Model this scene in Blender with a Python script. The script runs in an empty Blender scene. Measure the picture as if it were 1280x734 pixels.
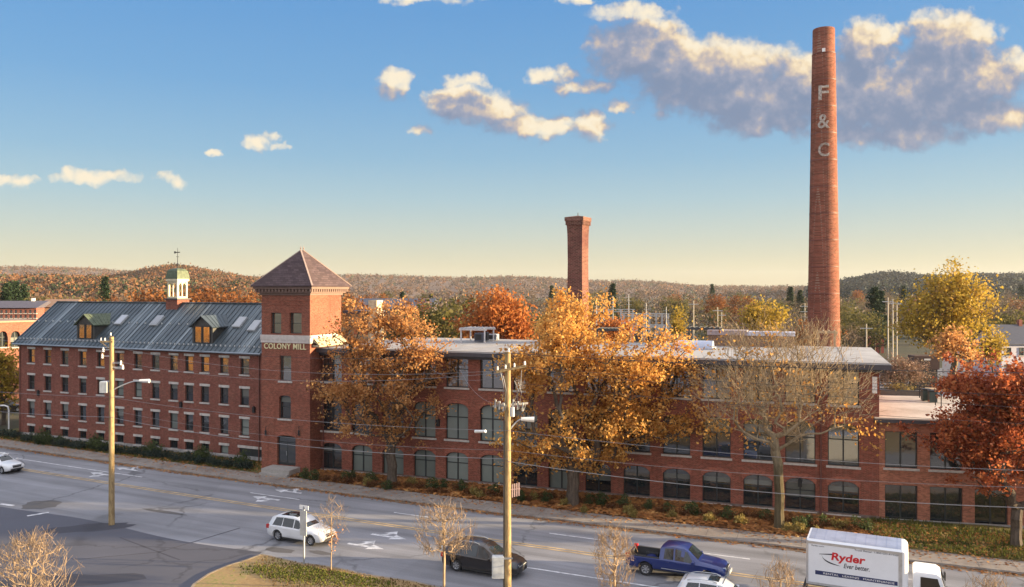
import bpy, math, random
import numpy as np
from mathutils import Vector, Matrix

# ---------------------------------------------------------------- camera, sky, sun, exposure
sc = bpy.context.scene
FPX, CX, HY, H = 1005.0, 640.0, 362.0, 17.0
cam = bpy.data.cameras.new("camera")
cam.sensor_width = 36.0
cam.lens = 36.0 * FPX / 1280.0
cam.shift_y = -5.0 / 1280.0
cam.clip_start = 0.5
cam.clip_end = 20000.0
camo = bpy.data.objects.new("camera", cam)
sc.collection.objects.link(camo)
camo.location = (0, 0, H)
camo.rotation_euler = (math.radians(90), 0, 0)
sc.camera = camo

SUN_AZ = math.radians(95.0)     # clockwise from +Y
SUN_EL = math.radians(7.5)
sun_vec = Vector((math.sin(SUN_AZ) * math.cos(SUN_EL), math.cos(SUN_AZ) * math.cos(SUN_EL), math.sin(SUN_EL)))
sl = bpy.data.lights.new("sun", 'SUN')
sl.energy = 5.0
sl.angle = math.radians(0.6)
sl.color = (1.0, 0.77, 0.45)
slo = bpy.data.objects.new("sun", sl)
sc.collection.objects.link(slo)
slo.rotation_euler = sun_vec.to_track_quat('Z', 'Y').to_euler()
slo.location = (200, 40, 60)

sc.view_settings.view_transform = 'Standard'
sc.view_settings.look = 'None'
sc.view_settings.gamma = 1.0
sc.view_settings.use_curve_mapping = False
sc.view_settings.exposure = 1.95
WS = 0.053   # strength of the sky
try:
    sc.cycles.max_bounces = 6
    sc.cycles.diffuse_bounces = 3
    sc.cycles.glossy_bounces = 3
    sc.cycles.transmission_bounces = 3
    sc.cycles.volume_bounces = 1
    sc.cycles.transparent_max_bounces = 8
    sc.cycles.caustics_reflective = False
    sc.cycles.caustics_refractive = False
    sc.cycles.use_denoising = True
    sc.cycles.sample_clamp_indirect = 6.0
except Exception:
    pass

world = bpy.data.worlds.new("World")
sc.world = world
world.use_nodes = True
try:
    world.cycles.sampling_method = 'MANUAL'
    world.cycles.sample_map_resolution = 256
except Exception:
    pass

class NT:
    """small helper around a node tree"""
    def __init__(s, tree):
        s.t = tree; s.N = tree.nodes; s.L = tree.links
    def n(s, kind, **kw):
        nd = s.N.new(kind)
        for k, v in kw.items():
            setattr(nd, k, v)
        return nd
    def put(s, sock, v):
        if isinstance(v, bpy.types.NodeSocket):
            s.L.new(v, sock)
        else:
            sock.default_value = v
    def m(s, op, a, b=None, c=None, clamp=False):
        nd = s.N.new('ShaderNodeMath'); nd.operation = op; nd.use_clamp = clamp
        s.put(nd.inputs[0], a)
        if b is not None: s.put(nd.inputs[1], b)
        if c is not None: s.put(nd.inputs[2], c)
        return nd.outputs[0]
    def v(s, op, a, b=None):
        nd = s.N.new('ShaderNodeVectorMath'); nd.operation = op
        s.put(nd.inputs[0], a)
        if b is not None: s.put(nd.inputs[1], b)
        return nd.outputs['Value'] if op in ('DOT_PRODUCT', 'LENGTH') else nd.outputs[0]
    def mix(s, f, a, b, blend='MIX'):
        nd = s.N.new('ShaderNodeMix'); nd.data_type = 'RGBA'; nd.blend_type = blend
        s.put(nd.inputs[0], f); s.put(nd.inputs[6], a); s.put(nd.inputs[7], b)
        return nd.outputs[2]
    def mixf(s, f, a, b):
        nd = s.N.new('ShaderNodeMix'); nd.data_type = 'FLOAT'
        s.put(nd.inputs[0], f); s.put(nd.inputs[2], a); s.put(nd.inputs[3], b)
        return nd.outputs[0]
    def step(s, v, lo, hi):
        nd = s.N.new('ShaderNodeMapRange'); nd.interpolation_type = 'SMOOTHSTEP'
        s.put(nd.inputs[0], v); nd.inputs[1].default_value = lo; nd.inputs[2].default_value = hi
        return nd.outputs[0]
    def noise(s, vec, scale, detail=4, rough=0.5, out=0, dist=0.0):
        nd = s.N.new('ShaderNodeTexNoise')
        nd.inputs['Scale'].default_value = scale; nd.inputs['Detail'].default_value = detail
        nd.inputs['Roughness'].default_value = rough; nd.inputs['Distortion'].default_value = dist
        if vec is not None: s.put(nd.inputs['Vector'], vec)
        return nd.outputs[out]
    def ramp(s, f, stops):
        nd = s.N.new('ShaderNodeValToRGB')
        e = nd.color_ramp.elements
        while len(e) < len(stops): e.new(0.5)
        for k, (p, c) in enumerate(stops):
            e[k].position = p; e[k].color = (c[0], c[1], c[2], 1)
        s.put(nd.inputs[0], f)
        return nd.outputs[0]

# clouds: (centre x, centre y, half width, half height) in hundredths of the picture's 1280-wide frame,
# used as directions on the sky (tangent of the bearing / elevation), not as screen positions
CLOUDS = [(10.5,1.20,1.9,.42),(8.8,.80,1.25,.36),(8.0,.62,.68,.42),(7.9,.18,.55,.13),(10.85,.58,.42,.36),
          (11.9,.42,.62,.33),(11.95,1.0,.95,.55),(12.4,1.45,.9,.26),(9.7,1.42,1.0,.27),(11.1,1.66,1.2,.22),
          (6.0,1.36,.66,.24),(5.75,1.24,.44,.18),(6.6,1.58,.62,.17),(7.33,1.6,.27,.21),(5.85,1.03,.33,.10),
          (4.87,1.06,.25,.17),(5.2,1.62,.16,.10),(3.25,1.75,.24,.10),(3.47,1.83,.12,.05),(2.65,1.93,.10,.045),
          (1.2,2.22,.52,.10),(2.15,2.24,.24,.09),(.12,2.24,.34,.08),(6.95,.95,.34,.12),(7.35,1.10,.42,.09),
          (7.75,1.33,.16,.09),(8.2,1.45,.16,.08),(5.4,.0,.6,.06),(7.15,.01,.28,.07),(9.2,1.12,1.2,.40),(11.2,1.22,1.5,.46),(10.2,.98,.9,.34),(14.2,1.2,1.2,.4),(-1.5,1.6,.9,.15)]
gt = bpy.data.node_groups.new("cloud_field", 'ShaderNodeTree')
gt.interface.new_socket(name="Vector", in_out='INPUT', socket_type='NodeSocketVector')
gt.interface.new_socket(name="Value", in_out='OUTPUT', socket_type='NodeSocketFloat')
g = NT(gt)
gi = g.n('NodeGroupInput'); go = g.n('NodeGroupOutput')
w1 = g.noise(gi.outputs[0], 1.5, 4, 0.6, out=1)
w2 = g.v('MULTIPLY', g.v('SUBTRACT', w1, (.5, .5, .5)), (.60, .34, 0))
w3 = g.noise(gi.outputs[0], 6.0, 5, 0.62, out=1)
w4 = g.v('MULTIPLY', g.v('SUBTRACT', w3, (.5, .5, .5)), (.22, .16, 0))
pw = g.v('ADD', g.v('ADD', gi.outputs[0], w2), w4)
acc = None
for (cx, cy, rx, ry) in CLOUDS:
    d = g.v('MULTIPLY', g.v('SUBTRACT', pw, (cx, cy, 0)), (.86 / rx, .86 / ry, 0))
    e = g.m('SUBTRACT', 1.0, g.v('DOT_PRODUCT', d, d))
    e = g.m('MULTIPLY', g.m('MAXIMUM', e, -1.2), min(1.0, .42 + ry * 1.6))
    acc = e if acc is None else g.m('SMOOTH_MAX', acc, e, 0.16)
bil = g.n('ShaderNodeTexVoronoi'); bil.feature = 'F1'; bil.inputs['Scale'].default_value = 3.6; bil.inputs['Detail'].default_value = 2.0
bil.inputs['Roughness'].default_value = .55
g.put(bil.inputs['Vector'], g.v('ADD', gi.outputs[0], g.v('MULTIPLY', w3, (.12, .12, 0))))
fb = g.m('SUBTRACT', g.noise(gi.outputs[0], 3.6, 7, 0.66), .5)
puff = g.m('SUBTRACT', .42, bil.outputs[0])
acc = g.m('ADD', acc, g.m('ADD', g.m('MULTIPLY', fb, .70), g.m('MULTIPLY', g.m('ADD', puff, .22), .42)))
g.put(go.inputs[0], acc)

w = NT(world.node_tree)
for nd in list(w.N): w.N.remove(nd)
tc = w.n('ShaderNodeTexCoord')
DIR = tc.outputs['Generated']
sep = w.n('ShaderNodeSeparateXYZ'); w.put(sep.inputs[0], DIR)
dx, dy, dz = sep.outputs
sky = w.n('ShaderNodeTexSky', sky_type='NISHITA')
sky.sun_disc = False
sky.sun_elevation = SUN_EL
sky.sun_rotation = SUN_AZ
sky.altitude = 150
sky.air_density = 1.0; sky.dust_density = 1.2; sky.ozone_density = 2.2
skyc = sky.outputs[0]
ysafe = w.m('MAXIMUM', dy, 0.02)
u = w.m('ADD', w.m('MULTIPLY', w.m('DIVIDE', dx, ysafe), FPX / 100), CX / 100)
vv = w.m('SUBTRACT', HY / 100, w.m('MULTIPLY', w.m('DIVIDE', dz, ysafe), FPX / 100))
cmb = w.n('ShaderNodeCombineXYZ'); w.put(cmb.inputs[0], u); w.put(cmb.inputs[1], vv)
P0 = cmb.outputs[0]
def field(vec):
    nd = w.n('ShaderNodeGroup'); nd.node_tree = gt; w.put(nd.inputs[0], vec); return nd.outputs[0]
F0 = field(P0)
F1 = field(w.v('ADD', P0, (.09, -.26, 0)))
F2 = field(w.v('ADD', P0, (.20, .10, 0)))
front = w.step(dy, .05, .2)
alpha = w.m('MULTIPLY', w.m('MULTIPLY', w.step(F0, -.14, .50), front), .97)
lit = w.m('ADD', w.m('MULTIPLY', w.m('SUBTRACT', F0, F1), .75), w.m('MULTIPLY', w.m('SUBTRACT', F0, F2), .28))
lit = w.m('ADD', lit, w.m('MULTIPLY', w.m('SUBTRACT', .45, F0), .22))
lit = w.m('ADD', lit, w.m('MULTIPLY', w.m('SUBTRACT', w.noise(P0, 7.0, 6, .62), .5), .22))
lit = w.step(lit, -.30, .85)
K = 1.0 / (WS * 2 ** sc.view_settings.exposure)
def lin(r, g_, b):
    f = lambda c: ((c / 255 + .055) / 1.055) ** 2.4 if c > 10 else c / 255 / 12.92
    return (f(r), f(g_), f(b))
def kcol(r, g_, b, k=1.0):
    c = lin(r, g_, b); return (c[0] * K * k, c[1] * K * k, c[2] * K * k, 1)
ccol = w.v('MULTIPLY', w.ramp(lit, [(0, lin(130, 146, 174)), (.32, lin(160, 165, 184)), (.60, lin(205, 190, 180)), (.82, lin(246, 224, 188)), (1, lin(254, 240, 212))]), (K, K, K))
# the open sky: the sky model blended with the dusty evening gradient
grad = w.ramp(w.m('MULTIPLY', dz, 1.0, clamp=True),
              [(0.0, lin(222, 206, 166)), (.03, lin(216, 210, 180)), (.065, lin(199, 209, 199)), (.11, lin(174, 202, 212)), (.16, lin(150, 190, 216)), (.24, lin(122, 173, 217)), (.36, lin(99, 157, 215)), (1.0, lin(70, 124, 198))])
gk = w.v('MULTIPLY', grad, (K, K, K))
tint = w.ramp(w.m('MULTIPLY', dz, 1.0, clamp=True),
              [(0.0, (1, 1, 1)), (.06, (.66, .56, .52)), (.16, (.38, .43, .52)), (.335, (.27, .42, .59)), (1.0, (.3, .42, .6))])
skyg = w.v('MULTIPLY', w.v('MULTIPLY', skyc, tint), (.5 * K, .5 * K, .5 * K))
base = w.mix(.88, skyg, gk)
# added fill: unseen sky overhead and behind the viewer brightened to lift the shade
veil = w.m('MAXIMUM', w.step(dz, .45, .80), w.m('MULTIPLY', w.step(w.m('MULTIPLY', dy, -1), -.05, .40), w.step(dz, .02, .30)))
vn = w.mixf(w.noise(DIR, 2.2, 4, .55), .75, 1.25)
sky_fillc = w.v('MULTIPLY', w.mix(.5, (1.26 * K, 1.28 * K, 1.41 * K, 1), (1.60 * K, 1.61 * K, 1.72 * K, 1)), (1, 1, 1))
base = w.mix(w.m('MULTIPLY', veil, .92), base, sky_fillc)
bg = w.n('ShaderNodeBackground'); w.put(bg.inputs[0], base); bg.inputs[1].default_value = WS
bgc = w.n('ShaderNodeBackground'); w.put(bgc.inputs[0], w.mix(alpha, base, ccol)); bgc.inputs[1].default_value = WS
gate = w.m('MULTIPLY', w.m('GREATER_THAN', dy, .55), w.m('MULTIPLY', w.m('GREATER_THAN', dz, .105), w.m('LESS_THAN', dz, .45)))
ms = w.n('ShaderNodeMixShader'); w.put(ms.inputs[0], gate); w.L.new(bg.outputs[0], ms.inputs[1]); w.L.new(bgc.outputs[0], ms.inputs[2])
wo = w.n('ShaderNodeOutputWorld'); w.L.new(ms.outputs[0], wo.inputs[0])

# ---------------------------------------------------------------- helpers
COL = sc.collection
rnd = random.Random(7)
R = math.radians

def g(px, py, z=0.0):
    """point at height z seen at a place of the photograph (used to measure the site)"""
    Y = FPX * (H - z) / (py - HY)
    return Vector(((px - CX) / FPX * Y, Y, z))
def at(px, py, Y):
    return Vector(((px - CX) / FPX * Y, Y, H - (py - HY) * Y / FPX))

def tag(o, label=None, cat=None, group=None, kind=None):
    if label: o['label'] = label
    if cat: o['category'] = cat
    if group: o['group'] = group
    if kind: o['kind'] = kind
    return o
def empty(name, loc, rz=0.0, label=None, cat=None, group=None):
    o = bpy.data.objects.new(name, None); COL.objects.link(o)
    o.empty_display_size = .5
    o.location = loc; o.rotation_euler = (0, 0, rz)
    return tag(o, label, cat, group)
def children_of(o):
    return [c for c in ALLOBJ if c.parent == o]
ALLOBJ = []
def copy_tree(root, loc, rz=0.0, label=None, group=None, scale=None):
    r = root.copy(); COL.objects.link(r); ALLOBJ.append(r)
    r.location = loc; r.rotation_euler = (0, 0, rz)
    if scale: r.scale = scale
    if label: r['label'] = label
    if group: r['group'] = group
    for ch in children_of(root):
        c = ch.copy(); COL.objects.link(c); c.parent = r; ALLOBJ.append(c)
        for gc in children_of(ch):
            d = gc.copy(); COL.objects.link(d); d.parent = c; ALLOBJ.append(d)
    return r
def inst(name, mesh, parent=None, loc=(0, 0, 0), rz=0.0, scale=None):
    o = bpy.data.objects.new(name, mesh); COL.objects.link(o); ALLOBJ.append(o)
    o.location = loc; o.rotation_euler = (0, 0, rz)
    if scale: o.scale = scale
    if parent: o.parent = parent
    return o

class MB:
    """collects shapes; build() links them as ONE mesh object"""
    def __init__(s):
        s.V = []; s.F = []; s.M = []; s.cur = 0
    def add(s, vs, fs):
        b = len(s.V)
        s.V.extend([tuple(v) for v in vs])
        for f in fs:
            s.F.append(tuple(b + i for i in f)); s.M.append(s.cur)
        return s
    def poly(s, *vs):
        return s.add(vs, [tuple(range(len(vs)))])
    def box(s, x0, x1, y0, y1, z0, z1):
        v = [(x0,y0,z0),(x1,y0,z0),(x1,y1,z0),(x0,y1,z0),(x0,y0,z1),(x1,y0,z1),(x1,y1,z1),(x0,y1,z1)]
        return s.add(v, [(0,3,2,1),(4,5,6,7),(0,1,5,4),(1,2,6,5),(2,3,7,6),(3,0,4,7)])
    def bevbox(s, x0, x1, y0, y1, z0, z1, b=.03):
        """box with chamfered upper edges"""
        v = [(x0,y0,z0),(x1,y0,z0),(x1,y1,z0),(x0,y1,z0),(x0,y0,z1-b),(x1,y0,z1-b),(x1,y1,z1-b),(x0,y1,z1-b),
             (x0+b,y0+b,z1),(x1-b,y0+b,z1),(x1-b,y1-b,z1),(x0+b,y1-b,z1)]
        f = [(0,3,2,1),(8,9,10,11)]
        for i in range(4):
            j = (i + 1) % 4
            f += [(i, j, 4 + j, 4 + i), (4 + i, 4 + j, 8 + j, 8 + i)]
        return s.add(v, f)
    def obox(s, p0, p1, w, h, up=(0, 0, 1)):
        """bar from p0 to p1, w wide, h high"""
        p0 = Vector(p0); p1 = Vector(p1); d = (p1 - p0).normalized()
        a = d.cross(Vector(up))
        if a.length < 1e-4: a = d.cross(Vector((1, 0, 0)))
        a.normalize(); b = a.cross(d)
        v = []
        for p in (p0, p1):
            for sa, sb in ((-1,-1),(1,-1),(1,1),(-1,1)):
                v.append(p + a * (sa * w / 2) + b * (sb * h / 2))
        return s.add(v, [(3,2,1,0),(4,5,6,7),(0,1,5,4),(1,2,6,5),(2,3,7,6),(3,0,4,7)])
    def cyl(s, p0, p1, r0, r1=None, n=8, caps=True):
        r1 = r0 if r1 is None else r1
        p0 = Vector(p0); p1 = Vector(p1); d = (p1 - p0).normalized()
        a = d.cross(Vector((0, 0, 1)))
        if a.length < 1e-4: a = Vector((1, 0, 0))
        a.normalize(); b = d.cross(a)
        v = []
        for p, r in ((p0, r0), (p1, r1)):
            for k in range(n):
                t = 2 * math.pi * k / n
                v.append(p + (a * math.cos(t) + b * math.sin(t)) * r)
        f = [(k, (k + 1) % n, n + (k + 1) % n, n + k) for k in range(n)]
        if caps: f += [tuple(range(n - 1, -1, -1)), tuple(range(n, 2 * n))]
        return s.add(v, f)
    def tube(s, pts, r, n=6):
        pts = [Vector(p) for p in pts]; v = []; m = len(pts)
        for i, p in enumerate(pts):
            d = (pts[min(i + 1, m - 1)] - pts[max(i - 1, 0)]).normalized()
            a = d.cross(Vector((0, 0, 1)))
            if a.length < 1e-3: a = Vector((1, 0, 0))
            a.normalize(); b = d.cross(a)
            rr = r[i] if isinstance(r, (list, tuple)) else r
            for k in range(n):
                t = 2 * math.pi * k / n
                v.append(p + (a * math.cos(t) + b * math.sin(t)) * rr)
        f = []
        for i in range(m - 1):
            for k in range(n):
                f.append((i*n+k, i*n+(k+1)%n, (i+1)*n+(k+1)%n, (i+1)*n+k))
        f += [tuple(range(n - 1, -1, -1)), tuple(range((m - 1) * n, m * n))]
        return s.add(v, f)
    def lathe(s, prof, n=24, c=(0, 0, 0)):
        """prof: list of (r, z)"""
        v = []; f = []
        for r, z in prof:
            for k in range(n):
                t = 2 * math.pi * k / n
                v.append((c[0] + r * math.cos(t), c[1] + r * math.sin(t), c[2] + z))
        for i in range(len(prof) - 1):
            for k in range(n):
                f.append((i*n+k, i*n+(k+1)%n, (i+1)*n+(k+1)%n, (i+1)*n+k))
        f += [tuple(range(n - 1, -1, -1)), tuple(range((len(prof) - 1) * n, len(prof) * n))]
        return s.add(v, f)
    def prism(s, pts, z0, z1):
        """horizontal polygon (x, y) from z0 to z1"""
        n = len(pts)
        v = [(p[0], p[1], z0) for p in pts] + [(p[0], p[1], z1) for p in pts]
        f = [tuple(range(n - 1, -1, -1)), tuple(range(n, 2 * n))]
        f += [(i, (i + 1) % n, n + (i + 1) % n, n + i) for i in range(n)]
        return s.add(v, f)
    def extr(s, pts, y0, y1):
        """polygon (x, z) extruded along y"""
        n = len(pts)
        v = [(p[0], y0, p[1]) for p in pts] + [(p[0], y1, p[1]) for p in pts]
        f = [tuple(range(n)), tuple(range(2 * n - 1, n - 1, -1))]
        f += [((i + 1) % n, i, n + i, n + (i + 1) % n) for i in range(n)]
        return s.add(v, f)
    def mesh(s, name, mats):
        me = bpy.data.meshes.new(name)
        me.from_pydata(s.V, [], s.F)
        if not isinstance(mats, (list, tuple)): mats = [mats]
        for m in mats: me.materials.append(m)
        if len(mats) > 1: me.polygons.foreach_set('material_index', s.M)
        me.update()
        return me
    def build(s, name, mats, parent=None, smooth=False, loc=(0, 0, 0), rz=0.0):
        me = s.mesh(name, mats)
        if smooth:
            me.polygons.foreach_set('use_smooth', [True] * len(me.polygons))
            try: me.set_sharp_from_angle(angle=R(38))
            except Exception: pass
        return inst(name, me, parent, loc, rz)

def quads_mesh(name, verts, mats, midx=None):
    """verts: (n*4, 3) array of separate quads"""
    n = len(verts) // 4
    me = bpy.data.meshes.new(name)
    me.vertices.add(n * 4); me.loops.add(n * 4); me.polygons.add(n)
    me.vertices.foreach_set('co', np.asarray(verts, dtype=np.float32).ravel())
    me.loops.foreach_set('vertex_index', np.arange(n * 4, dtype=np.int32))
    me.polygons.foreach_set('loop_start', np.arange(0, n * 4, 4, dtype=np.int32))
    if midx is not None: me.polygons.foreach_set('material_index', np.asarray(midx, dtype=np.int32))
    if not isinstance(mats, (list, tuple)): mats = [mats]
    for m in mats: me.materials.append(m)
    me.update(calc_edges=True); me.validate()
    return me

def text_mesh(name, body, size, mat, depth=.02, bold=0.0, spacing=1.0, shear=0.0, fit=None, align='CENTER'):
    """lettering in the x-z plane, facing -y, centred on its origin; fit = (width, height)"""
    cu = bpy.data.curves.new(name, 'FONT')
    cu.body = body; cu.size = size; cu.extrude = depth / 2; cu.offset = bold; cu.space_character = spacing
    cu.shear = shear; cu.align_x = align; cu.align_y = 'CENTER'; cu.resolution_u = 3
    o = bpy.data.objects.new(name, cu); COL.objects.link(o)
    bpy.context.view_layer.update()
    dg = bpy.context.evaluated_depsgraph_get()
    me = bpy.data.meshes.new_from_object(o.evaluated_get(dg))
    bpy.data.objects.remove(o, do_unlink=True); bpy.data.curves.remove(cu)
    co = np.empty(len(me.vertices) * 3, dtype=np.float32); me.vertices.foreach_get('co', co); co = co.reshape(-1, 3)
    if fit:
        lo, hi = co.min(0), co.max(0)
        co[:, 0] = (co[:, 0] - (lo[0] + hi[0]) / 2) * fit[0] / max(1e-6, hi[0] - lo[0])
        co[:, 1] = (co[:, 1] - (lo[1] + hi[1]) / 2) * fit[1] / max(1e-6, hi[1] - lo[1])
    out = np.stack([co[:, 0], -co[:, 2], co[:, 1]], 1)
    me.vertices.foreach_set('co', out.ravel()); me.name = name
    me.materials.clear(); me.materials.append(mat); me.update()
    return me

# ---------------------------------------------------------------- materials
def mat_new(name):
    m = bpy.data.materials.new(name); m.use_nodes = True
    t = NT(m.node_tree)
    return m, t, m.node_tree.nodes['Principled BSDF']
def plain(name, c, rough=.6, metal=0.0, spec=.5, coat=0.0, var=.12, scale=3.0):
    m, t, b = mat_new(name)
    co = t.n('ShaderNodeTexCoord').outputs['Object']
    f = t.noise(co, scale, 5, .6)
    a = tuple(x * (1 - var) for x in c[:3]) + (1,); d = tuple(min(1, x * (1 + var)) for x in c[:3]) + (1,)
    t.put(b.inputs['Base Color'], t.mix(t.step(f, .3, .7), a, d))
    b.inputs['Roughness'].default_value = rough; b.inputs['Metallic'].default_value = metal
    b.inputs['Specular IOR Level'].default_value = spec
    b.inputs['Coat Weight'].default_value = coat
    return m
def brick(name, c, mortar=(.27, .175, .13), var=.75, size=1.0, stain=.45):
    m, t, b = mat_new(name)
    tcn = t.n('ShaderNodeTexCoord'); co = tcn.outputs['Object']
    sp = t.n('ShaderNodeSeparateXYZ'); t.put(sp.inputs[0], co)
    cb = t.n('ShaderNodeCombineXYZ'); t.put(cb.inputs[0], t.m('ADD', sp.outputs[0], sp.outputs[1])); t.put(cb.inputs[1], sp.outputs[2])
    br = t.n('ShaderNodeTexBrick'); t.put(br.inputs['Vector'], cb.outputs[0])
    br.inputs['Scale'].default_value = 1.0
    br.inputs['Brick Width'].default_value = .22 * size; br.inputs['Row Height'].default_value = .075 * size
    br.inputs['Mortar Size'].default_value = .009 * size; br.inputs['Bias'].default_value = -.1
    br.inputs['Color1'].default_value = tuple(x * (1 - var * .5) for x in c) + (1,)
    br.inputs['Color2'].default_value = tuple(x * (1 + var * .5) for x in c) + (1,)
    br.inputs['Mortar'].default_value = mortar + (1,)
    n1 = t.noise(co, .38, 6, .68); n2 = t.noise(co, 4.0, 5, .72)
    mp = t.v('MULTIPLY', co, (.9, .9, 6.0)); n3 = t.noise(mp, 1.1, 4, .65)
    cc = t.mix(t.m('MULTIPLY', t.step(n1, .42, .72), stain), br.outputs[0], (c[0] * .58, c[1] * .62, c[2] * .75, 1))
    cc = t.mix(t.m('MULTIPLY', t.step(n3, .55, .8), .5), cc, (min(1, c[0] * 1.35), c[1] * 1.6, c[2] * 1.7, 1))
    cc = t.mix(t.m('MULTIPLY', t.step(n2, .52, .68), .55), cc, (c[0] * .52, c[1] * .5, c[2] * .6, 1))
    n4 = t.noise(t.v('MULTIPLY', co, (2.2, 2.2, .12)), 1.0, 5, .65)
    cc = t.mix(t.m('MULTIPLY', t.step(n4, .54, .74), .35), cc, (c[0] * .45, c[1] * .5, c[2] * .6, 1))
    t.put(b.inputs['Base Color'], cc)
    b.inputs['Roughness'].default_value = .92; b.inputs['Specular IOR Level'].default_value = .08
    return m
def ground_mat(name, stops, scale, rough=.95, fine=6.0, finew=.35, bump=0.0, coord='Object'):
    m, t, b = mat_new(name)
    co = t.n('ShaderNodeTexCoord').outputs[coord]
    n1 = t.noise(co, scale, 6, .6); n2 = t.noise(co, fine, 5, .7)
    f = t.mixf(finew, n1, n2)
    t.put(b.inputs['Base Color'], t.ramp(t.step(f, .25, .75), stops))
    b.inputs['Roughness'].default_value = rough; b.inputs['Specular IOR Level'].default_value = .25
    if bump:
        bu = t.n('ShaderNodeBump'); bu.inputs['Strength'].default_value = bump; bu.inputs['Distance'].default_value = .05
        t.put(bu.inputs['Height'], n2); t.L.new(bu.outputs[0], b.inputs['Normal'])
    return m
def asphalt(name, c, ang, lane=True):
    """worn asphalt: fine grain, long streaks along the traffic, patches and cracks"""
    m, t, b = mat_new(name)
    co = t.n('ShaderNodeTexCoord').outputs['Object']
    mp = t.n('ShaderNodeMapping'); t.put(mp.inputs[0], co); mp.inputs['Rotation'].default_value = (0, 0, -ang)
    mp2 = t.v('MULTIPLY', mp.outputs[0], (.035, .62, 1))
    s1 = t.noise(mp2, 1.3, 5, .6); s2 = t.noise(co, .16, 5, .6); s3 = t.noise(co, 9.0, 3, .7)
    f = t.m('ADD', t.m('MULTIPLY', s1, .75 if lane else .15), t.m('ADD', t.m('MULTIPLY', s2, .35), t.m('MULTIPLY', s3, .22)))
    k = lambda q: (c[0] * q, c[1] * q, c[2] * q)
    col = t.ramp(t.step(f, .38 if lane else .32, .92 if lane else .82), [(0, k(.66)), (.5, k(1.0)), (1, k(1.38))])
    vo = t.n('ShaderNodeTexVoronoi'); vo.feature = 'DISTANCE_TO_EDGE'; vo.inputs['Scale'].default_value = .11
    wob = t.v('ADD', co, t.v('MULTIPLY', t.noise(co, .5, 4, .6, out=1), (2.4, 2.4, 0)))
    t.put(vo.inputs['Vector'], wob)
    crack = t.m('SUBTRACT', 1.0, t.step(vo.outputs[0], .0, .020))
    gate = t.step(t.noise(co, .12, 3, .5), .44, .56)
    col = t.mix(t.m('MULTIPLY', t.m('MULTIPLY', crack, gate), .7), col, k(.35) + (1,))
    vo2 = t.n('ShaderNodeTexVoronoi'); vo2.inputs['Scale'].default_value = .055; t.put(vo2.inputs['Vector'], mp.outputs[0])
    sepc = t.n('ShaderNodeSeparateColor'); t.put(sepc.inputs[0], vo2.outputs['Color'])
    patch = t.step(sepc.outputs[0], .70, .71)
    t.put(b.inputs['Base Color'], t.mix(t.m('MULTIPLY', patch, .16), col, k(.55) + (1,)))
    b.inputs['Roughness'].default_value = .82; b.inputs['Specular IOR Level'].default_value = .35
    return m
def leafmat(name, stops, trans=.45, nscale=.35, rough=.55):
    """leaf faces: colour varies leaf by leaf and in large clumps, with light passing through"""
    m, t, b = mat_new(name)
    geo = t.n('ShaderNodeNewGeometry'); co = t.n('ShaderNodeTexCoord').outputs['Object']
    oi = t.n('ShaderNodeObjectInfo')
    f = t.m('ADD', t.m('MULTIPLY', geo.outputs['Random Per Island'], .5), t.m('MULTIPLY', t.step(t.noise(co, nscale, 3, .6), .3, .7), .5))
    f = t.m('ADD', f, t.m('MULTIPLY', t.m('SUBTRACT', oi.outputs['Random'], .5), .18))
    col = t.ramp(f, stops)
    t.put(b.inputs['Base Color'], col); b.inputs['Roughness'].default_value = rough
    b.inputs['Specular IOR Level'].default_value = .08
    tr = t.n('ShaderNodeBsdfTranslucent'); t.put(tr.inputs[0], col)
    mx = t.n('ShaderNodeMixShader'); mx.inputs[0].default_value = trans
    t.L.new(b.outputs[0], mx.inputs[1]); t.L.new(tr.outputs[0], mx.inputs[2])
    t.L.new(mx.outputs[0], t.N['Material Output'].inputs[0])
    return m
def glassy(name, c, rough=.06, spec=.8, wob=.015, ior=1.5):
    m, t, b = mat_new(name)
    co = t.n('ShaderNodeTexCoord').outputs['Object']
    oi = t.n('ShaderNodeObjectInfo')
    k1 = tuple(x * .55 for x in c) + (1,); k2 = tuple(min(1, x * 1.5) for x in c) + (1,)
    off = t.v('ADD', co, t.v('MULTIPLY', oi.outputs['Location'], (3.1, 3.1, 3.1)))
    f = t.m('ADD', t.m('MULTIPLY', oi.outputs['Random'], .6), t.m('MULTIPLY', t.noise(off, .9, 3, .5), .4))
    t.put(b.inputs['Base Color'], t.mix(f, k1, k2))
    b.inputs['Roughness'].default_value = rough; b.inputs['Specular IOR Level'].default_value = spec; b.inputs['IOR'].default_value = ior
    bu = t.n('ShaderNodeBump'); bu.inputs['Strength'].default_value = .25; bu.inputs['Distance'].default_value = wob
    t.put(bu.inputs['Height'], t.noise(off, 1.3, 2, .5)); t.L.new(bu.outputs[0], b.inputs['Normal'])
    return m
def paint(name, c, rough=.35, metal=.0, coat=.8):
    m, t, b = mat_new(name)
    co = t.n('ShaderNodeTexCoord').outputs['Object']
    f = t.noise(co, 1.7, 5, .65)
    sp = t.n('ShaderNodeSeparateXYZ'); t.put(sp.inputs[0], co)
    dust = t.m('MULTIPLY', t.m('SUBTRACT', 1.0, t.step(t.m('ADD', sp.outputs[2], t.m('MULTIPLY', f, .25)), .28, .72)), .35)
    base = t.mix(f, tuple(x * .9 for x in c) + (1,), tuple(min(1, x * 1.08) for x in c) + (1,))
    t.put(b.inputs['Base Color'], t.mix(dust, base, (.17, .15, .13, 1)))
    b.inputs['Metallic'].default_value = metal; b.inputs['Coat Weight'].default_value = coat
    b.inputs['Coat Roughness'].default_value = .04
    t.put(b.inputs['Roughness'], t.m('ADD', rough, t.m('MULTIPLY', f, .12)))
    return m
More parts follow.
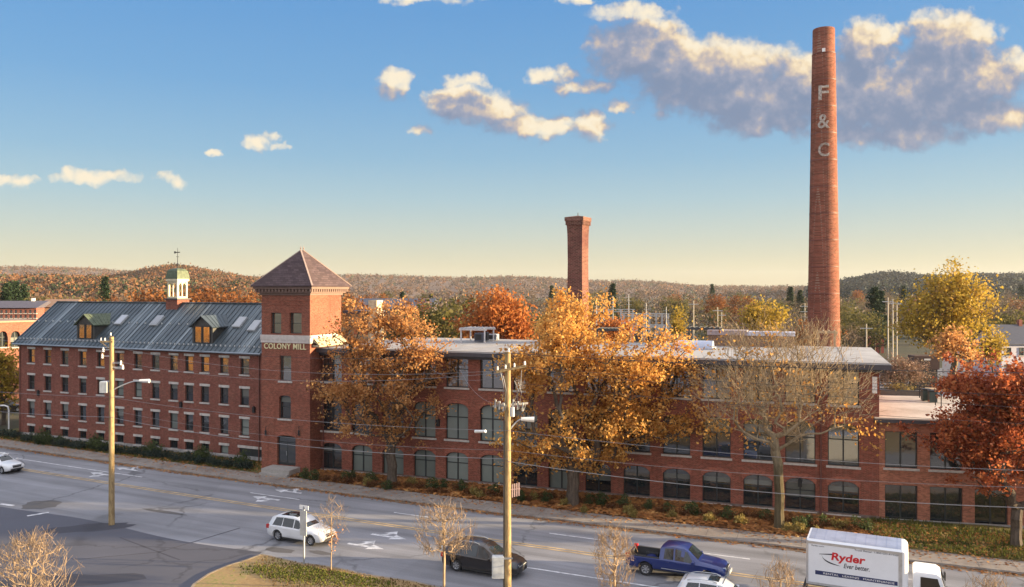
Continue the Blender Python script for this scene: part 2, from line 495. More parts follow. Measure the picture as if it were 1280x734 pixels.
def bark(name, c1, c2):
    m, t, b = mat_new(name)
    co = t.n('ShaderNodeTexCoord').outputs['Object']
    f = t.noise(t.v('MULTIPLY', co, (7, 7, 1.6)), 1.0, 5, .7)
    t.put(b.inputs['Base Color'], t.mix(t.step(f, .3, .7), c1 + (1,), c2 + (1,)))
    b.inputs['Roughness'].default_value = .9; b.inputs['Specular IOR Level'].default_value = .2
    bu = t.n('ShaderNodeBump'); bu.inputs['Strength'].default_value = .5; bu.inputs['Distance'].default_value = .03
    t.put(bu.inputs['Height'], f); t.L.new(bu.outputs[0], b.inputs['Normal'])
    return m

BR_WING = brick('brick_wing', (.208, .059, .043))
BR_MAIN = brick('brick_main', (.240, .060, .038))
BR_TOWER = brick('brick_tower', (.25, .068, .041))
BR_ANNEX = brick('brick_annex', (.40, .145, .085))
BR_STACK = brick('brick_stack', (.228, .070, .044), size=2.0, stain=.5)
BR_STACK2 = brick('brick_sooty', (.140, .050, .042), size=2.0, stain=.6)
STONE = plain('pale_stone', (.46, .42, .38), .85, var=.2)
GRANITE = plain('grey_granite', (.30, .29, .28), .85, var=.25)
CONC = ground_mat('concrete', [(0, (.22, .20, .18)), (.5, (.30, .275, .25)), (1, (.38, .35, .32))], .5, fine=5, finew=.5)
FRAME = plain('dark_frame', (.020, .024, .026), .5)
GLASS = glassy('window_glass', (.018, .024, .028), ior=1.9)
GLASS_T = glassy('upper_window_glass', (.03, .032, .03), wob=.03, ior=3.6)
BLIND = glassy('window_glass_with_blind', (.17, .19, .17), rough=.10, spec=.6)
CARGLASS = glassy('car_glass', (.012, .018, .022), rough=.03, spec=.7, wob=.0)
WOODTRIM = plain('white_trim', (.62, .58, .50), .6)
CREAM = plain('cream_paint', (.60, .53, .36), .55, var=.1)
COPPER = plain('green_copper', (.085, .105, .062), .6, metal=.2, var=.3)
IRON = plain('black_iron', (.025, .025, .027), .5, metal=.4)
DARKMETAL = plain('dark_fascia', (.055, .050, .060), .55)
STEEL = plain('galvanised_steel', (.42, .43, .44), .45, metal=.5)
WHITE_PAINT = plain('white_paint', (.78, .77, .75), .6)
YELLOW_PAINT = plain('yellow_paint', (.40, .285, .15), .8, var=.35, scale=1.2)
ROADWHITE = plain('road_white', (.52, .515, .53), .8, var=.32, scale=2.2)
POLEWOOD = bark('pole_wood', (.21, .145, .075), (.40, .29, .15))
WIREMAT = plain('wire', (.24, .235, .245), .5)
WIREDARK = plain('dark_wire', (.03, .03, .035), .6)
RUBBER = plain('tyre_rubber', (.018, .018, .02), .8)
RIM = plain('alloy_rim', (.46, .46, .48), .35, metal=.7)
BLACKPL = plain('black_plastic', (.02, .02, .022), .55)
HEADL = glassy('headlight_lens', (.55, .57, .60), rough=.08, wob=0)
TAILL = glassy('tail_light_lens', (.45, .02, .02), rough=.15, wob=0)

# ---------------------------------------------------------------- the site: lines of the street
def fit(px, deg=2):
    p = [g(x, y) for x, y in px]
    return np.polyfit([q.x for q in p], [q.y for q in p], deg)
PK = fit([(0,559),(170,581),(340,605),(490,623),(640,644),(940,685),(1165,706),(1280,714)])
PW = fit([(0,551),(170,572),(340,594),(490,613),(640,634),(940,669.6),(1165,691.6),(1280,702)])
PC = fit([(26.6,586.5),(170,609),(320,633),(530,662),(640,679),(746,693.6),(932,720)])
def kerbY(x): return float(np.polyval(PK, x))
def walkY(x): return float(np.polyval(PW, x))
def cenY(x): return float(np.polyval(PC, x))
def nearY(x): return cenY(x) - 10.0
def cen_dir(x):
    s = float(np.polyval(np.polyder(PC), x)); return Vector((1, s, 0)).normalized()
def strip(fa, fb, x0, x1, z, step=2.0, za=None):
    """sheet between two lines of the street"""
    mb = MB(); n = max(1, int((x1 - x0) / step)); xs = [x0 + (x1 - x0) * i / n for i in range(n + 1)]
    for a, b in zip(xs[:-1], xs[1:]):
        mb.poly((a, fa(a), z), (b, fa(b), z), (b, fb(b), z), (a, fb(a), z))
    return mb
def struct(o):
    o['kind'] = 'structure'; return o
ROADANG = math.atan2(cen_dir(-5).y, cen_dir(-5).x)

GROUND = ground_mat('open_ground', [(0, (.032, .032, .018)), (.45, (.050, .046, .024)), (.7, (.075, .060, .032)), (1, (.095, .076, .046))], .03, fine=.7)
mb = MB()
S = 9000
mb.poly((-S, -600, -.05), (S, -600, -.05), (S, S, -.05), (-S, S, -.05))
struct(mb.build('ground', GROUND))

ROADM = asphalt('road_asphalt', (.205, .203, .218), ROADANG)
struct(strip(nearY, lambda x: kerbY(x) - .0, -150, 110, 0.0).build('road', ROADM))
# gutter of trodden grit along the kerb
GRIT = ground_mat('gutter_grit', [(0, (.10, .075, .055)), (.5, (.17, .125, .09)), (1, (.26, .21, .16))], .9, fine=9, finew=.6)
struct(strip(lambda x: kerbY(x) - .55 - .2 * math.sin(x * .9) * math.sin(x * .23), lambda x: kerbY(x) + .02, -150, 110, .004, .7).build('gutter', GRIT))
# kerb and pavement
mb = MB()
xs = [-150 + i * 2.0 for i in range(131)]
for a, b in zip(xs[:-1], xs[1:]):
    for f0, f1, z0, z1 in ((0, .16, 0, .13),):
        p = [(a, kerbY(a) + f0), (b, kerbY(b) + f0), (b, kerbY(b) + f1), (a, kerbY(a) + f1)]
        mb.poly((*p[0], z0), (*p[1], z0), (*p[1], z1), (*p[0], z1)); mb.poly(*[(q[0], q[1], z1) for q in p])
struct(mb.build('kerb', ground_mat('kerb_granite', [(0, (.16, .13, .11)), (1, (.36, .33, .30))], 1.2, fine=8)))
PAVE = ground_mat('pavement_concrete', [(0, (.17, .14, .125)), (.5, (.245, .21, .185)), (1, (.32, .285, .255))], .35, fine=4, finew=.45)
struct(strip(lambda x: kerbY(x) + .16, walkY, -150, 110, .125).build('pavement', PAVE))
mb = MB()
for i in range(-74, 55):
    x = i * 1.9
    d = Vector((.35, .94, 0)); a = Vector((x, kerbY(x) + .2, .129)); L = (walkY(x) - kerbY(x)) / .94 - .3
    t = Vector((.94, -.35, 0)) * .012
    mb.poly(a - t, a + t, a + t + d * L, a - t + d * L)
struct(mb.build('pavement_joints', plain('joint', (.10, .085, .075), .9)))

# road markings
def follow(f, x0, x1, w, z=.008, step=1.5):
    return strip(lambda x: f(x) - w / 2, lambda x: f(x) + w / 2, x0, x1, z, step)
mb = follow(lambda x: cenY(x) - .20, -150, 110, .20); m2 = follow(lambda x: cenY(x) + .20, -150, 110, .20)
mb.add(m2.V, m2.F)
struct(mb.build('centre_line', YELLOW_PAINT))
mb = MB()
def far_lane(x): return (cenY(x) + kerbY(x)) / 2 - .1
for x0, x1 in ((-50, -33.5), (-21.9, -17.2), (-9.0, -6.2), (2.6, 6.0), (12, 15), (22, 25)):
    m2 = follow(far_lane, x0, x1, .17); mb.add(m2.V, m2.F)
def near_lane(x): return cenY(x) - 4.35
for x0, x1 in ((-1.5, 11), (-60, -48), (18, 40)):
    m2 = follow(near_lane, x0, x1, .17); mb.add(m2.V, m2.F)
a = g(0, 630, .008); b = g(17, 632, .008); c = g(34, 645, .008); d = g(61, 640.5, .008)
mb.obox(a, b, .3, .004); mb.obox(c, d, .3, .004)
struct(mb.build('lane_lines', ROADWHITE))
def arrow(mb, p, dr, turn=1, s=1.0, z=.009):
    n = Vector((-dr.y, dr.x, 0)) * turn
    q = lambda a, b: p + dr * (a * s) + n * (b * s) + Vector((0, 0, z))
    mb.poly(q(-1.7, -.17), q(.35, -.17), q(.35, .17), q(-1.7, .17))
    mb.poly(q(.35, -.60), q(1.7, 0), q(.35, .60))
    mb.poly(q(-.9, .17), q(-.45, .17), q(-.1, .75), q(-.5, .75))
    mb.poly(q(-.95, .75), q(.3, .75), q(-.1, 1.5))
mb = MB()
for px, py, s, t in ((457, 683, 1, 1), (486, 671, 1, 1), (332, 623, -1, 1), (360, 614.5, -1, -1), (126, 592.6, -1, 1), (158, 586.5, -1, -1)):
    p = g(px, py); arrow(mb, p, cen_dir(p.x) * s, t, .84)
struct(mb.build('lane_arrows', ROADWHITE))
# utility patches, an old trench and a sunken drain
mb = MB()
PATCH = asphalt('patch_asphalt', (.145, .135, .135), 0.4, lane=False)
def blob(mb, c, rx, ry, ang, z, n=18, jag=.25, seed=0):
    r_ = random.Random(seed); pts = []
    for k in range(n):
        t = 2 * math.pi * k / n; q = 1 - jag * r_.random()
        x, y = rx * q * math.cos(t), ry * q * math.sin(t)
        pts.append((c.x + x * math.cos(ang) - y * math.sin(ang), c.y + x * math.sin(ang) + y * math.cos(ang), z))
    mb.poly(*pts)
blob(mb, g(52, 631), 1.7, 1.5, ROADANG, .005, seed=1)
blob(mb, g(350, 688), 1.3, .5, ROADANG, .005, seed=2); blob(mb, g(400, 691), 1.0, .35, ROADANG, .005, seed=3)
blob(mb, g(205, 640), 2.5, .30, ROADANG, .005, seed=4)
struct(mb.build('road_patches', PATCH))

# car park on the near side and the grass island
LOTM = asphalt('car_park_asphalt', (.125, .125, .152), R(25), lane=False)
pts = [(x, nearY(x) + .40 + (.35 * math.sin(x * .35))) for x in np.linspace(-110, -16.2, 60)]
isl_l = [g(308, 702), g(285, 709), g(262, 719), g(243, 732), g(232, 748), g(226, 770)]
lot = pts + [(p.x + .4, p.y) for p in isl_l] + [(-13, 10), (-13, -40), (-110, -40)]
mb = MB(); mb.poly(*[(x, y, .006) for x, y in lot])
struct(mb.build('car_park', LOTM))
mb = MB()
blob(mb, g(110, 660), 3.4, 1.1, R(15), .010, seed=8); blob(mb, g(60, 728), 6, 1.2, R(10), .010, seed=9)
for a, b in (((90, 700), (200, 690)), ((200, 690), (300, 660)), ((150, 672), (225, 700))):
    mb.obox(g(*a, .008), g(*b, .008), .10, .004)
struct(mb.build('car_park_seams', asphalt('seal_asphalt', (.08, .078, .095), R(25), lane=False)))
ISLAND = ground_mat('dry_lawn', [(0, (.16, .105, .045)), (.4, (.27, .175, .08)), (.62, (.31, .21, .10)), (.85, (.19, .19, .055)), (1, (.13, .19, .04))], .13, fine=3.5, finew=.45, bump=.6)
edge = [(p.x, p.y) for p in reversed(isl_l)] + [(x, nearY(x) - .12 - .15 * math.sin(x * 1.3)) for x in np.linspace(-16.0, 70, 60)]
mb = MB()
inner = [(-12.5, 10)] + edge + [(70, -40), (-12.5, -40)]
mb.prism(inner, -.03, .10)
struct(mb.build('grass_island', ISLAND))
mb = MB()
for a, b in zip(edge[:-1], edge[1:]):
    mb.obox((a[0], a[1], .055), (b[0], b[1], .055), .16, .115)
struct(mb.build('island_kerb', ground_mat('island_kerb_mix', [(0, (.16, .12, .08)), (1, (.33, .27, .20))], 1.0, fine=7)))

# ---- the mill's street front: strips of ground between the pavement and the walls
BEDM = ground_mat('bark_mulch', [(0, (.060, .034, .022)), (.4, (.14, .068, .035)), (.7, (.26, .125, .050)), (1, (.34, .19, .085))], .9, fine=8, finew=.6, bump=1.0)
VERGE = ground_mat('autumn_grass', [(0, (.055, .065, .018)), (.5, (.095, .085, .028)), (.8, (.17, .115, .04)), (1, (.22, .14, .05))], .5, fine=6, finew=.55, bump=.8)
def groundstrip(name, x0, x1, depth, m, z=.13, amp=.05):
    mb = MB(); n = int((x1 - x0) / .8); k = 8; P = []
    for i in range(n + 1):
        x = x0 + (x1 - x0) * i / n
        for j in range(k + 1):
            P.append((x + j / k * depth * .36, walkY(x) + j / k * depth * .93, z + (rnd.random() * amp if 0 < j < k else 0)))
    mb.add(P, [(i*(k+1)+j, (i+1)*(k+1)+j, (i+1)*(k+1)+j+1, i*(k+1)+j+1) for i in range(n) for j in range(k)])
    return struct(mb.build(name, m, smooth=True))
groundstrip('grass_verge', -62, -23.4, 9.0, VERGE)
groundstrip('planting_bed', -23.4, 23.2, 9.0, BEDM)
groundstrip('lawn', 23.2, 70, 8.0, VERGE)

def scatter(name, n, where, size, m, flat=True, seed=1, h=.1):
    """many loose leaves or blades as one object of stuff"""
    r_ = np.random.RandomState(seed)
    c = where(r_, n); n = len(c)
    s = size * (.6 + .8 * r_.rand(n))
    th = r_.rand(n) * 6.283
    if flat:
        ux = np.stack([np.cos(th), np.sin(th), (r_.rand(n) - .5) * .7], 1)
        uy = np.stack([-np.sin(th), np.cos(th), (r_.rand(n) - .5) * .7], 1)
        v = np.stack([c - ux * s[:, None] / 2 - uy * s[:, None] / 2, c + ux * s[:, None] / 2 - uy * s[:, None] / 2,
                      c + ux * s[:, None] / 2 + uy * s[:, None] / 2, c - ux * s[:, None] / 2 + uy * s[:, None] / 2], 1)
    else:
        ux = np.stack([np.cos(th), np.sin(th), np.zeros(n)], 1) * (.03 + .03 * r_.rand(n))[:, None]
        up = np.stack([(r_.rand(n) - .5) * .5, (r_.rand(n) - .5) * .5, np.ones(n)], 1) * (s * h / size)[:, None]
        v = np.stack([c - ux, c + ux, c + ux * .3 + up, c - ux * .3 + up], 1)
    o = inst(name, quads_mesh(name, v.reshape(-1, 3), m)); o['kind'] = 'stuff'
    return o
def in_strip(x0, x1, depth, z, bias=1.0, near=0.0):
    def f(r_, n):
        x = x0 + (x1 - x0) * r_.rand(n); t = near + (1 - near) * r_.rand(n) ** bias
        return np.stack([x + t * depth * .36, np.polyval(PW, x) + t * depth * .93, z + r_.rand(n) * .05], 1)
    return f
LITTER = leafmat('leaf_litter', [(0, (.09, .038, .02)), (.3, (.22, .088, .032)), (.6, (.38, .165, .055)), (.85, (.48, .25, .09)), (1, (.42, .30, .13))], .1, .6)
GRASSL = leafmat('grass_blades', [(0, (.045, .06, .014)), (.5, (.085, .095, .022)), (.8, (.14, .12, .035)), (1, (.21, .15, .05))], .3, .5)
scatter('fallen_leaves', 16000, in_strip(-23, 25, 6.0, .17, .9), .20, LITTER, seed=3)
scatter('leaves_on_verge', 3500, in_strip(-60, -23, 5, .16, .9), .16, LITTER, seed=4)
scatter('leaves_on_lawn', 5000, in_strip(24, 62, 6, .17, .8), .17, LITTER, seed=5)
scatter('lawn_grass', 12000, in_strip(24, 55, 7, .14), .2, GRASSL, False, seed=6, h=.16)
scatter('verge_grass', 9000, in_strip(-60, -24, 6, .14), .2, GRASSL, False, seed=7, h=.13)
def on_island(r_, n):
    x = -17 + 50 * r_.rand(n); y = 34 + 20 * r_.rand(n)
    ok = (y < np.polyval(PC, x) - 10.15) & (x > -15.9 + np.maximum(0, 49.5 - y) * .62)
    return np.stack([x, y, np.full(n, .10)], 1)[ok]
scatter('island_grass', 42000, on_island, .2, leafmat('dry_blades', [(0, (.12, .080, .035)), (.4, (.20, .13, .06)), (.7, (.25, .17, .08)), (1, (.12, .15, .04))], .3, .10), False, seed=8, h=.07)
def gutter_leaves(r_, n):
    x = -60 + 110 * r_.rand(n); t = r_.rand(n) ** 2
    return np.stack([x, np.polyval(PK, x) - .03 - t * .8, .012 + .02 * r_.rand(n)], 1)
scatter('gutter_leaves', 3500, gutter_leaves, .11, LITTER, seed=9)
def walk_leaves(r_, n):
    x = -60 + 110 * r_.rand(n); t = r_.rand(n) ** .5
    return np.stack([x, np.polyval(PK, x) + .2 + t * (np.polyval(PW, x) - np.polyval(PK, x)), .135 + .02 * r_.rand(n)], 1)
scatter('pavement_leaves', 2500, walk_leaves, .11, LITTER, seed=10)

def green_patch(r_, n):
    a = r_.rand(n) * 6.283; q = np.sqrt(r_.rand(n)); c = g(400, 722); x = c.x + 4.6 * q * np.cos(a) + .6 * r_.randn(n); y = c.y + 1.3 * q * np.sin(a) - .25 * (x - c.x) + .3 * r_.randn(n)
    ok = y < np.polyval(PC, x) - 10.6
    return np.stack([x, y, np.full(n, .10)], 1)[ok]
scatter('green_grass', 2800, green_patch, .2, leafmat('green_blades', [(0, (.08, .095, .02)), (.5, (.14, .155, .035)), (1, (.23, .20, .06))], .3, .3), False, seed=12, h=.09)

# ---------------------------------------------------------------- the mill
class Fr:
    """the upright plane of a street front, measured from two points of its foot"""
    def __init__(s, p0, p1):
        s.O = Vector((p0.x, p0.y, 0)); d = Vector((p1.x - p0.x, p1.y - p0.y, 0)); s.L = d.length
        s.ang = math.atan2(d.y, d.x); s.t = d.normalized(); s.n = Vector((-s.t.y, s.t.x, 0))
    def ray(s, px, py):
        o = Vector((0, 0, H)) - s.O; r = Vector(((px - CX) / FPX, 1, -(py - HY) / FPX))
        f = lambda v: Vector((v.dot(s.t), v.dot(s.n), v.z))
        return f(o), f(r)
    def hit(s, px, py, pt=(0, 0, 0), nrm=(0, 1, 0)):
        o, r = s.ray(px, py); n = Vector(nrm); k = (Vector(pt) - o).dot(n) / r.dot(n)
        return o + r * k
    def S(s, px, y=0.0): return s.hit(px, 500, (0, y, 0)).x
    def Z(s, px, py, y=0.0): return s.hit(px, py, (0, y, 0)).z
    def W(s, x, y, z): return s.O + s.t * x + s.n * y + Vector((0, 0, z))

def arch_z(s, s0, s1, spring, rise):
    u_ = (s - (s0 + s1) / 2) / ((s1 - s0) / 2)
    return spring + rise * math.sqrt(max(0.0, 1 - .85 * u_ * u_)) - rise * math.sqrt(.15) * (1 if rise else 0) * abs(u_) ** 6
def facade(mb, s0, s1, z0, z1, holes, y=0.0, rev=.22):
    xs = sorted({s0, s1} | {h[0] for h in holes} | {h[1] for h in holes})
    for a, b in zip(xs[:-1], xs[1:]):
        if b - a < 1e-5: continue
        cov = sorted([h for h in holes if h[0] <= a + 1e-6 and h[1] >= b - 1e-6], key=lambda h: h[2])
        z = z0
        for h in cov:
            if h[2] > z: mb.poly((a, y, z), (b, y, z), (b, y, h[2]), (a, y, h[2]))
            z = h[3]
        if z < z1: mb.poly((a, y, z), (b, y, z), (b, y, z1), (a, y, z1))
    for h in holes:
        a, b, zb, zt = h[:4]; rise = h[4] if len(h) > 4 else 0; sp = zt - rise
        mb.poly((a, y, zb), (a, y + rev, zb), (b, y + rev, zb), (b, y, zb))
        mb.poly((a, y, zb), (a, y, sp), (a, y + rev, sp), (a, y + rev, zb))
        mb.poly((b, y, zb), (b, y + rev, zb), (b, y + rev, sp), (b, y, sp))
        n = 8 if rise else 1
        px_ = [a + (b - a) * i / n for i in range(n + 1)]
        zz = [arch_z(q, a, b, sp, rise) if rise else zt for q in px_]
        if rise: zz[0] = zz[-1] = sp
        for i in range(n):
            mb.poly((px_[i], y, zz[i]), (px_[i+1], y, zz[i+1]), (px_[i+1], y + rev, zz[i+1]), (px_[i], y + rev, zz[i]))
            if rise: mb.poly((px_[i], y, zz[i]), (px_[i+1], y, zz[i+1]), (px_[i+1], y, zt), (px_[i], y, zt))
_wm = {}; BL_ = {}
BLINDM = glassy('drawn_blind', (.16, .165, .15), rough=.12, spec=.5, wob=.005)
rbl = random.Random(17)
ARCHB = brick('arch_brick', (.34, .095, .060))
def arch_mesh(ww, hh, rise, rev):
    key = ('arch', round(ww, 2), round(hh, 2), rise, rev)
    if key in _wm: return _wm[key]
    n = 11; mb = MB(); mb_x = -ww / 2; lo, hi = [], []
    for k in range(n + 1):
        x = -ww / 2 + ww * k / n; z = arch_z(x, -ww / 2, ww / 2, hh - rise, rise); xx = x * 1.02
        lo.append((xx, z + .012)); hi.append((x * 1.10, z + .36))
    for k in range(n):
        mb.extr([lo[k], lo[k+1], hi[k+1], hi[k]], -.03 - rev + .02, -rev + .02)
    _wm[key] = mb.mesh('brick_arch', ARCHB)
    return _wm[key]
def window_meshes(w_, h_, rise, style):
    key = (round(w_, 2), round(h_, 2), round(rise, 2), style)
    if key in _wm: return _wm[key]
    w_, h_ = key[0], key[1]; f = .07; a, b = -w_ / 2, w_ / 2
    mb = MB(); sp = h_ - rise
    mb.box(a, a + f, -.04, .05, 0, sp); mb.box(b - f, b, -.04, .05, 0, sp); mb.box(a + f, b - f, -.04, .05, 0, f)
    n = 8 if rise else 1
    xs_ = [a + (b - a) * i / n for i in range(n + 1)]
    zz = [arch_z(q, a, b, sp, rise) if rise else h_ for q in xs_]
    if rise: zz[0] = zz[-1] = sp
    for i in range(n):
        mb.extr([(xs_[i], zz[i] - f), (xs_[i+1], zz[i+1] - f), (xs_[i+1], zz[i+1]), (xs_[i], zz[i])], -.042, .052)
    if style == 'hung':
        mb.box(a + f, b - f, -.025, .045, h_ * .48, h_ * .48 + .06)
    elif style == 'mill':
        mb.box(-.055, .055, -.03, .045, f, h_ - f)
        for q in (.60,):
            mb.box(a + f, -.055, -.02, .045, h_ * q, h_ * q + .07); mb.box(.055, b - f, -.02, .045, h_ * q, h_ * q + .07)
    elif style == 'pair':
        mb.box(-.05, .05, -.03, .045, f, h_ - f)
    mf = mb.mesh('window', FRAME)
    mp = MB()
    pts = [(a + .02, 0.0), (b - .02, 0.0)] + [(x_, z_ - .02) for x_, z_ in reversed(list(zip(xs_, zz)))]
    mp.poly(*[(x_, .03, z_) for x_, z_ in pts])
    mg = [mp.mesh('pane', m_) for m_ in (GLASS, GLASS_T, BLIND)]
    bl = [MB() for _ in range(2)]
    for q_, k_ in zip(bl, (.45, .72)): q_.poly((a + .05, .018, h_ * k_ - rise * .3), (b - .05, .018, h_ * k_ - rise * .3), (b - .05, .018, h_ - rise - .03), (a + .05, .018, h_ - rise - .03))
    BL_[key] = [q_.mesh('blind', BLINDM) for q_ in bl]
    ms = MB(); ms.box(a - .12, b + .12, -.30, .02, -.16, -.003)
    ml = MB(); ml.box(a - .14, b + .14, -.235, -.02, h_ + .002, h_ + .24)
    _wm[key] = (mf, mg, ms.mesh('sill', STONE), ml.mesh('lintel', STONE))
    return _wm[key]
def window(root, s, z, w_, h_, rise=0.0, style='hung', glass=0, lintel=True, sill=True, y=0.0, rev=.22, rz=0.0, arch=False):
    mf, mg, ms, ml = window_meshes(w_, h_, rise, style)
    o = inst('window', mf, root, (s, y + rev - .02, z), rz)
    inst('pane', mg[glass], o)
    if style in ('hung', 'mill') and glass == 0 and rbl.random() < .42: inst('blind', BL_[(round(w_, 2), round(h_, 2), round(rise, 2), style)][rbl.randrange(2)], o)
    if sill: inst('sill', ms, o, (0, .22 - rev, 0))
    if arch: inst('brick_arch', arch_mesh(round(w_, 2), round(h_, 2), rise, rev), o)
    if lintel: inst('lintel', ml, o, (0, .22 - rev, 0))
    return o

def metal_roof(name, c, streak):
    m, t, b = mat_new(name)
    co = t.n('ShaderNodeTexCoord').outputs['Object']
    f1 = t.noise(t.v('MULTIPLY', co, (1.0, .03, .03)), .55, 5, .75)
    f2 = t.noise(co, .5, 5, .6)
    col = t.mix(t.step(f2, .3, .7), tuple(x * .75 for x in c) + (1,), tuple(x * 1.2 for x in c) + (1,))
    col = t.mix(t.m('MULTIPLY', t.step(f1, .52, .70), .85), col, streak + (1,))
    t.put(b.inputs['Base Color'], col)
    b.inputs['Roughness'].default_value = .42; b.inputs['Metallic'].default_value = .25
    b.inputs['Specular IOR Level'].default_value = .5
    return m
ROOFM = metal_roof('standing_seam_roof', (.070, .090, .104), (.30, .34, .36))

# ---- west wing: four storeys under a standing seam roof
fw = Fr(g(24, 545), g(326, 578.5))
wing = empty('brick_mill_wing', fw.O, fw.ang, 'long four storey brick mill wing with grey metal roof, dormers and cupola', 'mill')
LW = fw.L + .4
zeL, zeR = fw.Z(24, 430), fw.Z(326, 440.5)
ZE = (zeL + zeR) / 2 + .36
rl = fw.hit(75, 378, (0, 0, 0), (1, 0, 0)); HALF = max(4.6, min(6.5, rl.y))
rr = fw.hit(200, 378.6, (0, HALF, 0)); ZR = rr.z
WDEP = 2 * HALF
cols = [39.2, 59.7, 81.1, 103.5, 126, 149.9, 172.5, 194.4, 217.2, 236.4, 256.1, 280.2, 305.8]
def lin2(xa, ya, xb, yb): return lambda x: ya + (yb - ya) * (x - xa) / (xb - xa)
rows = [((59.7, 436.8, 454.7), (305.8, 448.8, 468.3)), ((59.7, 469.9, 488), (305.8, 486.4, 507.1)),
        ((59.7, 503, 521.8), (305.8, 524.5, 544.7)), ((59.7, 533.8, 543.5), (280.2, 557.5, 567.5))]
holes = []; wspec = []
for ri, (l, r_) in enumerate(rows):
    zt = (fw.Z(l[0], l[1]) + fw.Z(r_[0], r_[1])) / 2; zb = (fw.Z(l[0], l[2]) + fw.Z(r_[0], r_[2])) / 2
    for ci, px in enumerate(cols):
        s = fw.S(px); ww = 1.08
        if ri == 3 and ci == 12:
            continue
        holes.append((s - ww / 2, s + ww / 2, zb, zt)); wspec.append((s, zb, ww, zt - zb, ri, ci))
s = fw.S(313); zt = fw.Z(313, 561); holes.append((s - 1.4, s + 1.6, .15, zt))
mb = MB()
facade(mb, 0, LW, -.3, ZE, holes)
mb.poly((0, WDEP, -.3), (0, 0, -.3), (0, 0, ZE), (0, HALF, ZR - .15), (0, WDEP, ZE))
mb.poly((LW, 0, -.3), (LW, WDEP, -.3), (LW, WDEP, ZE), (LW, HALF, ZR - .15), (LW, 0, ZE))
mb.poly((LW, WDEP, -.3), (0, WDEP, -.3), (0, WDEP, ZE), (LW, WDEP, ZE))
mb.build('wall', BR_WING, wing)
mb = MB(); mb.box(-.05, LW, -.06, .20, -.3, .5); mb.build('plinth', GRANITE, wing)
rg = random.Random(3)
for s, zb, ww, hh, ri, ci in wspec:
    o = window(wing, s, zb, ww, hh, 0, 'hung' if ri < 3 else 'none', 1 if ri == 0 else (2 if rg.random() < .12 else 0))
s = fw.S(313)
mb = MB(); mb.box(s - 1.4, s + 1.6, .12, .18, .15, zt); mb.box(s + .02, s + .10, .08, .12, .2, zt - .05); mb.build('loading_door', FRAME, wing)
mb = MB(); mb.box(s - 1.6, s + 1.75, -.03, .1, zt + .004, zt + .26); mb.build('door_lintel', STONE, wing)
# roof
OV = .45; SL = (ZR - ZE) / HALF
def roof_z(y): return ZE + .02 + SL * min(y, WDEP - y)
mb = MB()
E = roof_z(-OV)
th = .16
mb.add([(-.35, -OV, E), (LW, -OV, E), (LW, HALF, ZR), (-.35, HALF, ZR), (LW, WDEP + OV, E), (-.35, WDEP + OV, E),
        (-.35, -OV, E - th), (LW, -OV, E - th), (LW, HALF, ZR - th), (-.35, HALF, ZR - th), (LW, WDEP + OV, E - th), (-.35, WDEP + OV, E - th)],
       [(0, 1, 2, 3), (3, 2, 4, 5), (6, 9, 8, 7), (9, 11, 10, 8), (0, 6, 7, 1), (5, 4, 10, 11), (0, 3, 9, 6), (3, 5, 11, 9), (1, 7, 8, 2), (2, 8, 10, 4)])
n = int(LW / .62)
for i in range(n + 1):
    x = -.3 + i * .62
    if x < LW - .1:
        mb.obox((x, -OV, E + .03), (x, HALF, ZR + .03), .045, .07); mb.obox((x, HALF, ZR + .03), (x, WDEP + OV, E + .03), .045, .07)
mb.obox((-.35, HALF, ZR + .05), (LW, HALF, ZR + .05), .30, .10)
mb.obox((-.38, -OV, E + .03), (-.38, HALF, ZR + .03), .16, .14)
mb.cur = 1
y_ = HALF * .47
for i in range(int(LW / .62)):
    x = i * .62
    for yy in (y_, .12):
        if yy == y_ and i % 2: continue
        z_ = roof_z(yy)
        mb.box(x - .07, x + .07, yy - .05, yy + .05, z_ + .02, z_ + .20)
roof = mb.build('roof', [ROOFM, plain('snow_guard_metal', (.50, .52, .53), .4, metal=.3)], wing)
mb = MB()
mb.tube([(-.4, -OV - .07, E - .05), (LW, -OV - .07, E - .05)], .085, 8)
mb.build('gutter', plain('gutter_metal', (.26, .29, .32), .4, metal=.4), wing)
def on_roof(px, py): return fw.hit(px, py, (0, 0, ZE + .02), (0, -SL, 1))
DORM = plain('dark_dormer_cladding', (.050, .047, .042), .6, var=.25)
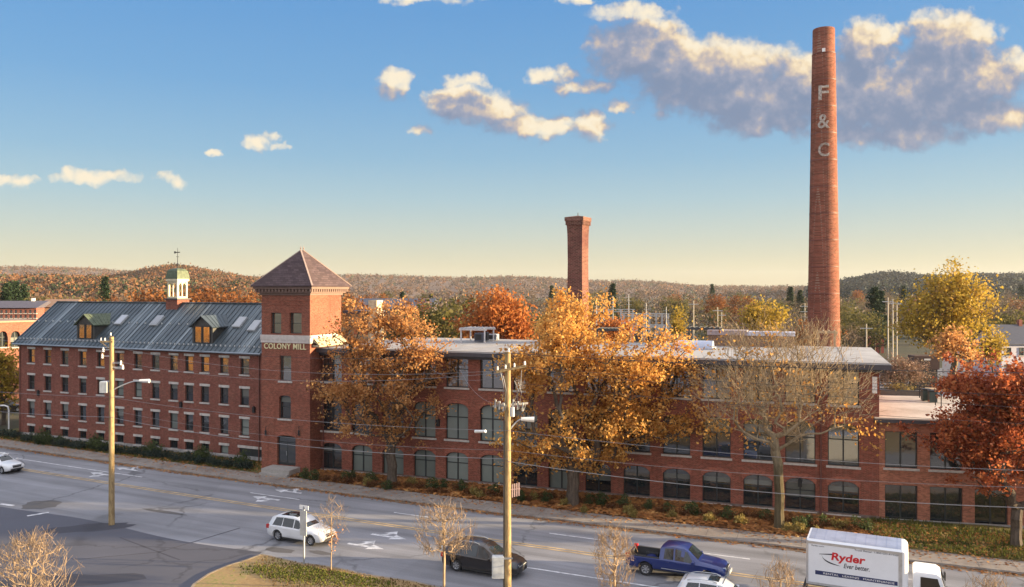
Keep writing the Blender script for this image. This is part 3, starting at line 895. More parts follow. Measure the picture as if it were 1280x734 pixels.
for (pl, pr, pb, pax, pay, pey, pbk) in ((96, 118, 423.5, 106.5, 392.5, 404, 144), (240.5, 266, 429, 252, 394.5, 406.5, 284)):
    c = on_roof((pl + pr) / 2, pb); yd = c.y
    xl, xr = fw.S(pl, yd), fw.S(pr, yd); zb = c.z - .05
    za = fw.Z(pax, pay, yd); zev = fw.Z(pl, pey, yd)
    xm = (xl + xr) / 2
    yb = (za - ZE) / SL; ye = (zev - ZE) / SL
    mb = MB()
    mb.poly((xl, yd, zb), (xr, yd, zb), (xr, yd, zev), (xm, yd, za - .05), (xl, yd, zev))
    mb.poly((xr, yd, zb), (xr, ye, zev), (xr, yd, zev)); mb.poly((xl, yd, zb), (xl, yd, zev), (xl, ye, zev))
    dorm = mb.build('dormer', DORM, wing)
    mb = MB(); o_ = .22; f_ = yd - .28
    for sx in (-1, 1):
        x0 = xl - o_ if sx < 0 else xr + o_; zz = zev - o_ * (za - zev) / ((xr - xl) / 2)
        a_ = [(x0, f_, zz), (xm, f_, za), (xm, yb + .3, za), (x0, ye + .1, zz)]
        mb.poly(*(a_ if sx < 0 else a_[::-1])); mb.poly(*[(p[0], p[1], p[2] - .09) for p in (a_[::-1] if sx < 0 else a_)])
        mb.poly((x0, f_, zz), (x0, f_, zz - .09), (xm, f_, za - .09), (xm, f_, za))
        for q in range(1, 6):
            yy = f_ + (ye - f_) * q / 6 + .1
            mb.obox((x0, yy, zz + .02), (xm, yy + (yb - ye) * q / 8, za + .02), .04, .05)
    mb.build('dormer_roof', COPPER if pl < 100 else ROOFM, dorm)
    ww = (xr - xl) * .76 / 2; hh = (zev - zb) * .92
    for q in (-1, 1):
        mf, mg, ms, ml = window_meshes(ww, hh, 0, 'none')
        o = inst('dormer_window', mf, dorm, (xm + q * ww * .53, yd - .05, zb + .06)); 
        inst('dormer_pane', mg[1], dorm, (xm + q * ww * .53, yd - .05, zb + .06))
for (px, py) in ((152.5, 401), (197, 402), (300.5, 404), (319, 408.5)):
    c = on_roof(px, py); mb = MB(); wv = Vector((0, 1, SL)).normalized(); nv = Vector((0, -SL, 1)).normalized()
    mb.obox(c - wv * .75 + nv * .10, c + wv * .75 + nv * .10, 1.0, .24, up=nv)
    sk = mb.build('skylight', plain('skylight_curb', (.40, .41, .42), .5), wing)
    mb = MB(); mb.obox(c - wv * .65 + nv * .225, c + wv * .65 + nv * .225, .84, .03, up=nv)
    mb.build('skylight_glass', glassy('skylight_pane', (.30, .31, .33), rough=.12, wob=0), sk)
# cupola
c = fw.hit(222, 378, (0, HALF, 0)); xc = c.x; cw = .86
zb0 = fw.Z(222, 388, HALF - cw); zb1 = fw.Z(222, 374.5, HALF); zb2 = fw.Z(222, 348.5, HALF); zb3 = fw.Z(222, 335, HALF); zb4 = fw.Z(222, 310, HALF)
mb = MB(); mb.box(xc - cw, xc + cw, HALF - cw, HALF + cw, zb0 - 1.2, zb1); cup = mb.build('cupola', BR_WING, wing)
mb = MB(); mb.box(xc - cw - .15, xc + cw + .15, HALF - cw - .15, HALF + cw + .15, zb1 + .002, zb1 + .14)
mb.build('cupola_base_cap', DARKMETAL, cup)
mb = MB(); r_ = cw * .86; hb = zb2 - zb1 - .14; z0_ = zb1 + .145
for ax in range(4):
    # each side: corner posts, a round arched opening with two more posts, and a frieze
    ca, sa = math.cos(ax * math.pi / 2), math.sin(ax * math.pi / 2)
    def put(x0, x1, y0, y1, za_, zb_):
        mm = MB(); mm.box(x0, x1, y0, y1, za_, zb_)
        mb.add([(xc + p[0] * ca - p[1] * sa, HALF + p[0] * sa + p[1] * ca, p[2]) for p in mm.V], mm.F)
    put(-r_, -r_ + .20, -r_, -r_ + .20, z0_, zb2 - .20)
    put(-r_ + .20, r_ - .20, -r_ + .02, -r_ + .16, zb2 - .42, zb2 - .20)
    ro_ = (r_ - .20) / 1; 
    for xo in (-ro_ / 2, ro_ / 2):
        rr_ = ro_ / 2 - .02
        for k in range(6):
            t0, t1 = math.pi * k / 6, math.pi * (k + 1) / 6
            pts_ = [((rr_ - .07) * math.cos(t0), (rr_ - .07) * math.sin(t0)), (rr_ * math.cos(t0), rr_ * math.sin(t0) * 1.05), (rr_ * math.cos(t1), rr_ * math.sin(t1) * 1.05), ((rr_ - .07) * math.cos(t1), (rr_ - .07) * math.sin(t1))]
            mm = MB(); mm.extr([(xo + p[0], zb2 - .42 - rr_ * 1.05 + p[1]) for p in pts_], -r_ + .04, -r_ + .14)
            mb.add([(xc + p[0] * ca - p[1] * sa, HALF + p[0] * sa + p[1] * ca, p[2]) for p in mm.V], mm.F)
    put(-.05, .05, -r_ + .04, -r_ + .14, z0_, zb2 - .42)
    put(-r_ + .20, r_ - .20, -r_ + .05, -r_ + .11, z0_, z0_ + .20)
mb.box(xc - r_ - .12, xc + r_ + .12, HALF - r_ - .12, HALF + r_ + .12, zb2 - .25, zb2 - .02)
mb.build('belfry', CREAM, cup)
mb = MB(); mb.lathe([(.02, .8), (.10, .78), (.2, .66), (.24, .36), (.34, .1), (.36, 0)][::-1], 14, (xc, HALF, z0_ + .75)); mb.build('bell', COPPER, cup, True)
mb = MB(); q = r_ + .16
prof = [(q, 0), (q, .06), (q * .93, .42), (q * .84, .78), (q * .62, .99), (q * .3, 1.06), (.08, 1.1)]
vs = []; fs = []
for rr_, hh in prof:
    for k in range(4):
        a_ = math.pi / 4 + k * math.pi / 2
        vs.append((xc + rr_ * 1.414 * math.cos(a_) * .999, HALF + rr_ * 1.414 * math.sin(a_), zb2 + hh * (zb3 - zb2) / 1.1))
for i in range(len(prof) - 1):
    for k in range(4): fs.append((i*4+k, i*4+(k+1)%4, (i+1)*4+(k+1)%4, (i+1)*4+k))
fs.append((3, 2, 1, 0)); mb.add(vs, fs); mb.build('cupola_roof', COPPER, cup)
mb = MB(); mb.cyl((xc, HALF, zb3 - .05), (xc, HALF, zb4), .045, .02, 6); mb.lathe([(.02, 0), (.14, .1), (.14, .2), (.02, .3)], 8, (xc, HALF, zb3 + .25))
zv = zb3 + (zb4 - zb3) * .78
mb.obox((xc - .42, HALF, zv), (xc + .36, HALF, zv), .04, .10); mb.obox((xc - .5, HALF, zv), (xc - .28, HALF, zv), .04, .24); mb.obox((xc - .2, HALF, zv - .5), (xc + .2, HALF, zv - .5), .03, .04)
mb.build('weathervane', IRON, cup)
for px in (24.8, 323.5):
    x = fw.S(px); mb = MB(); mb.cyl((x + .1, -.10, .1), (x + .1, -.10, ZE - .2), .06, n=6); mb.build('downspout', plain('downspout_red', (.16, .06, .045), .5), wing)
for px, py in ((48.5, 492), (226.8, 507), (318, 513)):
    mb = MB(); x = fw.S(px); z_ = fw.Z(px, py); mb.box(x - .14, x + .14, -.18, .0, z_ - .22, z_ + .22); mb.extr([(x - .2, z_ + .22), (x + .2, z_ + .22), (x, z_ + .42)], -.2, 0); mb.build('wall_lamp', IRON, wing)

# ---- the tower
ft = Fr(g(327, 588.5), g(387.5, 594))
tower = empty('brick_tower', ft.O, ft.ang, 'square brick stair tower with pyramid slate roof and gilt lettering', 'tower')
TW = ft.L; TD = TW * 1.0
ZT = (ft.Z(327, 366) + ft.Z(387, 366.5)) / 2
holes = []; tws = []
for (x0, x1, y0, y1, rise) in ((338.5, 351.5, 391, 417, 0), (362, 377, 391, 417, 0), (349.5, 364, 444.5, 476, 0), (349, 363.5, 494, 523, .18)):
    a, b = ft.S(x0), ft.S(x1); zb, zt = ft.Z(x0, y1), ft.Z(x0, y0); holes.append((a, b, zb, zt, rise)); tws.append((a, b, zb, zt, rise))
da, db, dz0, dz1 = ft.S(346.5), ft.S(369.5), ft.Z(357, 582), ft.Z(357, 544.5)
holes.append((da, db, dz0, dz1, .12))
mb = MB(); facade(mb, 0, TW, -.2, ZT, holes, rev=.3)
mb.poly((0, TD, -.2), (0, 0, -.2), (0, 0, ZT), (0, TD, ZT)); mb.poly((TW, 0, -.2), (TW, TD, -.2), (TW, TD, ZT), (TW, 0, ZT)); mb.poly((TW, TD, -.2), (0, TD, -.2), (0, TD, ZT), (TW, TD, ZT))
for zc in (ft.Z(357, 376), ft.Z(357, 381)):
    mb.box(-.03, TW + .03, -.035, 0, zc - .05, zc + .05); mb.box(TW, TW + .035, 0, TD, zc - .05, zc + .05)
mb.build('wall', BR_TOWER, tower)
for i, (a, b, zb, zt, rise) in enumerate(tws):
    window(tower, (a + b) / 2, zb, b - a, zt - zb, rise, 'hung', 1 if i < 3 else 0, lintel=False, sill=i >= 2, rev=.3)
zb, zt = ft.Z(357, 425), ft.Z(357, 419)
mb = MB(); mb.box(-.08, TW + .08, -.10, 0, zb, zt); mb.box(TW, TW + .10, 0, TD, zb, zt); mb.box(-.05, TW + .05, -.06, 0, zb - .28, zb - .003); mb.box(TW, TW + .06, 0, TD, zb - .28, zb - .003)
mb.build('belt_course', plain('belt_stone', (.52, .46, .42), .8, var=.12), tower)
zb2_ = ft.Z(388, 434); mb = MB(); mb.box(TW, TW + .75, .4, TD, zb2_, zb2_ + .14); mb.obox((TW, .4, zb2_ + .6), (TW + .8, .4, zb2_ + .1), .05, .05); mb.poly((TW, .4, zb2_ + .9), (TW + .75, .4, zb2_ + .15), (TW + .75, TD, zb2_ + .15), (TW, TD, zb2_ + .9)); mb.build('flashing', plain('pale_flashing', (.42, .36, .24), .6), tower)
# cornice with dentils
mb = MB(); zc = ZT
mb.box(-.12, TW + .12, -.12, TD + .12, zc - .22, zc + .002); mb.box(-.55, TW + .55, -.55, TD + .55, zc + .36, zc + .58); mb.box(-.34, TW + .34, -.34, TD + .34, zc + .004, zc + .14)
n = 17
for i in range(n):
    x = -.40 + (TW + .80 - .2) * i / (n - 1)
    mb.box(x, x + .2, -.48, -.341, zc + .12, zc + .358); mb.box(TW + .341, TW + .48, x * TD / TW, x * TD / TW + .2, zc + .12, zc + .358)
mb.box(-.30, TW + .30, -.30, TD + .30, zc + .142, zc + .36)
mb.build('cornice', plain('cornice_brown', (.17, .105, .085), .7), tower)
zap = ft.Z(379, 313, TD / 2); q = .72; zr0 = zc + .585
SLATE = brick('roof_slate', (.098, .068, .070), (.065, .048, .05), var=.55, size=2.6, stain=.4)
mb = MB()
mb.add([(-q, -q, zr0), (TW + q, -q, zr0), (TW + q, TD + q, zr0), (-q, TD + q, zr0), (TW / 2, TD / 2 - .22, zap), (TW / 2, TD / 2 + .22, zap),
        (-q, -q, zr0 + .09), (TW + q, -q, zr0 + .09), (TW + q, TD + q, zr0 + .09), (-q, TD + q, zr0 + .09)],
       [(3, 2, 1, 0), (0, 1, 7, 6), (1, 2, 8, 7), (2, 3, 9, 8), (3, 0, 6, 9), (6, 7, 4), (7, 8, 5, 4), (8, 9, 5), (9, 6, 4, 5)])
troof = mb.build('roof', SLATE, tower)
mb = MB()
for c_ in ((-q, -q), (TW + q, -q), (TW + q, TD + q), (-q, TD + q)):
    e_ = (TW / 2, TD / 2 + (-.22 if c_[1] < 0 else .22), zap + .02)
    mb.obox((c_[0], c_[1], zr0 + .11), e_, .14, .08)
for sy in (-.22, .22):
    mb.cyl((TW / 2, TD / 2 + sy, zap), (TW / 2, TD / 2 + sy, zap + .45), .05, .015, 6); mb.lathe([(.01, 0), (.1, .08), (.01, .18)], 8, (TW / 2, TD / 2 + sy, zap + .12))
mb.build('ridge_caps', plain('ridge_tile', (.30, .22, .19), .7), troof)
GILT = plain('gilt_letters', (.72, .62, .36), .5, var=.05)
a, b = ft.S(330.5), ft.S(383); z0_, z1_ = ft.Z(357, 436.6), ft.Z(357, 429.4)
inst('lettering', text_mesh('lettering', 'COLONY MILL', 1, GILT, .06, .012, 1.08, fit=(b - a, z1_ - z0_)), tower, ((a + b) / 2, -.05, (z0_ + z1_) / 2))
mb = MB(); mb.box(da, db, .22, .28, dz0, dz1 - .12); door = mb.build('door', FRAME, tower)
mb = MB(); dm = (da + db) / 2; tz = dz0 + (dz1 - dz0) * .74
for x0, x1, za_, zb_ in ((da + .1, dm - .06, dz0 + .25, tz), (dm + .06, db - .1, dz0 + .25, tz), (da + .1, db - .1, tz + .12, dz1 - .2)):
    mb.poly((x0, .215, za_), (x1, .215, za_), (x1, .215, zb_), (x0, .215, zb_))
mb.build('door_glass', BLIND if False else GLASS, door)
mb = MB(); mb.box(dm - .12, dm - .08, .15, .20, dz0 + .9, dz0 + 1.3); mb.build('door_handle', STEEL, door)
mb = MB(); mb.box(da - .5, db + .5, -1.7, .0, -.1, dz0 - .02); mb.box(da - .5, db + .5, -2.05, -1.701, -.1, dz0 * .5); mb.build('doorstep', CONC, tower)
for px in (333, 374.5):
    x = ft.S(px); z_ = ft.Z(px, 540)
    mb = MB(); mb.cyl((x, -.14, z_ - .3), (x, -.14, z_ + .05), .11, .07, 6); mb.cyl((x, -.14, z_ + .05), (x, -.14, z_ + .24), .12, .02, 6); mb.obox((x, 0, z_ + .5), (x, -.14, z_ + .5), .04, .04); mb.obox((x, -.14, z_ + .5), (x, -.14, z_ + .2), .03, .03, up=(1, 0, 0)); mb.build('lantern', IRON, tower)
inst('brick_arch', arch_mesh(round(db - da, 2), round(dz1 - dz0, 2), .18, 0.0), tower, (dm, -.02, dz0))

# ---- the main building: fifteen bays, three storeys
fm = Fr(g(402, 589), g(1099, 651.2))
main = empty('brick_mill', fm.O, fm.ang, 'long three storey brick mill with arched windows, flat white roof and deep eaves', 'mill')
LM = fm.L; MD = 17.0
ZM = (fm.Z(420, 444.5) + fm.Z(1090, 456)) / 2
bays = [414.5, 452.4, 491, 530.5, 571, 614.5, 656.5, 701, 747.5, 795.7, 845.5, 895.5, 947.3, 1000.3, 1054.3]
def zavg(pts): return sum(fm.Z(x, y) for x, y in pts) / len(pts)
gt0, gb0 = zavg([(415, 555), (571, 566.5), (796, 583), (1054, 598.7)]), zavg([(415, 588.5), (571, 600.5), (796, 622), (1054, 640)])
mt0, mb0 = zavg([(530, 501), (571, 504), (796, 516.8), (1054, 530.5)]), zavg([(530, 547.6), (571, 551), (796, 564.8), (1054, 580.5)])
tt0, tb0 = zavg([(571, 449), (1054, 461)]), zavg([(530, 483), (571, 484.5), (1054, 505.5)])
holes = []; mws = []
blind_g = {1, 2, 3, 4, 5, 7}; blind_m = {3, 4, 5}
for i, px in enumerate(bays):
    s = fm.S(px); ww = 2.16
    for row, (zb, zt, rise) in enumerate(((gb0, gt0, .42), (mb0, mt0, .42), (tb0, tt0, 0.0))):
        holes.append((s - ww / 2, s + ww / 2, zb, zt, rise)); mws.append((s, zb, ww, zt - zb, rise, row, i))
mb = MB(); facade(mb, 0, LM, -.3, ZM, holes, rev=.30)
mb.poly((0, MD, -.3), (0, 0, -.3), (0, 0, ZM), (0, MD, ZM)); mb.poly((LM, 0, -.3), (LM, MD, -.3), (LM, MD, ZM), (LM, 0, ZM)); mb.poly((LM, MD, -.3), (0, MD, -.3), (0, MD, ZM), (LM, MD, ZM))
mb.build('wall', BR_MAIN, main)
rg = random.Random(5)
for s, zb, ww, hh, rise, row, i in mws:
    gl = 2 if (row == 0 and i in blind_g) or (row == 1 and i in blind_m) else (1 if row == 2 else 0)
    window(main, s, zb, ww, hh, rise, 'mill', gl, lintel=(row == 2), rev=.30, arch=row < 2)
mb = MB(); mb.box(-.03, LM + .03, -.05, .0, -.3, .34); mb.build('plinth', plain('dark_plinth', (.16, .115, .095), .9, var=.3), main)
EO = .75
ZF = ZM + .02
zroof = ZM + .42
mb = MB(); mb.box(-.1, LM + EO, -EO, MD + .4, ZF + .0, ZF + .34); mb.box(-.08, LM + .3, -.32, -.0, ZF - .26, ZF - .002); mb.build('eaves', DARKMETAL, main)
MEMB = ground_mat('roof_membrane', [(0, (.20, .19, .185)), (.5, (.34, .32, .31)), (1, (.46, .44, .42))], .14, fine=1.0, finew=.5)
mb = MB(); mb.bevbox(-.12, LM + EO + .03, -EO - .03, MD + .45, ZF + .343, zroof, .05)
mb.cur = 1
for i in range(18):
    x = 1.2 + i * 2.6
    if x < LM: mb.box(x - .05, x + .05, -EO + .1, MD + .3, zroof, zroof + .012)
mb.box(0, LM + EO - .1, -EO + .02, -EO + .16, zroof, zroof + .05)
mb.build('roof', [MEMB, plain('membrane_seam', (.20, .19, .185), .8)], main)
for px in (387.0 + 18, 1026):
    x = fm.S(px); mb = MB(); mb.cyl((x, -.12, .1), (x, -.12, ZM - .3), .07, n=6); mb.build('downspout', plain('downspout_brown', (.13, .045, .035), .5), main)
for px, py in ((548, 529), (1000, 604)):
    mb = MB(); x = fm.S(px); z_ = fm.Z(px, py); mb.box(x - .15, x + .15, -.2, 0, z_ - .25, z_ + .25); mb.extr([(x - .2, z_ + .25), (x + .2, z_ + .25), (x, z_ + .45)], -.22, 0); mb.build('wall_lamp', IRON, main)
mb = MB(); x = fm.S(1093.3)
for k in range(5):
    z_ = fm.Z(1093, 473 + k * 4.2); mb.box(x - .16, x + .16, -.05, -.01, z_ - .11, z_ + .11)
mb.build('wall_plates', WHITE_PAINT, main)

# ---- the low annex with its roof terrace
fa = Fr(g(1098.5, 651.0), g(1232, 658.5))
annex = empty('brick_annex', fa.O, fa.ang, 'low two storey brick annex with square dark windows and roof terrace behind red tree', 'annex')
LA = 13.5; AD = 14.0
ZA = (fa.Z(1100, 526) + fa.Z(1165, 531)) / 2
holes = []; aws = []
for (x0, x1) in ((1106.2, 1147), (1162.5, 1203.5), (1218.5, 1260)):
    a, b = fa.S(x0), fa.S(x1)
    for (yl, yh, xa) in ((650.5, 605.8, 1106.5), (584.5, 539.2, 1107)):
        zb, zt = fa.Z(xa, yl), fa.Z(xa, yh); holes.append((a, b, zb, zt)); aws.append((a, b, zb, zt))
mb = MB(); facade(mb, 0, LA, -.3, ZA, holes, rev=.25)
mb.poly((0, AD, -.3), (0, 0, -.3), (0, 0, ZA), (0, AD, ZA)); mb.poly((LA, 0, -.3), (LA, AD, -.3), (LA, AD, ZA), (LA, 0, ZA)); mb.poly((LA, AD, -.3), (0, AD, -.3), (0, AD, ZA), (LA, AD, ZA))
mb.build('wall', BR_ANNEX, annex)
for a, b, zb, zt in aws: window(annex, (a + b) / 2, zb, b - a, zt - zb, 0, 'pair', 0, lintel=False, sill=zb > 2, rev=.25)
mb = MB(); mb.box(-.1, LA + .1, -.06, 0, -.3, .22); mb.build('plinth', CONC, annex)
mb = MB(); mb.box(-.35, LA + .3, -.35, .10, ZA + .002, ZA + .26); mb.build('coping', DARKMETAL, annex)
DECK = ground_mat('terrace_boards', [(0, (.33, .27, .22)), (.5, (.47, .40, .34)), (1, (.58, .51, .44))], .35, fine=2.5)
mb = MB(); mb.box(-.35, LA + .3, -.38, AD, ZA + .263, ZA + .36); mb.build('roof', DECK, annex)
ZD = ZA + .36
mb = MB()
for i in range(10):
    x = .3 + i * 1.4; mb.box(x - .03, x + .03, AD - .15, AD - .09, ZD, ZD + 1.05)
for zz in (.5, .8, 1.05): mb.box(.3, 13.0, AD - .14, AD - .10, ZD + zz - .025, ZD + zz + .02)
for i in range(6):
    y_ = 6.0 + i * 1.5; mb.box(5.9, 5.96, y_ - .03, y_ + .03, ZD, ZD + 1.05)
mb.build('railing', IRON, annex)

# ---------------------------------------------------------------- trees
def frusta(name, P0, P1, R0, R1, mat, k=5):
    """tapered limbs, all in one mesh (a tree is one trunk with its limbs)"""
    P0 = np.asarray(P0); P1 = np.asarray(P1); R0 = np.asarray(R0)[:, None]; R1 = np.asarray(R1)[:, None]
    D = P1 - P0; L = np.linalg.norm(D, axis=1, keepdims=True); D = D / np.maximum(L, 1e-6)
    up = np.where(np.abs(D[:, 2:3]) > .9, np.array([[1., 0, 0]]), np.array([[0, 0, 1.]]))
    A = np.cross(D, up); A /= np.linalg.norm(A, axis=1, keepdims=True); B = np.cross(D, A)
    ring0, ring1 = [], []
    for i in range(k):
        t = 2 * math.pi * i / k; v = A * math.cos(t) + B * math.sin(t)
        ring0.append(P0 + v * R0); ring1.append(P1 + v * R1)
    q = []
    for i in range(k):
        j = (i + 1) % k
        q.append(np.stack([ring0[i], ring0[j], ring1[j], ring1[i]], 1))
    V = np.concatenate(q, 0).reshape(-1, 3)
    return quads_mesh(name, V, mat)
def skeleton(targets, trunk, rbase, rtip, seed, pathw=.35, step=.8, up=.18, jit=.10, downpen=1.6, e=2.25):
    r_ = np.random.RandomState(seed)
    nodes = []; par = []; dep = []
    for i, p in enumerate(trunk):
        nodes.append(np.array(p, float)); par.append(i - 1); dep.append(0 if i == 0 else dep[-1] + np.linalg.norm(nodes[-1] - nodes[-2]) * .4)
    low = max(0, len(trunk) - 2)
    T = np.asarray(targets); order = np.argsort(np.min(np.linalg.norm(T[:, None] - np.array(trunk)[None], axis=2), axis=1))
    isleaf = np.zeros(0)
    tips = []
    for ti in order:
        t = T[ti]; N = np.array(nodes[low:]); d = np.linalg.norm(N - t, axis=1)
        cost = d + pathw * np.array(dep[low:]) + downpen * np.maximum(0, N[:, 2] - t[2] + .25 * d)
        j = int(np.argmin(cost)) + low; p = nodes[j]; L = np.linalg.norm(t - p); m = max(1, int(L / step)); last = j
        for s in range(1, m + 1):
            f = s / m; q = p + (t - p) * f; q = q + np.array([0, 0, up * L * f * (1 - f) * -1.0])
            if s < m: q = q + r_.randn(3) * jit * step
            nodes.append(q); par.append(last); dep.append(dep[last] + L / m); last = len(nodes) - 1
        tips.append(last)
    n = len(nodes); w_ = np.zeros(n)
    for t in tips: w_[t] += 1
    for i in range(n - 1, 0, -1):
        if par[i] >= 0: w_[par[i]] += w_[i]
    rad = np.maximum(w_, 1) ** (1 / e); rad = rtip + (rad - 1) * (rbase - rtip) / max(1e-6, (rad[0] - 1))
    return np.array(nodes), np.array(par), rad
def limbs(name, sk, mat, k=5, flare=1.35):
    N, par, rad = sk; i = np.arange(1, len(N)); i = i[par[i] >= 0]
    r0 = np.minimum(rad[par[i]], rad[i] * 1.6); r0 = np.where(par[i] == 0, rad[0] * flare, r0)
    dv = N[i] - N[par[i]]; P0 = N[par[i]] - dv / np.maximum(np.linalg.norm(dv, axis=1, keepdims=True), 1e-6) * (r0 * .5)[:, None]
    return frusta(name, P0, N[i], r0, rad[i], mat, k)
def in_lobes(lobes, n, seed, shell=2.4):
    r_ = np.random.RandomState(seed)
    w_ = np.array([l[3] * l[4] * l[5] for l in lobes]) ** .8; pick = r_.choice(len(lobes), n, p=w_ / w_.sum())
    d = r_.randn(n, 3); d /= np.linalg.norm(d, axis=1, keepdims=True); rr = r_.rand(n, 1) ** (1 / shell)
    Lb = np.array(lobes)
    return Lb[pick, :3] + d * rr * Lb[pick, 3:6]
def leaves(name, targets, per, sig, size, mats, seed, flat=.75, aspect=.75, mix=None, drop=0.0):
    r_ = np.random.RandomState(seed)
    T = np.asarray(targets); cnt = np.maximum(2, (per * (.35 + 1.3 * r_.rand(len(T)))).astype(int)); idx = np.repeat(np.arange(len(T)), cnt)
    n = len(idx); sg = (sig * (.6 + .8 * r_.rand(len(T))))[idx][:, None]
    c = T[idx] + r_.randn(n, 3) * sg * np.array([1, 1, flat])
    u_ = r_.randn(n, 3); u_ /= np.linalg.norm(u_, axis=1, keepdims=True)
    nrm = r_.randn(n, 3) + np.array([0, 0, .6]); nrm /= np.linalg.norm(nrm, axis=1, keepdims=True)
    a = np.cross(nrm, u_); a /= np.linalg.norm(a, axis=1, keepdims=True) + 1e-9; b = np.cross(nrm, a)
    s = (size * (.55 + .9 * r_.rand(n)))[:, None] / 2
    a = a * s; b = b * s * aspect
    V = np.stack([c - a, c - b * .9 + a * .15, c + a, c + b * .9 + a * .1], 1).reshape(-1, 3)
    mi = None
    if isinstance(mats, (list, tuple)) and len(mats) > 1:
        mi = (r_.rand(n) < .2).astype(int)
    return quads_mesh(name, V, mats, mi)

BARK_D = bark('bark_dark', (.055, .042, .034), (.13, .10, .075))
BARK_G = bark('bark_grey', (.065, .053, .037), (.165, .135, .09))
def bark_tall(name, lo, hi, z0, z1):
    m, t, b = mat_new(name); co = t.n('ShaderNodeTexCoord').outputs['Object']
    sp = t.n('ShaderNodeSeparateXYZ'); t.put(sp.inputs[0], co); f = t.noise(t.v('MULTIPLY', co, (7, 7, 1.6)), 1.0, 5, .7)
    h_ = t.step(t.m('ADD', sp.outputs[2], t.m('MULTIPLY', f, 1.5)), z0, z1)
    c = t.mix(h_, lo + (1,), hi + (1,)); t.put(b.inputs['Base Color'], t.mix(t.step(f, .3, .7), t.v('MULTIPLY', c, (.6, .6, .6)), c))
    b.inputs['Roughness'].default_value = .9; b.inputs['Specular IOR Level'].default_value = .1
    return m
BARK_M = bark_tall('bark_maple', (.115, .092, .055), (.33, .255, .165), 4.2, 8.0)  # shaded trunk foot and sunlit limbs put into the bark colour by height
BARK_T = bark('bark_tan', (.26, .18, .10), (.46, .34, .20))
BARK_F = bark('bark_twig', (.21, .145, .095), (.40, .29, .19))
L_GOLD = leafmat('leaf_gold', [(0, (.22, .092, .030)), (.25, (.45, .205, .055)), (.5, (.65, .335, .088)), (.8, (.74, .44, .13)), (1, (.72, .50, .20))], .5, .8)
L_ORANGE = leafmat('leaf_orange', [(0, (.22, .096, .042)), (.3, (.45, .215, .078)), (.6, (.62, .325, .12)), (1, (.71, .45, .20))], .5, .8)
L_RED = leafmat('leaf_red', [(0, (.13, .030, .020)), (.3, (.27, .066, .032)), (.6, (.42, .125, .048)), (.85, (.52, .20, .075)), (1, (.54, .28, .12))], .45, .8)
L_SCARLET = leafmat('leaf_scarlet', [(0, (.22, .065, .025)), (.4, (.44, .155, .045)), (.75, (.54, .22, .065)), (1, (.52, .27, .09))])
L_YEL = leafmat('leaf_yellow', [(0, (.17, .115, .022)), (.35, (.33, .225, .034)), (.65, (.47, .325, .05)), (1, (.50, .30, .085))])
L_OLIVE = leafmat('leaf_olive', [(0, (.055, .055, .020)), (.4, (.11, .10, .032)), (.75, (.16, .13, .045)), (1, (.22, .16, .06))])
L_GREEN = leafmat('leaf_green', [(0, (.020, .035, .014)), (.5, (.045, .070, .022)), (1, (.085, .105, .035))], .3)
L_PINE = leafmat('needles', [(0, (.010, .020, .012)), (.5, (.022, .040, .020)), (1, (.045, .062, .030))], .15)
L_TWIG = leafmat('twigs', [(0, (.09, .065, .048)), (.5, (.16, .115, .080)), (1, (.24, .165, .11))], .1)
L_RUST = leafmat('leaf_rust', [(0, (.12, .045, .018)), (.5, (.23, .085, .028)), (1, (.33, .15, .05))])

def big_tree(name, label, base, mpp, lobes_px, ntar, per, sig, size, mat, rbase, bmat, seed, trunk_h, depth=.8, forks=None, rtip=.02, cat='tree', k=8, yoff=0.0, rz=0.0, shell=2.4, jit=.14, pathw=.3, e=2.25, clumps=0, csig=.8):
    """lobes_px are measured from the photograph around the foot (bx, by) and turned into metres"""
    bx, by = base[2], base[3]
    root = empty(name, (base[0].x, base[0].y, .1), rz, label, cat)
    lobes = []
    for l in lobes_px:
        cx, cy, rx, ry = l[:4]; dyy = l[4] if len(l) > 4 else 0.0
        lobes.append(((cx - bx) * mpp, dyy, (by - cy) * mpp, rx * mpp, (rx + ry) / 2 * mpp * depth, ry * mpp))
    if clumps:
        rc = np.random.RandomState(seed + 5); Cc = in_lobes(lobes, clumps, seed, shell); ii = rc.randint(0, clumps, ntar)
        T = Cc[ii] + rc.randn(ntar, 3) * csig * np.array([1, 1, .62]) * (.6 + .7 * rc.rand(clumps))[ii][:, None]
    else: T = in_lobes(lobes, ntar, seed, shell)
    r_ = random.Random(seed)
    trunk = [(0, 0, -.3)] + [(r_.uniform(-.05, .05) * i, r_.uniform(-.05, .05) * i, trunk_h * i / 4) for i in range(1, 5)]
    sk = skeleton(T, trunk, rbase, rtip, seed, pathw=pathw, jit=jit, e=e)
    inst('trunk', limbs('trunk', sk, bmat, k), root)
    if per: inst('crown', leaves('crown', T, per, sig, size, mat, seed + 1), root)
    return root, T
def foot(px, py): return (g(px, py, .1), None, px, py)

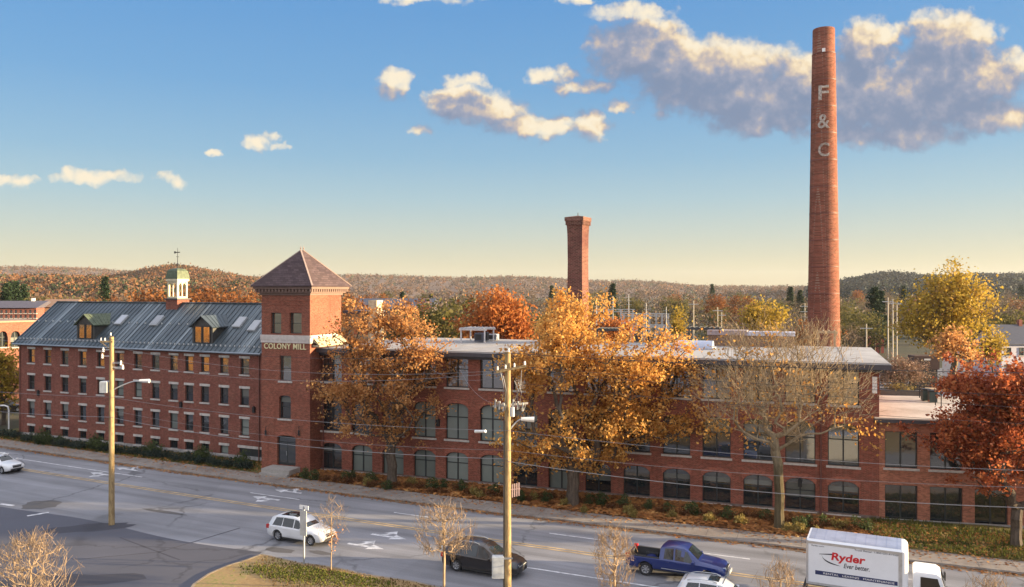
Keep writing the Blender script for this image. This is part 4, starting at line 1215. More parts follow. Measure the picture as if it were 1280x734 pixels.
# the row along the street front
big_tree('golden_maple', 'large golden orange tree in full leaf with a split trunk before the mill arches', foot(715.6, 631), .063,
         [(712, 392, 33, 32), (735, 440, 75, 40), (672, 505, 42, 42), (690, 455, 45, 40), (800, 458, 62, 42), (716, 545, 55, 42), (775, 520, 48, 32), (850, 490, 36, 42, 1.0), (825, 535, 30, 22), (650, 545, 22, 26), (745, 565, 28, 22), (880, 520, 30, 22, 1.), (760, 500, 60, 40), (700, 570, 34, 20), (860, 455, 30, 30)],
         500, 70, .38, .225, L_GOLD, .47, BARK_D, 11, 3.6, depth=.75, shell=3.2, clumps=125, csig=.85)
big_tree('orange_maple', 'thinning orange tree with dark trunk standing beside the brick tower', foot(490, 606), .0694,
         [(482, 427, 48, 42), (522, 415, 38, 36), (450, 482, 38, 36), (446, 444, 24, 24), (500, 490, 50, 40), (472, 540, 38, 32), (543, 455, 28, 34), (462, 408, 24, 22), (430, 512, 18, 22)],
         390, 48, .37, .22, L_ORANGE, .42, BARK_D, 12, 3.4, depth=.75, shell=3.0, clumps=78, csig=.85)
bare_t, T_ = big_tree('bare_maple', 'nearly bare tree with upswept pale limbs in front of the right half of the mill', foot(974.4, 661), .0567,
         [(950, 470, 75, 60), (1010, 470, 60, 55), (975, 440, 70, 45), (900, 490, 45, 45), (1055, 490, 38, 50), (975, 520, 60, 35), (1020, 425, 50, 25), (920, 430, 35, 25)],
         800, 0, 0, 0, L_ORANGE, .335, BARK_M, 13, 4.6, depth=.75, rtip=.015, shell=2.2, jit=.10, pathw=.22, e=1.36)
def spurs(root, T, per, size, mat, r0, seed, up=1.0, out=.12):
    r_ = np.random.RandomState(seed); m = len(T) * per; i = r_.randint(0, len(T), m); c_ = T.mean(0)
    dv = r_.randn(m, 3) * .55 + np.array([0, 0, up]) + (T[i] - c_) * out; dv /= np.linalg.norm(dv, axis=1, keepdims=True)
    s0 = T[i] - dv * size * .3 + r_.randn(m, 3) * size * .35; s1 = s0 + dv * (size * (.4 + .8 * r_.rand(m, 1)))
    inst('twigs', frusta('twigs', s0, s1, np.full(m, r0), np.full(m, r0 * .5), mat, 3), root)
spurs(bare_t, T_, 4, .9, BARK_T, .014, 3)
bx, by, mpp = 974.4, 661, .0567
T2 = in_lobes([((cx - bx) * mpp, 0, (by - cy) * mpp, rx * mpp, 1.8, ry * mpp) for cx, cy, rx, ry in ((895, 535, 38, 22), (905, 500, 35, 25), (930, 550, 28, 12), (1065, 535, 30, 14), (1085, 545, 16, 16), (890, 470, 30, 30), (1000, 500, 70, 50), (940, 440, 60, 30))], 90, 5)
inst('crown', leaves('crown', T2, 13, .50, .23, L_GOLD, 9), bare_t)
big_tree('red_maple', 'dense dark red tree at the right edge covering the end of the annex', foot(1271, 684), .0526,
         [(1240, 520, 58, 62), (1215, 565, 38, 40), (1272, 485, 55, 36), (1305, 540, 60, 75), (1222, 492, 38, 36), (1252, 595, 46, 24), (1195, 525, 22, 30), (1300, 470, 40, 30), (1330, 600, 40, 30)],
         480, 80, .36, .21, L_RED, .34, BARK_D, 14, 2.6, depth=.85, shell=2.6, clumps=90, csig=.7)

# small leafless street trees on the near lawn
def street_tree(label, px, d, ytop, wpx, yclear, n, seed, up=2.0, rb=.07, stake=False, bias=1.0, rt=.012):
    base = Vector(((px - CX) / FPX * d, d, .1)); mpp = d / FPX; ytop += 10
    h = H - (ytop - HY) * mpp - .1; hc = H - (yclear - HY) * mpp - .1; w_ = wpx * mpp / 2
    r_ = np.random.RandomState(seed)
    root = empty('street_tree', base, 0, label, 'tree')
    t = r_.rand(n); z = hc + (h - hc) * t ** bias; rad = w_ * (.35 + .65 * np.sin(np.pi * np.clip(t * .85 + .12, 0, 1))) * np.sqrt(r_.rand(n)); a = r_.rand(n) * 6.283
    T = np.stack([rad * np.cos(a), rad * np.sin(a), z], 1)
    trunk = [(0, 0, -.2), (0, 0, hc * .35), (.02, .01, hc * .75), (.0, .03, hc + (h - hc) * .25), (.03, 0, hc + (h - hc) * .6)]
    sk = skeleton(T, trunk, rb, rt, seed, pathw=.12, step=.42, up=.30, jit=.10, downpen=2.6)
    inst('trunk', limbs('trunk', sk, BARK_F, 4, 1.2), root)
    # short spurs at the twig ends
    m = n * 4; i = r_.randint(0, n, m); dv = r_.randn(m, 3) * .5 + np.array([0, 0, 1.1]) + T[i] * np.array([.35, .35, 0]) / max(w_, .1); dv /= np.linalg.norm(dv, axis=1, keepdims=True)
    s0 = T[i] - dv * .3 + r_.randn(m, 3) * .10; s1 = s0 + dv * (.30 + .55 * r_.rand(m, 1))
    inst('twigs', frusta('twigs', s0, s1, np.full(m, .009), np.full(m, .005), BARK_F, 3), root)
    return root
street_tree('round headed leafless street tree standing before the black car', 555, 45.0, 620, 82, 690, 170, 21)
street_tree('slim upright leafless street tree left of the blue pickup', 768, 42.0, 652, 62, 735, 150, 22, bias=.8)
street_tree('small leafless street tree in front of the box truck tail', 975, 40.0, 692, 54, 760, 120, 23)
street_tree('large twiggy leafless tree in the lower left corner of the car park', 38, 40.0, 662, 112, 770, 300, 24, rb=.075)
street_tree('leafless street tree with only its tips showing at the lower right', 1238, 39.5, 708, 60, 775, 120, 25)
st = street_tree('thin young tree with a few pinkish leaves beside the street sign', 414, 48.5, 612, 40, 672, 30, 26, rb=.032, rt=.006)
r_ = np.random.RandomState(4)
T3 = np.stack([.5 + .35 * r_.randn(14), .2 * r_.randn(14), 1.95 + .3 * r_.randn(14)], 1)
T3 = T3 * np.array([.25, 1, 1]); inst('crown', leaves('crown', T3, 10, .22, .12, leafmat('leaf_pink', [(0, (.30, .14, .08)), (1, (.52, .30, .18))], .3), 3), st)
mbk = MB(); blob(mbk, g(406, 714.5, .12), .8, .6, 0, .115, seed=3); struct(mbk.build('mulch_ring', BEDM))

# shrubs in the bed: three kinds of bush, copied
def shrub(name, label, cat, n, rx, rz, size, mat, seed, group=None, stemmy=False):
    root = empty(name, (0, 0, 0), 0, label, cat, group)
    T = in_lobes([(0, 0, rz * .55, rx * .8, rx * .8, rz * .5), (rx * .3, .1, rz * .4, rx * .5, rx * .5, rz * .4), (-rx * .35, -.1, rz * .35, rx * .5, rx * .5, rz * .35)], n, seed, 3)
    me = leaves('foliage', T, 14, rx * .17, size, mat, seed)
    o = inst('foliage', me, root)
    r_ = np.random.RandomState(seed); k = 9; a = r_.rand(k) * 6.28
    p1 = np.stack([np.cos(a) * rx * .5, np.sin(a) * rx * .5, np.full(k, rz * .7)], 1)
    inst('stems', frusta('stems', np.zeros((k, 3)), p1, np.full(k, .02), np.full(k, .008), BARK_D, 4), root)
    ALLOBJ.append(root)
    return root
L_BUSHG = leafmat('bush_green', [(0, (.030, .046, .022)), (.5, (.070, .092, .034)), (1, (.14, .155, .06))], .25, 1.0)
L_BUSHY = leafmat('bush_yellow', [(0, (.14, .105, .03)), (.5, (.29, .22, .07)), (1, (.46, .35, .14))], .3, 1.0)
L_BUSHR = leafmat('bush_russet', [(0, (.075, .032, .018)), (.5, (.15, .065, .028)), (1, (.26, .13, .05))], .3, 1.0)
L_BUSHB = leafmat('bush_bluegreen', [(0, (.016, .026, .022)), (.5, (.034, .050, .040)), (1, (.070, .092, .068))], .2, 1.0)
KINDS = {
 'g': shrub('green_shrub', 'low rounded green shrub in the leaf strewn bed below the mill windows', 'shrub', 46, .75, .95, .15, L_BUSHG, 31, 'green shrubs in the mill bed'),
 'y': shrub('yellow_shrub', 'low yellowing shrub in the leaf strewn bed below the mill windows', 'shrub', 40, .62, .75, .14, L_BUSHY, 32, 'yellowing shrubs in the mill bed'),
 'r': shrub('russet_shrub', 'low russet brown shrub in the leaf strewn bed below the mill windows', 'shrub', 40, .8, .65, .15, L_BUSHR, 33, 'russet shrubs in the mill bed'),
 'h': shrub('hedge_shrub', 'dark blue green hedge shrub along the foot of the four storey wing', 'shrub', 46, 1.0, 1.15, .17, L_BUSHB, 34, 'hedge shrubs before the wing'),
 't': shrub('tall_shrub', 'taller rounded green bush rising above the hedge before the four storey wing', 'shrub', 70, 1.05, 1.9, .17, L_BUSHG, 35, 'tall bushes before the wing'),
}
first = {k: True for k in KINDS}
def plant(kind, px, py, s=1.0):
    p = g(px, py, .12); rz = rnd.random() * 6.28; sc_ = s * (.85 + .3 * rnd.random())
    if first[kind]:
        first[kind] = False; o = KINDS[kind]; o.location = (p.x, p.y, .12); o.rotation_euler = (0, 0, rz); o.scale = (sc_, sc_, sc_)
    else:
        copy_tree(KINDS[kind], (p.x, p.y, .12), rz, scale=(sc_, sc_, sc_))
for i in range(34):
    px = 2 + i * 9.6; py = 548.0 + px * .1235 + rnd.uniform(-1, 1) - (3 if px < 30 else 0)
    if px < 318: plant('h', px, py, .74)
for px, py in ((51, 555), (58, 556), (118, 562), (127, 564), (186, 568), (194, 570), (250, 577), (257, 578), (75, 556), (303, 584)): plant('t', px, py, .8 if px != 75 else .7)
for px, py in ((440, 599), (463, 603), (484, 612), (540, 611), (555, 610), (577, 613), (640, 622), (683, 627), (651, 626), (737, 630), (752, 631), (811, 637), (836, 641), (865, 644), (910, 649), (957, 650), (1010, 657), (1029, 657), (1070, 660), (381, 598), (392, 600), (432, 600), (617, 618), (780, 634), (1000, 661), (1085, 664)): plant('g', px, py, .85)
for px, py in ((460, 607), (515, 606), (592, 619), (667, 625), (706, 632), (730, 641), (786, 642), (790, 647), (862, 640), (886, 652), (925, 655), (985, 664), (1045, 660), (1055, 661), (840, 647), (600, 622), (1000, 667), (1020, 668)): plant('y', px, py, .8)
for px in range(405, 1080, 15):
    py = 598 + (px - 400) * .0905 + rnd.uniform(-1, 6); plant('r', px, py, .7)

# ---------------------------------------------------------------- vehicles (nose towards +x, foot of the wheels at z = 0)
def arch_low(x, wheels, R_, zlow, zw):
    z = zlow
    for xw in wheels:
        d = abs(x - xw)
        if d < R_: z = max(z, zw + math.sqrt(R_ * R_ - d * d))
    return z
def loft(st, wheels, Rw, zw):
    """st: rows of (x, zlow, zbelt, ztop, wlow, wbelt, wtop); returns MB-style verts, faces and the face class"""
    xs = sorted({r[0] for r in st} | {xw + f * Rw for xw in wheels for f in (-1, -.92, -.7, -.38, 0, .38, .7, .92, 1)})
    xs = [x for x in xs if st[0][0] <= x <= st[-1][0]]
    A = np.array(st); V = []; ring = 9
    rows = []
    for x in xs:
        q = [np.interp(x, A[:, 0], A[:, k]) for k in range(1, 7)]
        zl, zb, zt, wl, wb, wt = q; za = arch_low(x, wheels, Rw, zl, zw); za = min(za, zb - .10)
        zm = max(za + .03, zl + (zb - zl) * .45)
        half = [(0, za), (wl * .9, za), (wl, za + .02), (wb * 1.0, zm), (wb * .985, zb - .03), (wb * .955, zb), (wt, zt - .05 * min(1, (zt - zb) * 4)), (wt * .82, zt), (0, zt + .025)]
        rows.append((x, zb, zt)); V.append([(x, -w_, z) for w_, z in half] + [(x, w_, z) for w_, z in reversed(half[1:-1])])
    k = len(V[0]); F = []; C = []
    for i in range(len(xs) - 1):
        for j in range(k):
            jj = (j + 1) % k
            F.append((i*k+j, (i+1)*k+j, (i+1)*k+jj, i*k+jj)); jm = j if j < 8 else k - 1 - j
            C.append((i, jm))
    F.append(tuple(range(k))); C.append((-1, 0)); F.append(tuple(range(len(xs) * k - 1, (len(xs) - 1) * k - 1, -1))); C.append((-1, 0))
    return [p for r_ in V for p in r_], F, C, rows
def glass_panel(mb, pts, out=.012):
    """window panel lying just proud of the body; pts counter-clockwise seen from outside"""
    p = [Vector(q) for q in pts]; n = (p[1] - p[0]).cross(p[2] - p[0]).normalized()
    f = [q + n * out for q in p]; m = len(p)
    mb.add([tuple(q) for q in p] + [tuple(q) for q in f], [tuple(range(m, 2 * m))] + [(i, (i + 1) % m, m + (i + 1) % m, m + i) for i in range(m)])
def wheel(root, x, y, r_, wd, side):
    mb = MB(); n = 20
    prof = [(r_ * .60, -wd / 2), (r_ * .93, -wd / 2), (r_, -wd / 2 + .035), (r_, wd / 2 - .035), (r_ * .93, wd / 2), (r_ * .60, wd / 2)]
    v = []; f = []
    for rr_, yy in prof:
        for k in range(n): a = 2 * math.pi * k / n; v.append((rr_ * math.cos(a), yy, rr_ * math.sin(a)))
    for i in range(5):
        for k in range(n): f.append((i*n+k, (i+1)*n+k, (i+1)*n+(k+1)%n, i*n+(k+1)%n))
    mb.add(v, f); w_ = inst('wheel', mb.mesh('wheel', RUBBER), root, (x, y, r_))
    mb = MB(); yo = side * (wd / 2 - .02)
    for k in range(7):
        a0, a1 = 2 * math.pi * (k - .27) / 7, 2 * math.pi * (k + .27) / 7; ri = r_ * .16; ro = r_ * .60
        p = [(ri * math.cos(a0), yo, ri * math.sin(a0)), (ro * math.cos(a0), yo + side * .0, ro * math.sin(a0)), (ro * math.cos(a1), yo, ro * math.sin(a1)), (ri * math.cos(a1), yo, ri * math.sin(a1))]
        mb.add(p + [(q[0], q[1] - side * .05, q[2]) for q in p], [(0, 1, 2, 3) if side < 0 else (3, 2, 1, 0), (0, 4, 5, 1), (1, 5, 6, 2), (2, 6, 7, 3), (3, 7, 4, 0)])
    mb.cyl((0, yo - side * .05, 0), (0, yo + side * .01, 0), r_ * .17, n=10)
    for k in range(n):
        a0, a1 = 2 * math.pi * k / n, 2 * math.pi * (k + 1) / n
        mb.poly(*[(q * r_ * math.cos(a), yo + s_ * side, q * r_ * math.sin(a)) for q, a, s_ in ((.56, a0, 0), (.62, a0, .012), (.62, a1, .012), (.56, a1, 0))])
    inst('rim', mb.mesh('rim', RIM), w_)
    mb = MB(); mb.cyl((0, yo - side * .07, 0), (0, yo - side * .06, 0), r_ * .60, n=16); inst('brake_disc', mb.mesh('brake_disc', BLACKPL), w_)
def vehicle(name, label, cat, p, ang, st, wheels, rw, mat, cabin, tw=.80, wd=.22, rails=False, roofmat=None, sunroof=None, lightz=None, topcut=None):
    """cabin: (x rear glass foot, x rear roof, x front roof, x windscreen foot, list of side panes (x0, x1))"""
    root = empty(name, (p.x, p.y, .004), ang, label, cat)
    Rw = rw * 1.16
    V, F, C, rows = loft(st, wheels, Rw, rw)
    mb = MB()
    keep = [f for f, c in zip(F, C) if not (topcut and c[1] >= 5 and c[0] >= 0 and topcut[0] - .01 <= (rows[c[0]][0] + rows[c[0] + 1][0]) / 2 <= topcut[1] + .01)]
    mb.add(V, keep); body = mb.build('body', mat, root, smooth=True)
    A = np.array(st)
    def I(x, k): return float(np.interp(x, A[:, 0], A[:, k]))
    # side panes between belt and roof edge
    xrf, xrr, xfr, xff, panes = cabin
    for s in (-1, 1):
        for (x0, x1, x0t, x1t) in panes:
            pts = []
            for x, top in ((x0, 0), (x1, 0), (x1t, 1), (x0t, 1)):
                zb, zt, wb, wt = I(x, 2), I(x, 3), I(x, 5), I(x, 6); dt = zt - .05 * min(1, (zt - zb) * 4)
                f_ = .08 if not top else .90
                pts.append((x, s * (wb * .955 + (wt - wb * .955) * f_), zb + (dt - zb) * f_))
            mb = MB(); glass_panel(mb, pts if s < 0 else pts[::-1]); mb.build('side_window', CARGLASS, root)
    for nm, xa, xb in (('windscreen', xff, xfr), ('rear_window', xrf, xrr)):
        if xa is None: continue
        pts = []
        for x, q in ((xa + (xb - xa) * .06, 0), (xa + (xb - xa) * .93, 1)):
            wt, zt = I(x, 6), I(x, 3); pts.append(((x, -wt * .80, zt), (x, wt * .80, zt)))
        (a0, a1), (b0, b1) = pts
        mid0 = (a0[0], 0, a0[2] + .025); mid1 = (b0[0], 0, b0[2] + .025)
        mb = MB()
        for q in ([a0, mid0, mid1, b0], [mid0, a1, b1, mid1]):
            glass_panel(mb, q if nm == 'windscreen' else q[::-1], .015)
        mb.build(nm, CARGLASS, root)
    for xw in wheels:
        for s in (-1, 1): wheel(root, xw, s * (tw - wd / 2 + .06), rw, wd, s)
    xf, xr = st[-1][0], st[0][0]; lz = lightz or (.66, .80)
    wf, wr = I(xf - .15, 5), I(xr + .1, 5)
    for s in (-1, 1):
        mb = MB(); y0, y1 = s * wf * .52, s * wf * 1.0
        mb.add([(xf - .05, y0, lz[0]), (xf - .30, y1, lz[0]), (xf - .36, y1, lz[1]), (xf - .09, y0, lz[1] - .01), (xf + .015, y0, lz[0]), (xf - .28, y1 * 1.015, lz[0]), (xf - .34, y1 * 1.015, lz[1]), (xf - .04, y0, lz[1])],
               [(4, 5, 6, 7), (7, 6, 5, 4), (0, 1, 5, 4), (3, 7, 6, 2), (1, 2, 6, 5), (0, 4, 7, 3)]); mb.build('headlight', HEADL, root)
        mb = MB(); mb.box(xr - .015, xr + .22, min(s * wr * .80, s * wr * 1.012), max(s * wr * .80, s * wr * 1.012), lz[0] + .12, lz[1] + .22); mb.build('tail_light', TAILL, root)
        mb = MB(); xm = xff - .25; ym = s * (I(xm, 5) + .10); zm = I(xm, 2) + .09
        mb.bevbox(xm - .08, xm + .10, ym - .10, ym + .10, zm - .07, zm + .09, .03); mb.build('wing_mirror', mat, root)
        for (x0, x1, x0t, x1t) in panes[:2]:
            mb = MB(); xh = min(x0, x0t) + .12; z_ = I(xh, 2) - .10; y_ = s * I(xh, 5); mb.box(xh, xh + .2, min(y_ * .99, y_ * 1.02), max(y_ * .99, y_ * 1.02), z_ - .02, z_ + .02); mb.build('door_handle', mat, root)
    mb = MB(); mb.box(xf - .12, xf + .018, -wf * .48, wf * .48, lz[0] - .10, lz[1] - .03); mb.box(xf - .12, xf + .012, -wf * .75, wf * .75, lz[0] - .33, lz[0] - .18); mb.build('grille', BLACKPL, root)
    mb = MB(); mb.box(xf - .02, xf + .035, -wf * .55, wf * .55, lz[1] - .10, lz[1] - .06); mb.build('grille_bar', STEEL, root)
    mb = MB(); 
    for s in (-1, 1):
        y_ = s * I(0, 5); mb.box(wheels[0] + Rw + .03, wheels[1] - Rw - .03, min(y_ * .97, y_ * 1.012), max(y_ * .97, y_ * 1.012), I(0, 1) + .03, I(0, 1) + .12)
    mb.build('sill_trim', BLACKPL, root)
    if rails:
        mb = MB()
        for s in (-1, 1):
            xs_ = [xrr + .1 + (xfr - xrr - .3) * i / 6 for i in range(7)]
            mb.tube([(x, s * I(x, 6) * .90, I(x, 3) + (.05 if 0 < i < 6 else -.01)) for i, x in enumerate(xs_)], .022, 6)
        mb.build('roof_rails', STEEL, root)
    if sunroof:
        x0, x1, yw = sunroof; mb = MB(); n_ = 4
        for i in range(n_):
            xa, xb = x0 + (x1 - x0) * i / n_, x0 + (x1 - x0) * (i + 1) / n_
            for q in ([(xa, -yw, I(xa, 3)), (xb, -yw, I(xb, 3)), (xb, 0, I(xb, 3) + .025), (xa, 0, I(xa, 3) + .025)], [(xa, 0, I(xa, 3) + .025), (xb, 0, I(xb, 3) + .025), (xb, yw, I(xb, 3)), (xa, yw, I(xa, 3))]):
                glass_panel(mb, q, .012)
        mb.build('sunroof', CARGLASS, root)
    return root, I

P_WHITE = paint('car_white', (.66, .66, .67)); P_BLACK = paint('car_black', (.012, .010, .012), .25); P_BLUE = paint('truck_blue', (.005, .020, .135), .25, .1)
P_SILVER = paint('car_silver', (.58, .60, .63), .3, .3)
def heading(p): d = cen_dir(p.x); return math.atan2(d.y, d.x)
def on_wheels(px0, py0, px1, py1, half_w):
    """centre and heading from where the near wheels touch the road"""
    a, b = g(px0, py0), g(px1, py1); d = (b - a).normalized(); n = Vector((-d.y, d.x, 0)); return (a + b) / 2 + n * half_w, math.atan2(d.y, d.x)

SUV = [(-2.30,.42,.86,1.00,.80,.84,.62),(-2.22,.34,.92,1.12,.84,.90,.66),(-1.98,.26,.98,1.52,.86,.93,.66),(-1.70,.24,1.00,1.62,.87,.94,.66),(-1.0,.22,1.0,1.68,.88,.95,.66),(-.2,.22,.98,1.69,.88,.95,.66),(.25,.22,.97,1.63,.88,.95,.66),(.62,.22,.96,1.38,.88,.94,.70),(1.05,.22,.96,1.06,.87,.93,.76),(1.6,.24,.90,1.00,.86,.92,.74),(2.05,.28,.80,.90,.82,.88,.66),(2.28,.34,.68,.76,.72,.76,.56),(2.34,.40,.62,.66,.66,.70,.5)]
p, a = on_wheels(345.6, 675.7, 389.4, 683, .84); a = (a + heading(p)) / 2
vehicle('suv', 'white suv with dark panoramic roof driving past the car park entrance', 'car', p, a, SUV, (-1.36, 1.40), .355, P_WHITE,
        (-2.18, -1.75, .15, 1.02, [(-1.80, -1.02, -1.58, -.98), (-.94, -.06, -.94, -.06), (.02, .82, .02, .30)]), sunroof=(-1.35, .05, .50), rails=False)
CROSS = [(a_, b_, c_ * 1.05, d_ * 1.07, e_, f_, g_) for a_, b_, c_, d_, e_, f_, g_ in [(-2.48,.44,.82,.92,.80,.84,.60),(-2.40,.34,.92,1.08,.86,.92,.66),(-2.1,.26,.99,1.45,.88,.95,.64),(-1.7,.24,1.01,1.58,.89,.97,.65),(-1.0,.22,1.0,1.66,.90,.98,.66),(-.2,.22,.98,1.66,.90,.98,.66),(.30,.22,.97,1.58,.90,.98,.66),(.75,.22,.96,1.32,.90,.97,.71),(1.20,.22,.95,1.05,.89,.96,.77),(1.8,.24,.90,.99,.88,.94,.75),(2.25,.28,.80,.89,.84,.90,.66),(2.48,.34,.68,.76,.74,.78,.56),(2.55,.42,.62,.66,.66,.70,.5)]]
p, a = on_wheels(568, 713.8, 626.4, 724, .87); a = (a + heading(p)) / 2
vehicle('crossover', 'black crossover with silver roof rails driving behind the near wooden pole', 'car', p, a, CROSS, (-1.45, 1.52), .37, P_BLACK,
        (-2.34, -1.85, .18, 1.15, [(-1.92, -1.10, -1.68, -1.08), (-1.0, -.06, -1.0, -.06), (.03, .95, .03, .36)]), rails=True, tw=.84)
SED = [(-2.30,.40,.80,.86,.76,.80,.60),(-2.22,.32,.86,.96,.82,.87,.66),(-1.75,.25,.90,1.04,.84,.89,.70),(-1.35,.22,.91,1.20,.85,.90,.66),(-.8,.2,.92,1.42,.86,.90,.58),(-.1,.2,.91,1.44,.86,.90,.58),(.25,.2,.90,1.38,.86,.90,.59),(.95,.2,.88,1.00,.86,.90,.70),(1.5,.22,.82,.93,.84,.88,.70),(2.0,.26,.74,.84,.80,.84,.62),(2.25,.32,.64,.72,.70,.74,.54),(2.31,.40,.58,.62,.62,.66,.46)]
p = g(2.7, 592.5); a = heading(p); d = Vector((math.cos(a), math.sin(a), 0)); n = Vector((-d.y, d.x, 0)); p = p - d * 1.38 + n * .80
root, I_ = vehicle('sedan', 'white sedan with a roof rack entering at the left edge of the road', 'car', p, a, SED, (-1.38, 1.38), .325, P_WHITE,
        (-1.72, -.85, .18, .92, [(-1.32, -.62, -.92, -.60), (-.54, .22, -.54, .14), (.28, .72, .22, .30)]))
mb = MB()
for x in (-.55, .05):
    mb.box(x - .03, x + .03, -.62, .62, 1.50, 1.55)
    for s in (-1, 1): mb.box(x - .03, x + .03, s * .50 - .03, s * .50 + .03, 1.40, 1.50)
mb.box(-.75, .3, -.52, -.40, 1.551, 1.60); mb.box(-.75, .3, .2, .32, 1.551, 1.60)
mb.build('roof_rack', WHITE_PAINT, root)
SUV2 = [tuple([r_[0] * .98] + list(r_[1:])) for r_ in SUV]
p = at(900, 724, 42.5); p = Vector((p.x, p.y, 0)); a = heading(p)
vehicle('small_suv', 'silver white small suv with open sunroof at the bottom edge beside the blue pickup', 'car', p, a, SUV2, (-1.33, 1.37), .345, P_SILVER,
        (-2.13, -1.72, .15, 1.0, [(-1.76, -1.0, -1.55, -.96), (-.92, -.06, -.92, -.06), (.02, .80, .02, .30)]), sunroof=(-.55, .0, .42), rails=True)
# pickup with an open bed
PK_ = [(-2.92,.52,1.02,1.05,.86,.92,.84),(-2.84,.46,1.10,1.13,.90,.97,.88),(-2.0,.44,1.11,1.14,.92,.98,.88),(-.90,.42,1.11,1.14,.93,.99,.88),(-.86,.42,1.12,1.72,.93,.99,.70),(-.70,.40,1.12,1.84,.93,.99,.70),(-.1,.40,1.11,1.90,.93,.99,.70),(.55,.40,1.10,1.88,.93,.99,.70),(.80,.40,1.10,1.76,.93,.99,.70),(1.42,.40,1.10,1.24,.93,.98,.80),(2.1,.42,1.06,1.17,.92,.97,.80),(2.6,.46,1.0,1.10,.89,.95,.76),(2.84,.50,.90,.98,.82,.86,.68),(2.92,.56,.84,.88,.76,.78,.6)]
p, a = on_wheels(804.6, 718.7, 881.5, 731.5, .86); a = heading(p) * .5 + a * .5
root, I_ = vehicle('pickup_truck', 'dark blue pickup truck with an empty open bed heading right', 'pickup', p, a, PK_, (-1.72, 1.92), .40, P_BLUE,
        (None, None, .72, 1.38, [(-.62, -.06, -.58, -.06), (.04, 1.14, .04, .74)]), tw=.86, wd=.27, lightz=(.86, 1.02), topcut=(-2.80, -.92))
mb = MB(); mb.box(-2.78, -.92, -.74, .74, .66, .70)
mb.poly((-2.80, -.80, 1.14), (-.90, -.80, 1.14), (-.90, -.76, .69), (-2.80, -.76, .69)); mb.poly((-.90, .80, 1.14), (-2.80, .80, 1.14), (-2.80, .76, .69), (-.90, .76, .69))
mb.poly((-2.78, .80, 1.13), (-2.78, -.80, 1.13), (-2.76, -.76, .69), (-2.76, .76, .69)); mb.poly((-.90, -.8, 1.14), (-.90, .8, 1.14), (-.93, .76, .69), (-.93, -.76, .69))
for s in (-1, 1):
    mb.box(-2.84, -.90, min(s * .78, s * .95), max(s * .78, s * .95), 1.115, 1.15)
    mb.box(-2.1, -1.35, min(s * .58, s * .75), max(s * .58, s * .75), .70, .92)
mb.build('cargo_bed', plain('bed_liner', (.022, .023, .026), .7), root)
mb = MB(); mb.box(-2.90, -2.80, -.80, .80, .60, 1.13); mb.build('tailgate', P_BLUE, root)
mb = MB(); mb.box(-3.05, -2.86, -.85, .85, .46, .60); mb.box(2.86, 3.02, -.82, .82, .48, .66); mb.build('bumper', STEEL, root)
for s in (-1, 1):
    mb = MB(); y_ = s * .992; mb.box(-.75, 1.25, min(y_, y_ * 1.014), max(y_, y_ * 1.014), .60, .64)
    mb.build('side_trim', STEEL, root)
mb = MB(); mb.poly((-.885, -.55, 1.22), (-.875, -.55, 1.62), (-.875, .55, 1.62), (-.885, .55, 1.22)); mb.build('rear_window', CARGLASS, root)

# the box truck
a0 = g(1008.4, 672.7, 3.40); a1 = g(1128.7, 688, 3.40)
dr = Vector((a1.x - a0.x, a1.y - a0.y, 0)); LB = max(4.7, dr.length); dr.normalize(); nn = Vector((-dr.y, dr.x, 0))
org = Vector((a0.x, a0.y, 0)) + nn * 1.2
truck = empty('box_truck', org, math.atan2(dr.y, dr.x), 'white rental box truck with red and black lettering on its side', 'truck')
LB += .25
TR_W = paint('truck_white', (.70, .71, .74), .4, 0, .3); ALU = plain('aluminium_rail', (.50, .51, .53), .35, metal=.6)
HB, W2 = 3.40, 1.2
mb = MB(); mb.add([(0, -W2, .95), (LB, -W2, .95), (LB + .0, -W2 * .0, .95), (0, W2, .95), (LB, W2, .95)], [])
sec = [(-W2, .95), (W2, .95), (W2, HB - .12), (W2 - .12, HB - .03), (-W2 + .12, HB - .03), (-W2, HB - .12)]
vs = [(0, y, z) for y, z in sec] + [(LB - .28, y, z) for y, z in sec]; k = 6
fr = []
for t in range(5):
    an = math.pi / 2 * t / 4; dx_ = .28 * math.sin(an); ins = .30 * (1 - math.cos(an))
    fr.append([(LB - .28 + dx_, (abs(y) - ins) * (1 if y > 0 else -1), z - (ins * .6 if z > 2 else 0)) for y, z in sec])
vs = [(0, y, z) for y, z in sec]
for r_ in fr: vs += r_
n_r = 1 + len(fr); fs = [tuple(range(k))]
for i in range(n_r - 1):
    for j in range(k): fs.append((i*k+j, i*k+(j+1)%k, (i+1)*k+(j+1)%k, (i+1)*k+j))
fs.append(tuple(range(n_r * k - 1, (n_r - 1) * k - 1, -1)))
mb = MB(); mb.add(vs, fs); box_ = mb.build('cargo_box', TR_W, truck)
mb = MB(); mb.poly((.10, -W2 + .16, HB - .024), (LB - .32, -W2 + .16, HB - .024), (LB - .32, W2 - .16, HB - .024), (.10, W2 - .16, HB - .024))
for i in range(9):
    x = .4 + i * (LB - .9) / 8; mb.box(x - .02, x + .02, -W2 + .16, W2 - .16, HB - .0239, HB - .020)
mb.build('translucent_roof', plain('roof_sheet', (.30, .34, .46), .25, var=.15, scale=.8), box_)
mb = MB()
for s in (-1, 1):
    y_ = s * W2; mb.box(.0, LB - .28, min(y_, y_ * 1.012), max(y_, y_ * 1.012), HB - .25, HB - .13); mb.box(0, LB - .2, min(y_, y_ * 1.012), max(y_, y_ * 1.012), .93, 1.06)
    mb.box(-.03, .08, min(y_ * .93, y_ * 1.014), max(y_ * .93, y_ * 1.014), .95, HB - .10)
    mb.box(LB - .46, LB - .28, min(y_, y_ * 1.010), max(y_, y_ * 1.010), 1.06, HB - .25)
mb.box(-.035, .0, -W2, W2, HB - .28, HB - .10)
mb.build('edge_rails', ALU, box_)
